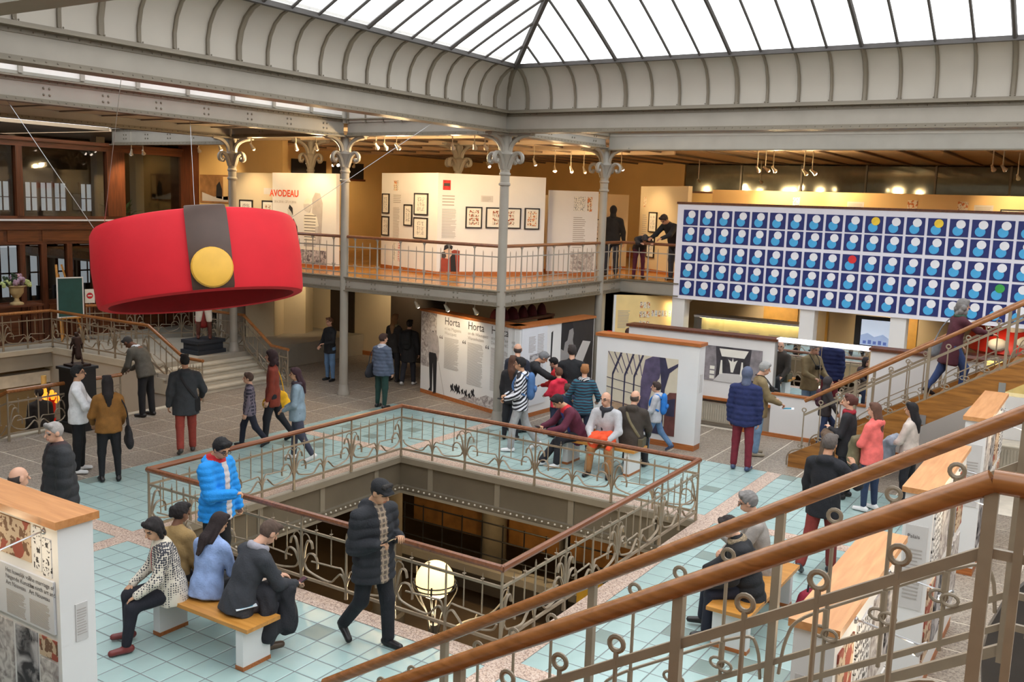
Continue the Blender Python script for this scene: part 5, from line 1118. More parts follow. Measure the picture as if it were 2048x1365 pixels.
MB().tube([(14.75, 22.5, LZ), (14.75, 22.5, 1.75)], 0.02, 8).build('post', M_STEEL, ns); MB().lathe([(0.14, 0), (0.14, 0.02), (0.02, 0.03)], (14.75, 22.5, LZ), 16).build('base', M_STEEL, ns)
sf = Surf((14.64, 22.52, 1.55), (14.86, 22.44, 1.55)); sf.rect('plate', 0, 0.24, 0, 0.36, M_PAPER, ns, 0.02, 0.0)
sf.poly('red_disc', [(0.12+0.08*c_, 0.19+0.08*s_) for c_, s_ in disc], mat('signal_red', (200, 30, 40), 0.5), ns, 0.024, 0.015); sf.rect('white_bar', 0.07, 0.17, 0.175, 0.205, M_PAPER, ns, 0.027, 0.02)
tb = thing('console_table', 'small oak console under the flower urn at the shopfront', 'table', (13.0, 22.85, LZ))
MB().box(12.4, 13.6, 22.65, 23.1, 1.55, 1.6).build('top', M_DARKWX, tb)
for x in (12.5, 13.5):
    for y in (22.7, 23.05): MB().box(x-0.03, x+0.03, y-0.03, y+0.03, LZ, 1.55).build('leg', M_DARKW, tb)
ur = thing('flower_urn', 'gilt stone urn filled with pink and green hydrangeas on the console', 'flower urn', (13.03, 22.85, 1.6))
MB().lathe([(0.16, 0), (0.16, 0.04), (0.07, 0.08), (0.05, 0.16), (0.1, 0.2), (0.16, 0.3), (0.17, 0.42), (0.22, 0.46), (0.2, 0.47)], (13.03, 22.85, 1.6), 20).build('urn', mat('gilt_stone', (188, 164, 118), 0.6, 0, 0.12, 8), ur, True)
fl = [mat('petal_pink', (206, 160, 166), 0.7, 0, 0.15, 20), mat('petal_green', (186, 196, 130), 0.7, 0, 0.15, 20), mat('petal_mauve', (168, 138, 156), 0.7, 0, 0.15, 20), mat('leaf_dark', (48, 62, 42), 0.7)]
rf = random.Random(11)
for k in range(26):
    a = rf.uniform(0, 6.28); r = rf.uniform(0, 0.33); z = 2.12+0.26*math.cos(r*4)*rf.uniform(0.5, 1.1)-0.1
    b = MB(); cc = Vector((13.03+r*math.cos(a)*1.15, 22.85+r*math.sin(a)*0.8, z))
    for q in range(9): b.ball(cc+Vector((rf.uniform(-0.05, 0.05), rf.uniform(-0.05, 0.05), rf.uniform(-0.04, 0.05))), 0.04, 6, 4)
    b.build('bloom' if k % 6 else 'leaf', fl[3] if k % 6 == 0 else fl[k % 3], ur, True)
pl = thing('potted_plant', 'broad-leaved green plant in the window above the red hat', 'plant', (17.1, 24.4, 3.36))
MB().lathe([(0.14, 0), (0.19, 0.3), (0.17, 0.3)], (17.1, 24.4, 3.36), 16).build('pot', M_BLACK, pl, True)
for k in range(26):
    a = rf.uniform(0, 6.28); el = rf.uniform(0.2, 1.3); d = Vector((math.cos(a)*math.cos(el), math.sin(a)*math.cos(el), math.sin(el))); L_ = rf.uniform(0.45, 0.85)
    p0 = Vector((17.1, 24.4, 3.65)); s_ = d.cross(Vector((0, 0, 1))).normalized()*0.07
    q1, q2_ = p0+d*L_*0.6, p0+d*L_-Vector((0, 0, 0.12))
    MB().add([p0+d*L_*0.3, q1+s_, q2_, q1-s_, q1+Vector((0, 0, 0.015))], [(0, 1, 4), (1, 2, 4), (2, 3, 4), (3, 0, 4)]).build('leaf', mat('leaf_green', (66, 104, 56), 0.5, 0, 0.2, 5), pl)
# wooden plinth with statue: legs, white breeches, red coat
sp_ = thing('coat_statue', 'painted statue in red coat and white breeches standing on the landing plinth', 'statue', (15.35, 18.8, LZ))
MB().box(14.95, 15.8, 18.5, 19.15, LZ, LZ+0.1).build('plinth', mat('slate_plinth', (38, 42, 50), 0.6), sp_); MB().box(15.0, 15.75, 18.55, 19.1, LZ+0.1, LZ+0.26).build('plinth', MATS['slate_plinth'], sp_); MB().box(14.96, 15.79, 18.51, 19.14, LZ+0.26, LZ+0.34).build('plinth', MATS['slate_plinth'], sp_)
# bronze statue on black pedestal
pd = thing('black_pedestal', 'tall black pedestal carrying the small bronze statue', 'pedestal', (10.35, 16.2, 0))
MB().box(10.05, 10.65, 15.95, 16.5, 0, 0.18).build('base', M_BLACK, pd); MB().box(10.12, 10.58, 16.0, 16.45, 0.18, 1.16).build('shaft', M_BLACK, pd); MB().box(10.08, 10.62, 15.97, 16.48, 1.16, 1.21).build('top', M_BLACK, pd)
# orange lantern glow down the stairs, cellar lights
ol = thing('flame_lantern', 'glowing orange flame lamp down in the stair opening', 'lamp', (11.6, 19.2, -0.9))
for k in range(7):
    a = k*0.9; c = Vector((11.6+0.12*math.cos(a), 19.2+0.12*math.sin(a), -0.12+0.05*(k % 3)))
    MB().tube(smooth_path([c, c+Vector((0.03*math.cos(a), 0.03*math.sin(a), 0.1)), c+Vector((0, 0, 0.2))], 3), [0.045]*2+[0.05]*2+[0.03]*2+[0.008], 7).build('flame', mat('flame_glow', (255, 150, 40), 0.5, 0, 0, emit=2.2), ol, True)
MB().tube([(11.6, 19.2, -0.95), (11.6, 19.2, -0.1), (11.6, 19.2, 0.0)], [0.09, 0.1, 0.15], 12).build('red_body', mat('lantern_red', (190, 30, 14), 0.5, 0, 0.1, 4, emit=0.3), ol, True)
tag(MB().tube([(12.3, 20.6, -3.0), (12.3, 20.6, 0.2)], 0.06, 10).build('gilt_post', mat('gilt_paint', (206, 166, 96), 0.5), smooth=True), 'thin gilt post under the landing edge', 'post')
tag(MB().box(9.0, 11.6, 21.9, 21.96, -3.0, 0.15).build('grey_door', mat('door_grey', (120, 122, 132), 0.6)), 'grey glazed door down the stairs behind the pedestal', 'door')
# dark oval board at the lower right edge
ov = thing('oval_board', 'dark grey oval board on a post at the lower right edge', 'board', (6.55, 0.1, 0))
MB().prism([(0.42*c_, 0.62*s_) for c_, s_ in disc], lambda a, b_, d: Vector((6.55, 0.1, 1.75))+Vector((0.3, -0.95, 0))*a+Vector((0, 0, 1))*b_+Vector((-0.95, -0.3, 0))*d, -0.02, 0.02).build('board', mat('oval_grey', (70, 66, 64), 0.6), ov)
MB().tube([(6.57, 0.1, 0), (6.57, 0.1, 1.3)], 0.025, 8).build('post', M_BLACK, ov); MB().lathe([(0.22, 0), (0.22, 0.02), (0.03, 0.04)], (6.57, 0.1, 0), 16).build('foot', M_BLACK, ov)
# ---- spot lamps
M_BULB = mat('spot_bulb', (255, 232, 214), 0.4, 0, 0, emit=14); M_SPOT = mat('spot_housing', (196, 186, 168), 0.4, 0.3)
def spot(label, p, aim, e=60, on=True, col=(1.0, 0.72, 0.38), size=1.5, drop=None):
    p = Vector(p); drop = (6.03 if p.z > 3 else 2.44)-p.z; d = (Vector(aim)-p).normalized(); t = thing('spot_lamp', label, 'spotlight', p, 0, 'spotlights on tracks')
    MB().tube([p+Vector((0, 0, drop)), p], 0.012, 6).build('stem', M_SPOT, t); s_ = 1.0
    MB().tube([p-d*0.06, p, p+d*0.05, p+d*0.11], [0.022, 0.03, 0.035, 0.055], 12).build('housing', M_SPOT, t, True)
    MB().ball(p+d*0.105, 0.042, 10, 6).build('bulb', M_BULB if on else mat('spot_glow', (255, 216, 150), 0.3, 0, 0, emit=4), t, True)
    if not on and p.z > 3:
        l = bpy.data.lights.new('lamp_light', 'POINT'); l.energy = 95; l.color = col; l.shadow_soft_size = 0.05
        lo = bpy.data.objects.new('lamp_light', l); COL.objects.link(lo); lo.location = p+d*0.22; setp(lo, t)
    if on:
        l = bpy.data.lights.new('lamp_light', 'SPOT'); l.energy = e; l.color = col; l.spot_size = size; l.spot_blend = 0.8; l.shadow_soft_size = 0.05
        lo = bpy.data.objects.new('lamp_light', l); COL.objects.link(lo); lo.location = p+d*0.17; lo.rotation_euler = d.to_track_quat('-Z', 'Y').to_euler(); setp(lo, t)
SP = [((17.0, 20.9, 5.62), (18.5, 22.0, 4.6), 1, 'single spot left of the column capital behind the hat'), ((15.97, 22.3, 5.5), (16.5, 23.2, 4.4), 1, 'left spot of the pair in front of the dark shopfront'), ((16.03, 21.9, 5.5), (17.4, 23.2, 4.4), 1, 'right spot of the pair in front of the dark shopfront'),
      ((16.25, 19.2, 5.66), (17.3, 19.2, 3.9), 1, 'spot at the left of the capital behind the hat'), ((16.2, 18.0, 5.66), (17.3, 17.6, 3.9), 0, 'spot at the right of the capital behind the hat'), ((20.6, 20.4, 5.5), (19.5, 21.9, 4.4), 1, 'bright spot above the dark left gallery window'),
      ((21.9, 20.6, 5.5), (20.4, 21.9, 4.2), 1, 'left of three bright spots above the title lettering'), ((22.2, 20.5, 5.5), (22.0, 21.9, 4.2), 1, 'middle of three bright spots above the title lettering'), ((22.5, 20.4, 5.5), (23.6, 21.9, 4.2), 1, 'right of three bright spots above the title lettering'),
      ((16.3, 16.6, 5.66), (17.3, 17.0, 3.9), 1, 'spot on the beam above the drawn striped man'), ((16.25, 15.9, 5.66), (17.3, 16.4, 3.9), 0, 'dim round spot left of the column capital by framed pages'), ((19.6, 18.4, 5.4), (18.5, 16.0, 4.0), 1, 'low spot behind the column between title wall and corner wall'),
      ((16.25, 14.1, 5.66), (18.2, 14.6, 4.0), 1, 'left spot right of the column, above the corner display wall'), ((16.3, 13.9, 5.66), (18.0, 14.0, 4.0), 0, 'dim spot second from the column above the corner wall'), ((16.35, 13.6, 5.66), (18.3, 13.3, 4.0), 0, 'dim spot third from the column above the corner wall'),
      ((16.5, 12.2, 5.66), (18.6, 13.1, 4.0), 0, 'dim spot left of the corner column capital'), ((16.6, 11.7, 5.66), (19.2, 12.9, 4.0), 1, 'spot beside the corner column capital, left'), ((16.7, 11.5, 5.66), (19.8, 12.4, 4.0), 1, 'second spot beside the corner column capital'),
      ((21.2, 14.5, 5.5), (20.8, 12.6, 3.6), 1, 'bright spot in front of the dark gallery opening'), ((21.6, 13.3, 5.6), (22.5, 12.9, 3.8), 1, 'spot right of the corner column, over the white wall'), ((23.4, 13.2, 5.5), (23.6, 12.6, 3.6), 1, 'bright middle spot of the row left of the right column'),
      ((23.2, 13.6, 5.5), (22.6, 13.0, 3.6), 0, 'dim left spot of the row left of the right column'), ((23.6, 12.9, 5.5), (24.0, 12.2, 3.6), 0, 'dim right spot of the row left of the right column'), ((22.9, 11.4, 5.55), (24.0, 10.8, 3.6), 1, 'spot to the right of the right column capital'),
      ((23.4, 7.9, 5.55), (24.4, 7.6, 4.6), 1, 'left spot of the cluster over the left of the blue board'), ((23.4, 7.7, 5.55), (24.4, 6.6, 4.6), 0, 'second spot of the cluster over the left of the blue board'), ((23.4, 7.5, 5.55), (24.4, 7.0, 4.6), 0, 'third spot of the cluster over the left of the blue board'),
      ((23.6, 6.6, 5.5), (24.4, 5.6, 4.6), 1, 'bright spot of the cluster above the middle of the blue board'), ((23.6, 6.8, 5.5), (24.4, 6.2, 4.6), 0, 'dim spot of the cluster above the middle of the blue board'), ((23.0, 2.6, 5.6), (24.4, 2.2, 4.6), 1, 'left bright spot at the right edge of the ceiling'), ((23.0, 2.4, 5.6), (24.4, 1.6, 4.6), 1, 'right bright spot at the right edge of the ceiling'), ((25.2, 2.3, 5.5), (26.9, 2.0, 4.4), 1, 'far spot low at the right edge of the ceiling'),
      ((28.8, 11.6, 5.4), (30.9, 11.4, 4.6), 1, 'far spot against the glass strip, left'), ((28.8, 9.6, 5.4), (30.9, 9.4, 4.6), 1, 'far spot against the glass strip, middle')]
for p, aim, on, lab in SP: spot(lab, p, aim, 170, bool(on))
for k, (p, lab, on) in enumerate((((16.25, 12.9, 2.26), 'left track spot under the balcony girder', 0), ((16.2, 12.05, 2.26), 'middle lit track spot under the balcony girder', 1), ((16.2, 11.3, 2.26), 'right track spot under the balcony girder', 0))):
    spot(lab, p, (17.0, p[1]-0.1, 1.3), 50, bool(on) or k == 0, (1.0, 0.78, 0.5), 1.9)
for p, aim, lab, e in (((21.7, 8.75, 2.3), (21.3, 9.7, 1.5), 'spot under the gallery lighting the yellow map board', 30), ((23.4, 7.6, 2.32), (24.6, 7.4, 1.4), 'spot under the gallery above the long showcase', 40), ((23.4, 4.6, 2.32), (24.6, 4.6, 1.4), 'spot under the gallery above the flat screen', 40), ((21.9, 2.3, 2.35), (22.6, 1.8, 1.6), 'spot under the gallery above the mushroom', 9), ((19.4, 16.4, 2.3), (20.6, 16.9, 1.4), 'spot under the balcony lighting the cream wall', 45), ((19.0, 18.6, 2.3), (19.6, 19.8, 1.3), 'spot under the balcony lighting the folding screen', 25)):
    spot(lab, p, aim, e*2.4, True, (1.0, 0.76, 0.45), 1.9)
# ================================================================ people
def surface_net(F, lo, res):
    nx, ny, nz = F.shape; S_ = F < 0
    cs = [(0, 0, 0), (1, 0, 0), (0, 1, 0), (1, 1, 0), (0, 0, 1), (1, 0, 1), (0, 1, 1), (1, 1, 1)]
    sub = lambda A, c: A[c[0]:nx-1+c[0], c[1]:ny-1+c[1], c[2]:nz-1+c[2]]
    cnt = sum(sub(S_, c).astype(np.int8) for c in cs); mask = (cnt > 0) & (cnt < 8)
    ijk = np.argwhere(mask)
    if len(ijk) == 0: return np.zeros((0, 3)), np.zeros((0, 4), int)
    acc = np.zeros((len(ijk), 3)); num = np.zeros(len(ijk))
    V = [F[ijk[:, 0]+c[0], ijk[:, 1]+c[1], ijk[:, 2]+c[2]] for c in cs]
    for a in range(8):
        for ax in range(3):
            if cs[a][ax]: continue
            cb = list(cs[a]); cb[ax] = 1; b_ = cs.index(tuple(cb)); fa, fb = V[a], V[b_]
            m = (fa < 0) != (fb < 0); t = np.where(m, fa/np.where(m, fa-fb, 1), 0)
            p = np.array(cs[a], float)[None, :].repeat(len(ijk), 0); p[:, ax] += t
            acc += p*m[:, None]; num += m
    P = (ijk+acc/num[:, None])*res+np.array(lo)
    vid = np.full(mask.shape, -1); vid[mask] = np.arange(len(ijk)); Q = []
    for ax in range(3):
        o1, o2 = [(1, 2), (2, 0), (0, 1)][ax]
        s0 = [slice(None)]*3; s1 = [slice(None)]*3; s0[ax] = slice(0, -1); s1[ax] = slice(1, None)
        a, c = S_[tuple(s0)], S_[tuple(s1)]; e = np.argwhere(a != c)
        e = e[(e[:, o1] > 0) & (e[:, o2] > 0) & (e[:, o1] < F.shape[o1]-1) & (e[:, o2] < F.shape[o2]-1)]
        if len(e) == 0: continue
        inside = a[tuple(e.T)]
        def cell(d1, d2):
            q = e.copy(); q[:, o1] -= d1; q[:, o2] -= d2; return vid[tuple(q.T)]
        q = np.stack([cell(1, 1), cell(0, 1), cell(0, 0), cell(1, 0)], 1)
        q[~inside] = q[~inside][:, ::-1]; Q.append(q)
    Q = np.concatenate(Q); return P, Q[(Q >= 0).all(1)]
class Sdf:
    """smooth union of tapered capsules and ellipsoids, in metres"""
    def __init__(s, k=0.02): s.prims = []; s.k = k
    def cap(s, a, b, ra, rb, flat=None, cut=None, g=0): s.prims.append(('c', np.array(a, float), np.array(b, float), ra, rb, flat, cut)); return s
    def ell(s, c, r, rot=None, cut=None): s.prims.append(('e', np.array(c, float), np.array(r, float), rot, None, None, cut)); return s
    def bounds(s, pad):
        lo, hi = [], []
        for p in s.prims:
            if p[0] == 'c':
                r = max(p[3], p[4]); lo.append(np.minimum(p[1], p[2])-r); hi.append(np.maximum(p[1], p[2])+r)
            else:
                r = p[2].max() if p[3] is not None else p[2]; lo.append(p[1]-r); hi.append(p[1]+r)
        return np.min(lo, 0)-pad, np.max(hi, 0)+pad
    def mesh(s, res, mod=None):
        lo, hi = s.bounds(res*2.5); n = np.ceil((hi-lo)/res).astype(int)+1
        X = np.stack(np.meshgrid(*[lo[i]+res*np.arange(n[i]) for i in range(3)], indexing='ij'), -1).astype(np.float32)
        D = None
        for p in s.prims:
            if p[0] == 'c':
                a, b_, ra, rb, flat = p[1:6]; q = X-a.astype(np.float32); ba = (b_-a)
                if flat is not None:
                    ax, k = flat; ax = np.array(ax, np.float32); q = q+(q@ax)[..., None]*ax*(1/k-1); ba = ba+(ba@ax)*ax*(1/k-1)
                L2 = max(float(ba@ba), 1e-9); t = np.clip((q@ba.astype(np.float32))/L2, 0, 1)
                d = np.linalg.norm(q-t[..., None]*ba.astype(np.float32), axis=-1)-(ra+(rb-ra)*t)
                if flat is not None: d = d*0.8
            else:
                q = X-p[1].astype(np.float32)
                if p[3] is not None: q = q@p[3].astype(np.float32)
                r = p[2].astype(np.float32); k0 = np.linalg.norm(q/r, axis=-1); k1 = np.linalg.norm(q/(r*r), axis=-1)+1e-6; d = k0*(k0-1)/k1
            if p[6] is not None:
                for nrm, off in p[6]: d = np.maximum(d, X@np.array(nrm, np.float32)-off)
            if D is None: D = d
            else:
                h = np.clip(0.5+0.5*(D-d)/s.k, 0, 1); D = D*(1-h)+d*h-s.k*h*(1-h)
        if mod is not None: D = mod(D, X)
        return surface_net(D, lo, res)
def np_mesh(name, P, Q, mats, mi=None, extra=None):
    me = bpy.data.meshes.new(name); vs = [tuple(map(float, p)) for p in P]; fs = [tuple(map(int, q)) for q in Q]; m = list(mi) if mi is not None else [0]*len(fs)
    if extra:
        n = len(vs); vs += [tuple(v) for v in extra.v]; fs += [tuple(i+n for i in f) for f in extra.f]; m += [0]*len(extra.f)
    me.from_pydata(vs, [], fs)
    for q in mats: me.materials.append(q)
    me.polygons.foreach_set('material_index', [int(i) for i in m]); me.polygons.foreach_set('use_smooth', [True]*len(fs)); me.update(); return me
def ddir(flex, ab, side):
    f, a = math.radians(flex), math.radians(ab); return np.array([side*math.sin(a), math.cos(a)*math.sin(f), -math.cos(a)*math.cos(f)])
SKIN = {'l': (206, 158, 132), 'm': (188, 138, 108), 't': (196, 150, 118), 'd': (116, 78, 58)}
STAND = dict(legs=((2, 4, -2), (-2, 4, -4)))
A_REST = ((4, 9, 14, 3), (4, 9, 14, 3))
def fab(rgb): return mat('cloth_%d_%d_%d' % tuple(rgb), rgb, 0.85, 0, 0.08, 14, 0.25, 60)
PEOPLE = {}
def person(label, x, y, th, h=1.72, z=0.0, top=(60, 60, 70), bot=(40, 42, 52), shoe=(36, 32, 32), hair=('short', (40, 30, 26)), skin='l', arms=A_REST, legs=((2, 4, -2), (-2, 4, -4)),
           lean=0, head=(0, 0), seat=None, fem=False, wide=1.0, hem=0.16, puff=0, front=None, hood=None, hoodc=None, cap_=None, glasses=False, scarf=None, fine=1.0, grip=False, group=None, toes=(8, 8), bent=0, collar=None, slim=1.0, key=None, lod=None, trim=None):
    s = h/1.75; rng = random.Random(label)
    dist = math.hypot(x, y); lod = lod or (1.0 if dist < 11 else 1.25 if dist < 15 else 1.6)
    ln = math.radians(lean); u = np.array([0, math.sin(ln), math.cos(ln)]); f = np.array([0, math.cos(ln), -math.sin(ln)]); ex = np.array([1.0, 0, 0])
    sw = (0.165 if fem else 0.186)*wide**0.45; hwid = 0.085
    P = np.zeros(3); hips = [P+ex*sd*hwid*s-u*0.02*s for sd in (-1, 1)]; kn, an = [], []
    for i, sd in enumerate((-1, 1)):
        t, ab, sh = legs[i]; k = hips[i]+ddir(t, ab, sd)*0.425*s; kn.append(k); an.append(k+ddir(sh, ab*0.4, sd)*0.425*s)
    zp = (seat-z+0.10) if seat is not None else -min(a[2] for a in an)+0.075*s
    off = np.array([0, 0, zp]); P = P+off; hips = [q+off for q in hips]; kn = [q+off for q in kn]; an = [q+off for q in an]
    if seat is not None: an = [np.array([a[0], a[1], max(a[2], 0.075*s)]) for a in an]
    C_ = P+u*0.30*s; N = P+u*0.525*s
    if bent:                                                     # rounded back
        bb = math.radians(lean+bent); u2 = np.array([0, math.sin(bb), math.cos(bb)]); N = C_+u2*0.23*s
    else: u2 = u
    f2 = np.array([0, u2[2], -u2[1]])
    sh_ = [N-u2*0.075*s+ex*sd*sw*s for sd in (-1, 1)]; el, wr_, hd_ = [], [], []
    for i, sd in enumerate((-1, 1)):
        a = arms[i]; e = sh_[i]+ddir(a[0], a[1], sd)*0.295*s; w = e+ddir(a[2], a[3], sd)*0.25*s; el.append(e); wr_.append(w)
        hd_.append(ddir(a[2]+(a[4] if len(a) > 4 else 4), a[3]+(a[5] if len(a) > 5 else -4), sd))
    hp_, hy = math.radians(head[0]+(lean+bent)*0.45), math.radians(head[1])
    Rz = np.array([[math.cos(hy), math.sin(hy), 0], [-math.sin(hy), math.cos(hy), 0], [0, 0, 1]])
    Rx = np.array([[1, 0, 0], [0, math.cos(hp_), -math.sin(-hp_)], [0, math.sin(-hp_), math.cos(hp_)]])
    RH = Rz@Rx                                                    # columns: head right, forward, up
    H = N+u2*0.06*s+RH@np.array([0, 0.035, 0.125])*s; hs = s*(0.97 if fem else 1.0)*(1.0 if h > 1.5 else 1+0.25*(1.5-h)/0.5)
    skm = mat('skin_'+skin, SKIN[skin], 0.55, 0, 0.05, 10); eye = mat('eye_dark', (38, 28, 26), 0.35, 0, 0); lip = mat('lip_'+skin, tuple(int(c*q) for c, q in zip(SKIN[skin], (0.86, 0.66, 0.66))), 0.5, 0, 0); hm = fab(hair[1])
    # --- body (skin): trunk and limbs as one surface, head refined, hands with fingers
    B = Sdf(0.03); fl = (f, 0.66)
    B.cap(P-u*0.02, P+u*0.1*s, 0.12*s, 0.115*s, fl).cap(P+u*0.1*s, C_+u*0.1*s, 0.115*s, 0.125*s, fl).cap(sh_[0]*0.75+sh_[1]*0.25, sh_[1]*0.75+sh_[0]*0.25, 0.06*s, 0.06*s)
    for i in (0, 1):
        B.cap(sh_[i], el[i], 0.045*s, 0.036*s).cap(el[i], wr_[i], 0.036*s, 0.025*s).cap(hips[i], kn[i], 0.075*s, 0.048*s).cap(kn[i], an[i], 0.048*s, 0.032*s)
    B.cap(N-u2*0.05*s, H-RH@np.array([0, 0.02, 0.05])*s, 0.055*s, 0.05*s)
    V1, Q1 = B.mesh(0.026*s)
    Hd = Sdf(0.018); Hd.ell((0, -0.012, 0.022), (0.074, 0.094, 0.096)).ell((0, 0.02, -0.05), (0.054, 0.066, 0.064)).cap((0, 0.088, 0.014), (0, 0.107, -0.02), 0.008, 0.014)
    for sd in (-1, 1): Hd.ell((sd*0.077, -0.006, -0.004), (0.012, 0.024, 0.034)).cap((sd*0.02, 0.08, 0.03), (sd*0.05, 0.068, 0.028), 0.009, 0.008)
    Hd.ell((0, 0.078, -0.058), (0.026, 0.014, 0.012)).cap((0, -0.02, -0.06), (0, -0.05, -0.16), 0.05, 0.056)
    def sock(D, X):
        for sd in (-1, 1):
            q = X-np.array([sd*0.032, 0.098, 0.006], np.float32); d = np.linalg.norm(q/np.array([1.2, 1, 0.8], np.float32), axis=-1)-0.021; D = np.maximum(D, -d)
        return D
    V2, Q2 = Hd.mesh(0.0085*lod**0.5*fine, sock); fc_ = V2[Q2].mean(1); mi2 = np.zeros(len(Q2), int)
    ax_ = np.abs(fc_[:, 0]); fr_ = fc_[:, 1] > 0.045
    mi2[fr_ & (((ax_-0.032)/0.017)**2+((fc_[:, 2]-0.004)/0.009)**2 < 1)] = 1
    mi2[fr_ & (ax_ > 0.014) & (ax_ < 0.052) & (np.abs(fc_[:, 2]-0.032) < 0.006)] = 2
    mi2[fr_ & (ax_ < 0.026) & (np.abs(fc_[:, 2]+0.058) < 0.008)] = 3
    V2 = (V2*hs)@RH.T+H
    V = np.concatenate([V1, V2]); Q = np.concatenate([Q1, Q2+len(V1)]); MI = np.concatenate([np.zeros(len(Q1), int), mi2])
    ex_ = MB()
    for i, sd in enumerate((-1, 1)):                             # hands
        d = Vector(hd_[i]); w = Vector(wr_[i]); side = Vector((0, 0, 1)).cross(d) if abs(d.z) < 0.8 else Vector((0, 1, 0))-d*d.y
        side = (side-d*side.dot(d)).normalized()*(1 if abs(d.z) >= 0.8 else sd); pn = d.cross(side)*(1 if pn_dir(d, side, sd) else -1)
        k = 1.0*s*(1.06 if h < 1.5 else 1.0); rings = [(-0.03, 0.024, 0.021), (0.0, 0.026, 0.019), (0.035, 0.036, 0.017), (0.07, 0.040, 0.014), (0.09, 0.036, 0.011)]; n = 10
        vs = [w+d*t*k+side*math.cos(2*math.pi*q/n)*a*k+pn*math.sin(2*math.pi*q/n)*b_*k for t, a, b_ in rings for q in range(n)]
        ex_.add(vs, [(r*n+q, r*n+(q+1) % n, (r+1)*n+(q+1) % n, (r+1)*n+q) for r in range(4) for q in range(n)]+[tuple(range(n))[::-1], tuple(4*n+q for q in range(n))])
        cu = (1.0, 2.1) if grip else (0.35, 0.9)
        for q, (o, L_) in enumerate(((0.027, 0.068), (0.009, 0.076), (-0.009, 0.071), (-0.026, 0.056))):
            b0 = w+d*0.08*k+side*o*k; d1 = d*math.cos(cu[0])+pn*math.sin(cu[0]); d2 = d*math.cos(cu[1])+pn*math.sin(cu[1])
            ex_.tube([b0, b0+d1*L_*0.5*k, b0+d1*L_*0.5*k+d2*L_*0.3*k, b0+d1*L_*0.5*k+d2*L_*0.55*k], [0.0092*k, 0.0085*k, 0.0078*k, 0.005*k], 6)
        b0 = w+d*0.025*k+side*0.03*k; td = (d*0.7+side*0.55+pn*0.45).normalized()
        ex_.tube([b0-td*0.01, b0+td*0.035*k, b0+(td+d*0.3).normalized()*0.062*k], [0.012*k, 0.010*k, 0.006*k], 6)
    los = math.atan2(y, x); face = los-math.radians(th)
    me = np_mesh('person', V, Q, [skm, eye, hm, lip], MI, ex_); root = bpy.data.objects.new('person', me); COL.objects.link(root)
    root.location = (x, y, z); root.rotation_euler = (0, 0, face-math.pi/2); tag(root, label, 'person', group)
    def part(nm, me_): o = bpy.data.objects.new(nm, me_); COL.objects.link(o); o.parent = root; return o
    # --- trousers
    T = Sdf(0.035); w_ = 1.0*slim
    T.cap(P-ex*0.045*s, P+ex*0.045*s, 0.135*s*wide**0.5, 0.135*s*wide**0.5, (f, 0.80)).cap(P, P+u*0.12*s, 0.128*s*wide**0.5, 0.13*s*wide**0.5, (f, 0.72))
    for i in (0, 1):
        e_ = kn[i]+(an[i]-kn[i])*0.93
        T.cap(hips[i], kn[i], 0.100*s*wide**0.5, 0.074*s*w_).cap(kn[i], e_, 0.073*s*w_, (0.064 if not fem else 0.052)*s*w_)
    Vt, Qt = T.mesh(0.0165*lod*s**0.5); part('trousers', np_mesh('trousers', Vt, Qt, [bot if not isinstance(bot, tuple) else fab(bot)]))
    # --- shoes
    for i, sd in enumerate((-1, 1)):
        a = an[i]; to = math.radians(toes[i])*sd; sdv = (an[i]-kn[i]); pit = math.atan2(-sdv[1], -sdv[2]) if legs[i][2] < -18 and seat is None else 0.0
        fd = np.array([math.sin(to)*math.cos(pit), math.cos(to)*math.cos(pit), -math.sin(-pit) if pit else 0.0])
        if pit: fd = np.array([math.sin(to), math.cos(pit), -abs(math.sin(pit))*0.8]); fd /= np.linalg.norm(fd)
        so = Sdf(0.02); b0 = a+np.array([0, 0, -0.03*s]); so.cap(a+np.array([0, 0, 0.015]), b0, 0.04*s, 0.042*s).cap(b0-fd*0.045*s, b0+fd*0.15*s-np.array([0, 0, 0.012*s]), 0.043*s, 0.036*s)
        zmin = b0[2]-0.044*s
        if not pit: so.prims = [p[:6]+([((0, 0, -1), -zmin)],) for p in so.prims]
        Vs, Qs = so.mesh(0.012*lod); sc = mat('shoe_%d_%d_%d' % tuple(shoe), shoe, 0.4, 0, 0.05)
        fcs = Vs[Qs].mean(1)[:, 2]; part('shoe', np_mesh('shoe', Vs, Qs, [sc, mat('shoe_sole', (60, 56, 54) if sum(shoe) < 500 else (214, 212, 210), 0.7)], (fcs < zmin+0.014).astype(int) if not pit else None))
    # --- upper garment
    J = Sdf(0.035); pw = wide*(1.0+0.0*puff); r0 = (0.163 if not fem else 0.150)*pw+0.010*(puff > 0); r1 = (0.168 if not fem else 0.15)*pw+0.010*(puff > 0); cut = [(-u, float(-(P-u*hem*s)@u))]
    J.cap(P-u*(hem+0.05)*s-ex*0.05*s, P+u*0.04*s-ex*0.03*s, r0*1.0*s, r0*0.98*s, (f, 0.88), cut).cap(P-u*(hem+0.05)*s+ex*0.05*s, P+u*0.04*s+ex*0.03*s, r0*1.0*s, r0*0.98*s, (f, 0.88), cut).cap(P, C_, r0*s, r1*s, (f, 0.76), cut).cap(C_, N-u2*0.14*s, r1*s, r1*0.98*s, (f2, 0.72), cut)
    J.cap(sh_[0]*0.80+sh_[1]*0.20, sh_[1]*0.80+sh_[0]*0.20, 0.080*s, 0.080*s).cap(N-u2*0.03*s, sh_[0]*0.75+N*0.25, 0.07*s, 0.07*s).cap(N-u2*0.03*s, sh_[1]*0.75+N*0.25, 0.07*s, 0.07*s).cap(N-u2*0.06*s, N+u2*0.012*s, 0.085*s, 0.070*s)
    ar = (0.067 if not fem else 0.058)*pw**0.5+0.010*(puff > 0)
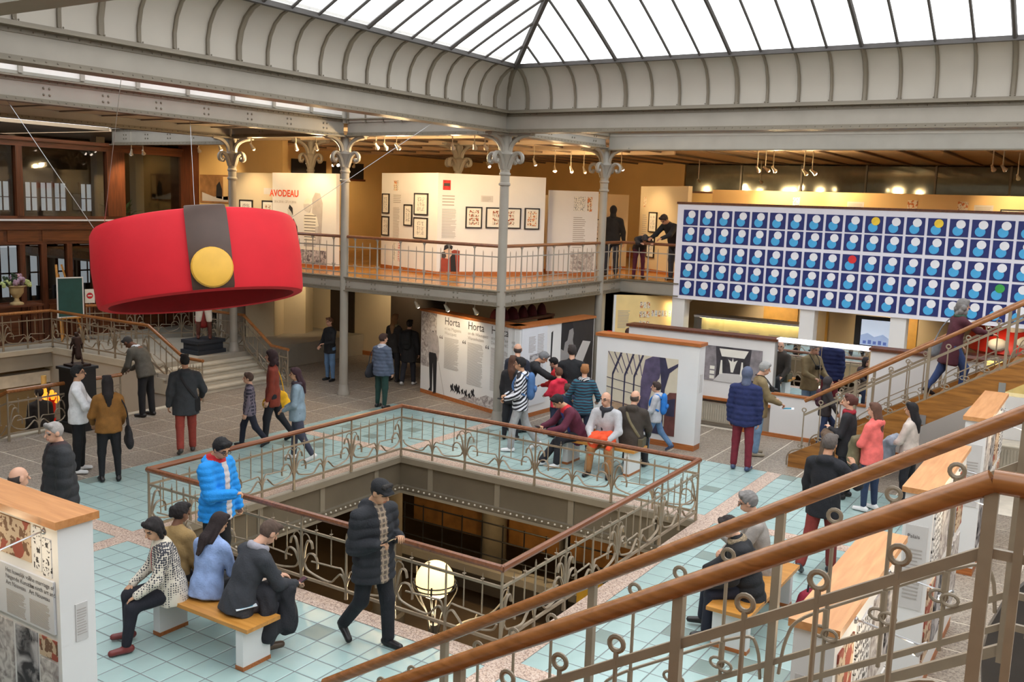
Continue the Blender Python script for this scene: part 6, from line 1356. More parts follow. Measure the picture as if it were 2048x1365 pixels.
    for i in (0, 1): J.cap(sh_[i], el[i], ar*1.1*s, ar*0.92*s).cap(el[i], wr_[i]*0.97+el[i]*0.03, ar*0.92*s, ar*0.68*s)
    if hood == 'down': J.cap(N-f2*0.09*s+u2*0.0-ex*0.05*s, N-f2*0.09*s+ex*0.05*s, 0.06*s, 0.06*s)
    def qm(D, X):
        D = D+0.004*np.sin(X[..., 0]*37+X[..., 2]*23)*np.sin(X[..., 2]*19+X[..., 1]*31)
        if puff: D = D-0.016*np.abs(np.sin((X@u.astype(np.float32))*math.pi/puff))**0.6+0.006
        return D
    Vj, Qj = J.mesh((0.012 if puff else 0.0145)*lod*s**0.5, qm); fj = Vj[Qj].mean(1); mj = np.zeros(len(Qj), int); mats_j = [top if not isinstance(top, tuple) else fab(top)]
    if front:
        mats_j.append(front[0] if not isinstance(front[0], tuple) else fab(front[0])); rel = fj-C_; fw = front[1]*s
        mj[(np.abs(fj[:, 0]) < fw) & ((rel@f) > 0.03)] = 1
    if trim:
        for a_, b_, m_ in trim:
            mats_j.append(fab(m_)); mj[(np.abs(fj[:, 0]) > a_*s) & (np.abs(fj[:, 0]) < b_*s) & (((fj-C_)@f) > 0.02)] = len(mats_j)-1
    if collar:
        mats_j.append(fab(collar)); mj[((fj-N)@u2 > -0.035*s) & (np.linalg.norm((fj-N)-np.outer((fj-N)@u2, u2), axis=1) < 0.11*s)] = len(mats_j)-1
    part('jacket' if puff or front or hem > 0.12 else 'top', np_mesh('jacket', Vj, Qj, mats_j, mj))
    # --- hair and headgear (head space)
    st = hair[0]; Hr = None
    face_cut = [(np.array([0, 0.80, -0.60]), 0.018)]
    if st in ('short', 'crop', 'curly', 'long', 'bun', 'bob'):
        g_ = {'short': 0.013, 'crop': 0.006, 'curly': 0.028, 'long': 0.013, 'bun': 0.010, 'bob': 0.018}[st]
        Hr = Sdf(0.02); Hr.ell((0, -0.016, 0.026), (0.077+g_, 0.096+g_, 0.099+g_), None, face_cut+([((0, 0, -1), 0.055)] if st in ('short', 'crop') else []))
        Hr.cap((-0.05, 0.05, 0.10), (0.05, 0.05, 0.10), 0.028, 0.028)
        if st == 'long':
            for sx in (-1, 1): Hr.cap((sx*0.058, -0.03, 0.0), (sx*0.065, -0.09, -0.22), 0.035, 0.028)
            Hr.cap((0, -0.07, 0.0), (0, -0.14, -0.20), 0.072, 0.07, (np.array([0, 1.0, 0]), 0.55)).cap((0, -0.15, -0.20), (0, -0.16, -0.36), 0.07, 0.035, (np.array([0, 1.0, 0]), 0.55))
        if st == 'bob':
            for sx in (-1, 1): Hr.cap((sx*0.075, -0.01, 0.03), (sx*0.07, -0.02, -0.10), 0.030, 0.026)
            Hr.cap((0, -0.07, 0.0), (0, -0.085, -0.10), 0.075, 0.06, (np.array([0, 1.0, 0]), 0.6))
        if st == 'curly':
            for q in range(9): a = q*0.7; Hr.ell((0.1*math.cos(a), -0.05+0.06*math.sin(a), -0.02-0.13*((q*37 % 10)/10)), (0.05, 0.05, 0.055))
        if st == 'bun': Hr.ell((0, -0.12, 0.05), (0.045, 0.04, 0.045)).ell((0, -0.13, 0.0), (0.035, 0.03, 0.05))
        jit = 0.006 if st in ('curly', 'short') else 0.004
        mod = lambda D, X: D+jit*np.sin(X[..., 0]*130)*np.sin(X[..., 2]*110+X[..., 1]*90)
        if st == 'long': mod = lambda D, X: D+0.006*np.sin(X[..., 0]*210+X[..., 2]*9)*np.clip(0.05-X[..., 2]*6, 0.2, 1)
        Vh, Qh = Hr.mesh(0.0105*lod**0.7, mod)
        if len(Qh): part('hair', np_mesh('hair', (Vh*hs)@RH.T+H, Qh, [hm]))
    elif st == 'fringe':                                          # bald crown, hair round the sides
        Hr = Sdf(0.01); Hr.ell((0, -0.02, 0.0), (0.081, 0.097, 0.095), None, face_cut+[((0, -0.35, 1), 0.05), ((0, 0, -1), 0.065), (np.array([0, 1.0, 0]), 0.01)])
        Vh, Qh = Hr.mesh(0.0105*lod**0.7)
        if len(Qh): part('hair', np_mesh('hair', (Vh*hs)@RH.T+H, Qh, [hm]))
    if cap_ or hood == 'up':
        K = Sdf(0.02)
        if cap_: K.ell((0, -0.012, 0.052), (0.093, 0.115, 0.085), None, [((0, 0, -1), -0.03)]).cap((-0.04, 0.09, 0.045), (0.04, 0.09, 0.045), 0.035, 0.035, (np.array([0, 0, 1.0]), 0.4))
        else: K.ell((0, -0.022, 0.018), (0.094, 0.112, 0.118), None, [(np.array([0, 0.95, -0.3]), 0.05)]).cap((0, -0.035, -0.07), (0, -0.05, -0.16), 0.075, 0.085, None, [(np.array([0, 1.0, 0]), 0.04)])
        Vk, Qk = K.mesh(0.0105*lod**0.6); part('cap' if cap_ else 'hood', np_mesh('cap', (Vk*hs)@RH.T+H, Qk, [fab(cap_ or hoodc or (top if isinstance(top, tuple) else (60, 66, 92)))]))
    if glasses:
        b = MB()
        for sd in (-1, 1): b.tube([Vector(H+RH@(np.array([sd*0.033+0.024*math.cos(a), 0.100, 0.004+0.017*math.sin(a)]))*hs) for a in np.linspace(0, 2*math.pi, 13)], 0.003, 5)
        for sd in (-1, 1): b.tube([Vector(H+RH@np.array([sd*0.057, 0.098, 0.008])*hs), Vector(H+RH@np.array([sd*0.086, 0.0, 0.006])*hs)], 0.003, 5)
        part('glasses', b.mesh('glasses', M_BLACK))
    if scarf:
        K = Sdf(0.02)
        for q in range(10):
            a0_, a1_ = q*0.628, (q+1)*0.628; c0 = N+u2*0.015*s+ex*math.cos(a0_)*0.085*s+f2*math.sin(a0_)*0.075*s; c1 = N+u2*0.015*s+ex*math.cos(a1_)*0.085*s+f2*math.sin(a1_)*0.075*s; K.cap(c0, c1, 0.036*s, 0.036*s)
        if len(scarf) > 1: K.cap(N+f2*0.1*s+ex*0.03*s, C_+f2*0.125*s+ex*0.04*s-u*0.1, 0.035*s, 0.03*s, (f2, 0.5))
        Vk, Qk = K.mesh(0.014*lod); part('scarf', np_mesh('scarf', Vk, Qk, [scarf[0] if not isinstance(scarf[0], tuple) else fab(scarf[0])]))
    info = dict(root=root, P=P, C=C_, N=N, H=H, wr=wr_, hd=hd_, sh=sh_, f=f, u=u, kn=kn, an=an, s=s, RH=RH, hips=hips, f2=f2, u2=u2)
    if key: PEOPLE[key] = info
    return info
def pn_dir(d, side, sd):
    """palm side of the hand: towards the body's middle / downwards"""
    n = d.cross(side); return (n.x*-sd*0.6-n.z*0.8+n.y*0.2) > 0
def wpt(i, p):
    """point of a person's own space -> world"""
    r = i['root']; return Matrix.LocRotScale(r.location, r.rotation_euler, (1, 1, 1))@Vector(tuple(map(float, p)))
def prop_obj(name, label, cat, i, build, group=None):
    """a held or worn thing: build(MB-adder) in the person's space, placed in the world with its origin at the thing"""
    r = i['root']; t = bpy.data.objects.new(name, None); COL.objects.link(t); t.location = r.location; t.rotation_euler = r.rotation_euler; t.empty_display_size = 0.1; tag(t, label, cat, group); build(t); return t
def phone(label, i, hand=1, mats=M_BLACK):
    w = Vector(i['wr'][hand]); d = Vector(i['hd'][hand]); c = w+d*0.11+Vector((0, 0, 0.02))
    def bld(t):
        MB().obox(c, d+Vector((0, 0, 0.35)), Vector((1, 0, 0)), d.cross(Vector((1, 0, 0))), 0.07, 0.036, 0.005).build('case', mats, t, local=True)
        MB().obox(c+Vector((0, 0, 0.006)), d+Vector((0, 0, 0.35)), Vector((1, 0, 0)), d.cross(Vector((1, 0, 0))), 0.06, 0.031, 0.003).build('screen', mat('phone_glass', (40, 44, 52), 0.15), t, local=True)
    return prop_obj('phone', label, 'phone', i, bld)
def backpack(label, i, rgb, size=1.0):
    c = i['C']+i['u']*0.02*i['s']-i['f']*0.185*i['s']; s = i['s']*size; m = fab(rgb)
    def bld(t):
        K = Sdf(0.04); K.cap(c-i['u']*0.14*s, c+i['u']*0.13*s, 0.135*s, 0.12*s, (i['f'], 0.62)); V, Q = K.mesh(0.018)
        o = bpy.data.objects.new('pack', np_mesh('pack', V, Q, [m])); COL.objects.link(o); o.parent = t
        K = Sdf(0.03); c2 = c-i['f']*0.085*s-i['u']*0.06*s; K.cap(c2-np.array([0.05, 0, 0])*s, c2+np.array([0.05, 0, 0])*s, 0.06*s, 0.06*s, (i['f'], 0.5)); V, Q = K.mesh(0.018)
        o = bpy.data.objects.new('pocket', np_mesh('pocket', V, Q, [m])); COL.objects.link(o); o.parent = t
        for sd in (-1, 1):
            a = i['C']+np.array([sd*0.1, 0, 0])*s
            pts = [a-i['f']*0.13*s+i['u']*0.15*s, i['N']-i['f2']*0.02*s-i['u2']*0.0*s+np.array([sd*0.1, 0, 0.02])*s, a+i['f']*0.12*s+i['u']*0.12*s, a+i['f']*0.13*s-i['u']*0.05*s, a-i['f']*0.1*s-i['u']*0.14*s+np.array([sd*0.07, 0, 0])*s]
            MB().tube(smooth_path([tuple(p) for p in pts], 4), 0.018, 6).build('strap', m, t, True, local=True)
    return prop_obj('backpack', label, 'backpack', i, bld)
def shoulder_bag(label, i, rgb, side=1, drop=0.42, size=1.0, strap_rgb=None, cat='bag', back=0.0, loose=0.05):
    s = i['s']; m = fab(rgb); sh = i['sh'][1 if side > 0 else 0]; c = sh-i['u']*drop*s+np.array([side*(loose+0.03), back, 0])*s
    def bld(t):
        K = Sdf(0.03); K.cap(c-np.array([0, 0.09, 0.09])*s*size, c+np.array([0, 0.09, -0.09])*s*size, 0.09*s*size, 0.09*s*size, (np.array([1.0, 0, 0]), 0.55)).cap(c-np.array([0, 0.06, 0.0])*s*size, c+np.array([0, 0.06, 0.03])*s*size, 0.08*s*size, 0.08*s*size, (np.array([1.0, 0, 0]), 0.5)); V, Q = K.mesh(0.016)
        o = bpy.data.objects.new('bag_body', np_mesh('bag_body', V, Q, [m])); COL.objects.link(o); o.parent = t
        a, b_ = c+np.array([0, -0.09, 0.06])*s*size, c+np.array([0, 0.09, 0.06])*s*size; topp = sh+np.array([-side*0.03, 0, 0.085])*s
        MB().tube(smooth_path([tuple(a), tuple(a*0.4+topp*0.6+np.array([side*0.05, -0.04, 0])), tuple(topp), tuple(b_*0.4+topp*0.6+np.array([side*0.05, 0.04, 0])), tuple(b_)], 4), 0.010, 6).build('strap', fab(strap_rgb or rgb), t, True, local=True)
    return prop_obj(cat.replace(' ', '_'), label, cat, i, bld)
def cross_strap(label, i, rgb, side=-1):
    """satchel strap worn across the back"""
    s = i['s']; C_, N, f, u = i['C'], i['N'], i['f'], i['u']
    def bld(t):
        pts = [N+np.array([side*0.1, 0.03, 0.03])*s, N-f*0.12*s-u*0.08*s+np.array([side*0.07, 0, 0])*s, C_-f*0.15*s, C_-f*0.13*s-u*0.2*s-np.array([side*0.14, 0, 0])*s, C_-u*0.3*s-np.array([side*0.19, 0, 0])*s]
        MB().tube(smooth_path([tuple(p) for p in pts], 4), 0.016, 6, 1.6).build('strap', fab(rgb), t, True, local=True)
        c = C_-u*0.36*s-np.array([side*0.2, 0, 0])*s
        MB().obox(c, (0, 1, 0), (1, 0, 0), (0, 0, 1), 0.13, 0.04, 0.1).build('satchel', fab(tuple(int(v*0.8) for v in rgb)), t, local=True)
    return prop_obj('satchel', label, 'bag', i, bld)
def cloth_heap(name, label, cat, i, pts, rgb, r=0.07):
    def bld(t):
        K = Sdf(0.05)
        for a, b_, ra, rb in pts: K.cap(a, b_, ra, rb)
        V, Q = K.mesh(0.016, lambda D, X: D+0.010*np.sin(X[..., 0]*46+X[..., 2]*30)*np.sin(X[..., 1]*41))
        o = bpy.data.objects.new('folds', np_mesh('folds', V, Q, [fab(rgb) if isinstance(rgb, tuple) else rgb])); COL.objects.link(o); o.parent = t
    return prop_obj(name, label, cat, i, bld)
BLK, DK = (30, 30, 34), (46, 46, 52)
# ---- foreground walker with the phone
ph = ((-4, 10, 108, -22), (-4, 8, 104, -26))
i = person('man in black flat cap and black padded jacket walking with a phone', 6.95, 5.99, 140, 1.76, top=(34, 36, 42), bot=(24, 25, 32), shoe=(26, 22, 24), hair=('crop', (40, 36, 34)), skin='t', arms=ph, legs=((12, 3, 2), (-8, 3, -40)), head=(22, -8), puff=0.10, hem=0.2, wide=1.08, front=(pattern('plaid_scarf', 'check', (96, 84, 76), (170, 150, 128), 6), 0.05), cap_=(28, 28, 32), grip=True, hood='down', key='cap')
phone('dark phone held in both hands by the capped man', i, 1)
# ---- group on the left bench
sitL = ((82, 6, 12), (84, 8, 6))
i = person('woman in patterned nordic cardigan sitting with hands on her knees', 5.86, 7.72, -98, 1.62, top=pattern('nordic_knit', 'knit', (216, 206, 190), (58, 58, 66), 44), bot=(28, 28, 38), shoe=(112, 46, 44), hair=('bob', (30, 24, 24)), skin='t', arms=((20, 10, 52, -14), (20, 10, 52, -14)), legs=((78, 8, 10), (80, 8, 2)), seat=0.46, lean=10, head=(18, -30), fem=True, wide=1.3, hem=0.15, front=((30, 28, 36), 0.03), trim=((0.03, 0.055, (214, 204, 184)), (0.055, 0.07, (150, 26, 36))), collar=(206, 196, 178), key='nordic')
i = person('woman with dark bun in tan top sitting at the back of the bench', 6.06, 7.92, 30, 1.6, top=(150, 122, 78), bot=(40, 40, 46), hair=('bun', (28, 22, 22)), skin='d', arms=A_REST, legs=((84, 6, 6), (84, 6, 6)), seat=0.46, lean=8, head=(6, 30), fem=True)
i = person('woman in light blue shirt with long dark hair sitting on the bench', 6.06, 7.42, 40, 1.6, top=(138, 160, 204), bot=(28, 28, 32), hair=('long', (38, 26, 26)), skin='t', arms=((14, 10, 55, -18), (14, 10, 55, -18)), legs=((84, 6, 6), (84, 6, 6)), seat=0.46, lean=12, head=(18, 12), fem=True, wide=1.12, hem=0.10)
i = person('man in charcoal sweater and grey scarf sitting at the bench end', 6.04, 6.92, 62, 1.74, top=(50, 52, 58), bot=(62, 60, 68), shoe=(84, 66, 50), hair=('crop', (84, 66, 56)), skin='l', arms=((26, 8, 72, -16), (26, 8, 72, -16)), legs=((80, 8, -4), (82, 10, -30)), seat=0.46, lean=20, bent=6, head=(26, 0), scarf=(((150, 148, 158)),), wide=1.06, hem=0.12, key='grey')
cloth_heap('folded_coat', 'black coat draped over the lap of the charcoal sweater man', 'coat', i, [((0.12, 0.16, 0.66), (0.15, 0.42, 0.62), 0.09, 0.1), ((0.2, 0.2, 0.62), (0.24, 0.16, 0.25), 0.08, 0.10), ((0.2, 0.4, 0.6), (0.22, 0.4, 0.28), 0.08, 0.11), ((0.22, 0.2, 0.3), (0.22, 0.38, 0.3), 0.07, 0.07)], (36, 36, 42))
phone('phone held by the man in charcoal sweater', i, 1)
def leaflet(label, i, c, rgb=(206, 214, 220), sz=(0.05, 0.1)):
    return prop_obj('leaflet', label, 'leaflet', i, lambda t: (MB().obox(c, (0.3, 1, 0.1), (1, -0.3, 0), (0, 0, 1), sz[1], sz[0], 0.003).build('sheet', fab(rgb), t, local=True), MB().obox((c[0], c[1], c[2]+0.004), (0.3, 1, 0.1), (1, -0.3, 0), (0, 0, 1), sz[1]*0.6, sz[0]*0.7, 0.002).build('print', fab((60, 130, 150)), t, local=True)))
leaflet('folded leaflet sticking out of the sitting man\'s pocket', i, (0.17, -0.02, 0.56))
# ---- left side
i = person('man in bright blue padded jacket with red hood by the well railing', 7.1, 8.5, 128, 1.74, top=(28, 140, 222), bot=(24, 24, 28), hair=('short', (22, 20, 22)), skin='t', arms=((8, 10, 16, 4), (20, 8, 95, -34)), head=(28, 10), puff=0.075, wide=1.1, hem=0.14, glasses=True, front=((196, 190, 192), 0.045), collar=(176, 28, 40), hood='down', grip=True)
i = person('grey-haired man in black coat behind the lower left display wall', 6.3, 10.3, -105, 1.76, top=(44, 45, 48), bot=(36, 36, 40), hair=('crop', (156, 150, 146)), skin='l', head=(8, -12), puff=0.13, hem=0.2, wide=1.25, front=((34, 26, 30), 0.05), collar=(60, 44, 46))
i = person('bald man whose head shows above the oak-capped wall, far left', 5.15, 9.2, 60, 1.66, top=(70, 66, 66), hair=('fringe', (60, 50, 46)), skin='l', head=(4, 10))
i = person('young man in white bomber jacket and glasses with folded arms', 8.72, 13.68, 95, 1.70, top=(226, 226, 228), bot=(22, 22, 26), shoe=(228, 228, 228), hair=('short', (26, 24, 24)), skin='t', arms=((24, 14, 84, -58), (28, 14, 78, -62)), glasses=True, head=(-6, 10), hem=0.10, front=((30, 44, 76), 0.02), wide=1.05)
i = person('long-haired woman in ochre bomber jacket with black bag, seen from behind', 8.72, 12.9, -6, 1.64, top=(132, 88, 34), bot=(20, 20, 24), shoe=(22, 20, 22), hair=('long', (28, 20, 20)), skin='t', arms=((10, 16, 46, -8), (8, 14, 40, -6)), fem=True, hem=0.10, wide=1.14, slim=0.9)
shoulder_bag('black shoulder bag of the woman in ochre jacket', i, (26, 24, 28), 1, 0.62, 1.3, loose=0.10)
i = person('man in grey sweater bending over at the stair opening', 11.8, 16.2, -52, 1.72, top=(88, 84, 76), bot=(26, 25, 28), hair=('crop', (60, 56, 54)), skin='d', arms=((14, 4, 52, -24), (14, 4, 52, -24)), lean=16, bent=26, head=(34, 0), wide=1.08, collar=(210, 216, 224), hem=0.12)
i = person('man in dark jacket and brick red trousers walking away', 10.55, 13.4, -4, 1.70, top=(54, 56, 60), bot=(146, 58, 46), shoe=(62, 54, 50), hair=('crop', (28, 24, 24)), skin='m', arms=((2, 12, 8, 6), (10, 22, 50, -4)), legs=((-10, 3, -26), (8, 3, 2)), hem=0.24, wide=1.16, hood='down')
cross_strap('dark satchel slung across the red-trousered man', i, (40, 38, 40), -1)
i = person('curly-haired woman in rust jacket carrying a yellow bag', 11.95, 12.75, -85, 1.70, top=(124, 48, 30), bot=(28, 28, 34), shoe=(24, 22, 24), hair=('curly', (44, 24, 26)), skin='l', legs=((14, 3, 4), (-16, 3, -34)), fem=True, hem=0.22)
shoulder_bag('mustard yellow handbag of the curly-haired woman', i, (224, 170, 28), 1, 0.55, 1.5, (224, 170, 28), back=-0.05)
i = person('boy in checked shirt walking in front of the curly-haired woman', 11.5, 12.86, -88, 1.34, top=pattern('dark_check', 'check', (52, 48, 62), (128, 116, 128), 5), bot=(32, 34, 48), shoe=(26, 24, 28), hair=('short', (70, 50, 40)), skin='l', legs=((-18, 3, -38), (20, 3, 6)))
i = person('woman with maroon-dark hair in pale denim jacket walking left', 11.38, 11.55, -82, 1.60, top=(128, 148, 162), bot=(60, 62, 78), shoe=(224, 222, 220), hair=('long', (52, 28, 36)), skin='t', arms=((6, 10, 60, -20), (6, 10, 60, -20)), legs=((-12, 3, -30), (8, 3, 4)), fem=True, front=((206, 204, 200), 0.03), scarf=((66, 54, 62), 1), head=(4, -8), wide=1.1)
i = person('young woman in black top and blue jeans beyond the left column', 17.0, 16.15, -135, 1.55, top=(30, 30, 34), bot=(96, 126, 160), shoe=(26, 26, 30), hair=('bun', (112, 76, 54)), skin='l', arms=((20, 12, 80, -30), (10, 12, 60, -20)), fem=True)
i = person('woman in silver-blue padded jacket and dark green trousers', 15.5, 13.2, 40, 1.60, top=(78, 88, 108), bot=(26, 58, 52), shoe=(26, 24, 26), hair=('short', (56, 36, 30)), skin='l', fem=True, puff=0.075, hem=0.14, wide=1.2, head=(0, 20), collar=(176, 178, 188))
shoulder_bag('black handbag of the woman in silver-blue jacket', i, (28, 28, 34), -1, 0.45, 1.3, back=-0.06)
i = person('fair-haired woman in dark clothes in the shadow under the balcony', 18.0, 14.95, 30, 1.66, top=(46, 42, 40), bot=(30, 30, 34), hair=('long', (132, 98, 66)), skin='l', fem=True, scarf=((150, 140, 110),))
i = person('person in long black coat walking away under the balcony', 17.9, 14.4, 20, 1.58, top=(26, 25, 28), bot=(34, 34, 42), shoe=(206, 204, 204), hair=('bun', (40, 30, 28)), skin='l', legs=((-8, 3, -20), (8, 3, 4)), hem=0.3, wide=1.12, hood='down')
backpack('black backpack of the person in long black coat', i, (22, 22, 24))
# ---- crowd by the corner column
i = person('bald man in dark jacket at the printed wall, right of the corner column', 15.6, 9.82, 20, 1.74, top=(36, 40, 54), bot=(34, 36, 46), hair=('fringe', (66, 54, 50)), skin='l', head=(8, -20))
i = person('woman with long brown hair in black beside the corner column', 15.0, 9.55, 10, 1.60, top=(32, 30, 34), bot=(30, 30, 36), hair=('long', (76, 48, 34)), skin='l', fem=True)
i = person('boy in zebra-striped hoodie with phone walking left', 14.4, 8.97, -85, 1.72, top=pattern('zebra_stripe', 'stripe', (36, 36, 44), (222, 224, 232), 5, rot=0.5), bot=(158, 158, 160), shoe=(228, 228, 230), hair=('short', (24, 22, 24)), skin='t', arms=((10, 10, 66, -22), (14, 10, 70, -26)), legs=((16, 4, 4), (-14, 4, -34)), glasses=True, hood='down', hem=0.14, grip=True)
phone('phone in the hands of the zebra-hoodie boy', i, 0); backpack('denim blue backpack on the zebra-hoodie boy', i, (70, 108, 158))
i = person('grey-haired man in black leaning over the red-jacketed children', 15.75, 9.72, 78, 1.68, top=(34, 33, 36), bot=(62, 62, 68), hair=('short', (112, 112, 114)), skin='m', arms=((55, 6, 70, -16), (55, 6, 70, -16)), lean=20, bent=14, head=(24, 0))
i = person('black-haired child in red jacket facing the leaning man', 16.35, 9.35, -70, 1.44, top=(186, 28, 34), bot=(40, 46, 64), hair=('short', (20, 18, 20)), skin='l', arms=((18, 10, 78, -20), (18, 10, 78, -20)), head=(26, 0))
i = person('child in pinkish red hooded jacket seen from behind', 15.75, 8.95, -35, 1.34, top=(212, 40, 66), bot=(44, 52, 76), hair=('short', (96, 62, 46)), skin='l', arms=((20, 12, 70, -14), (20, 12, 70, -14)), hood='down')
i = person('small child with fur-trimmed navy hood behind the bench', 15.3, 8.5, 0, 1.14, top=(38, 52, 78), bot=(40, 46, 60), hair=('short', (70, 52, 42)), skin='l', scarf=((142, 128, 110),))
i = person('man in black suit jacket standing before the portrait print', 16.05, 8.85, -4, 1.76, top=(24, 24, 28), bot=(34, 36, 46), hair=('short', (48, 40, 38)), skin='l', hem=0.24, wide=1.08)
i = person('blonde woman in black and white scarf and striped top', 15.1, 8.05, 4, 1.60, top=pattern('teal_stripe', 'stripe', (44, 40, 56), (42, 98, 118), 6), bot=(34, 42, 62), hair=('short', (150, 100, 58)), skin='l', fem=True, wide=1.15, scarf=(pattern('zebra_scarf', 'stripe', (30, 30, 34), (214, 214, 216), 9, rot=0.9), 1), arms=((8, 26, 60, -6), (8, 24, 60, -6)))
cv = ((80, 6, -2), (82, 8, 4))
i = person('dark-haired man in red and blue jacket hunched over a phone on the bench', 14.28, 7.68, -112, 1.74, top=(88, 30, 52), bot=(30, 30, 38), shoe=(206, 206, 208), hair=('short', (24, 22, 24)), skin='t', arms=((36, 10, 76, -20), (36, 10, 78, -22)), legs=((84, 8, 6), (70, -4, 40)), seat=0.46, lean=26, bent=10, head=(26, 0), collar=(200, 40, 50), front=((44, 54, 130), 0.06), wide=1.1, grip=True)
phone('phone of the hunched man in red and blue jacket', i, 1)
i = person('bald man in pale grey sweater and dark scarf sitting with orange jacket', 14.25, 7.12, -165, 1.76, top=(176, 176, 180), bot=(150, 104, 62), shoe=(30, 26, 26), hair=('none', (90, 80, 76)), skin='l', arms=((24, 12, 62, -26), (24, 12, 66, -20)), legs=((76, 9, 4), (78, 9, 4)), seat=0.46, lean=8, head=(0, 18), scarf=((40, 42, 50), 1), glasses=True, wide=1.08)
cloth_heap('orange_jacket', 'orange jacket bunched on the lap of the bald man in grey', 'jacket', i, [((-0.14, 0.2, 0.66), (0.12, 0.3, 0.66), 0.09, 0.08), ((-0.05, 0.4, 0.64), (0.14, 0.42, 0.62), 0.08, 0.08), ((0.1, 0.36, 0.62), (0.16, 0.42, 0.40), 0.08, 0.07), ((-0.18, 0.3, 0.6), (-0.16, 0.44, 0.5), 0.06, 0.05)], (220, 76, 36))
i = person('balding man in brown waxed jacket sitting with his back turned', 14.5, 6.78, 14, 1.76, top=(58, 50, 44), bot=(34, 34, 38), shoe=(30, 28, 28), hair=('fringe', (74, 62, 56)), skin='l', arms=((18, 12, 50, -10), (18, 12, 50, -10)), legs=((84, 8, -8), (82, 8, -4)), seat=0.46, lean=8, head=(4, 16), wide=1.16, hood='down', hem=0.14)
cross_strap('olive satchel strap across the brown waxed jacket', i, (112, 102, 78), -1)
i = person('child in light grey hoodie with blue backpack walking left', 16.0, 7.0, -80, 1.30, top=(178, 178, 184), bot=(88, 118, 154), shoe=(60, 72, 100), hair=('short', (56, 42, 38)), skin='l', legs=((20, 3, 4), (-18, 3, -40)), arms=((16, 10, 40, 0), (-10, 10, 10, 0)), hood='down')
backpack('bright blue backpack on the child in grey hoodie', i, (36, 112, 190), 1.05)
# ---- right side
i = person('person in navy padded jacket with hood up and dark red trousers', 15.83, 5.27, 12, 1.80, top=(28, 38, 84), bot=(112, 30, 44), shoe=(56, 70, 100), hair=('none', (60, 60, 70)), skin='l', arms=((0, 9, 6, 2), (0, 9, 6, 2)), puff=0.09, hem=0.16, hood='up', hoodc=(84, 92, 116), slim=0.92)
i = person('grey-haired man in khaki jacket looking at papers with a camera', 17.0, 5.40, 75, 1.74, top=(128, 110, 78), bot=(112, 140, 168), shoe=(150, 138, 118), hair=('short', (150, 148, 146)), skin='l', arms=((20, 10, 74, -16), (24, 8, 66, -10)), head=(16, 4), hem=0.2, wide=1.1, grip=True)
leaflet('white paper sheet held by the man in khaki jacket', i, tuple(i['wr'][1]+i['hd'][1]*0.16+np.array([0, 0, -0.04])), (222, 224, 230), (0.09, 0.12))
def camera_b(t):
    c = i['C']+i['f']*0.22+np.array([0, 0, 0.02])
    MB().obox(tuple(c), (1, 0, 0), (0, 1, 0), (0, 0, 1), 0.065, 0.03, 0.045).build('camera_body', M_BLACK, t, local=True); MB().tube([tuple(c), tuple(c+np.array([0, 0.10, -0.02]))], 0.034, 12).build('lens', M_BLACK, t, True, local=True)
    MB().tube(smooth_path([tuple(c+np.array([-0.06, 0, 0.03])), tuple(i['N']+np.array([-0.09, 0.05, 0.03])), tuple(i['N']+np.array([0, -0.1, 0.05])), tuple(i['N']+np.array([0.09, 0.05, 0.03])), tuple(c+np.array([0.06, 0, 0.03]))], 4), 0.008, 5).build('neck_strap', M_BLACK, t, True, local=True)
prop_obj('photo_camera', 'black camera hanging from the neck of the khaki-jacketed man', 'camera', i, camera_b)
i = person('hooded child in dark coat starting up the staircase', 17.2, 4.25, 70, 1.24, z=0.34, top=(52, 46, 48), bot=(38, 52, 84), hair=('none', (60, 50, 46)), skin='l', hood='up', arms=((40, 10, 70, -6), (20, 10, 30, 0)), legs=((38, 3, -6), (-6, 3, -14)))
backpack('dark maroon backpack of the hooded child on the stairs', i, (72, 40, 50), 0.9)
i = person('grey-haired woman in dark red coat climbing the staircase', 17.3, 2.28, 62, 1.66, z=1.53, top=(72, 26, 38), bot=(44, 62, 104), shoe=(34, 30, 32), hair=('curly', (116, 112, 110)), skin='l', arms=((10, 12, 40, -4), (60, 6, 78, 0)), legs=((-14, 3, -30), (30, 3, -6)), lean=10, hem=0.34, wide=1.1, fem=True, scarf=((60, 84, 70),), head=(-4, 0))
shoulder_bag('grey shoulder bag of the woman climbing the stairs', i, (122, 124, 128), -1, 0.5, 1.1, back=-0.1)
i = person('woman with red scarf in black coat listening by the staircase', 15.3, 3.4, -78, 1.66, top=(32, 30, 34), bot=(34, 34, 42), hair=('bun', (84, 46, 38)), skin='l', arms=((14, 12, 110, -34), (14, 12, 80, -20)), fem=True, scarf=((150, 30, 44), 1), wide=1.15, hem=0.2, head=(-4, -6))
cloth_heap('fur_hood', 'brown fur-trimmed coat held over the arm of red scarf woman', 'coat', i, [((-0.2, 0.2, 0.98), (-0.05, 0.3, 1.0), 0.1, 0.1), ((-0.18, 0.25, 0.95), (-0.16, 0.26, 0.7), 0.1, 0.12)], (96, 76, 60))
i = person('woman in coral pink hoodie with brown hair seen from the left', 14.87, 2.92, -62, 1.66, top=(228, 106, 100), bot=(40, 54, 82), shoe=(222, 220, 220), hair=('long', (92, 62, 48)), skin='l', arms=((16, 12, 84, -50), (16, 12, 80, -46)), fem=True, hood='down', wide=1.14, head=(-2, -14), slim=0.92)
cloth_heap('olive_coat', 'olive coat carried in the arms of the coral hoodie woman', 'coat', i, [((-0.15, 0.2, 1.08), (0.12, 0.22, 1.06), 0.08, 0.08), ((-0.1, 0.24, 1.0), (-0.1, 0.24, 0.75), 0.09, 0.1)], (112, 104, 78))
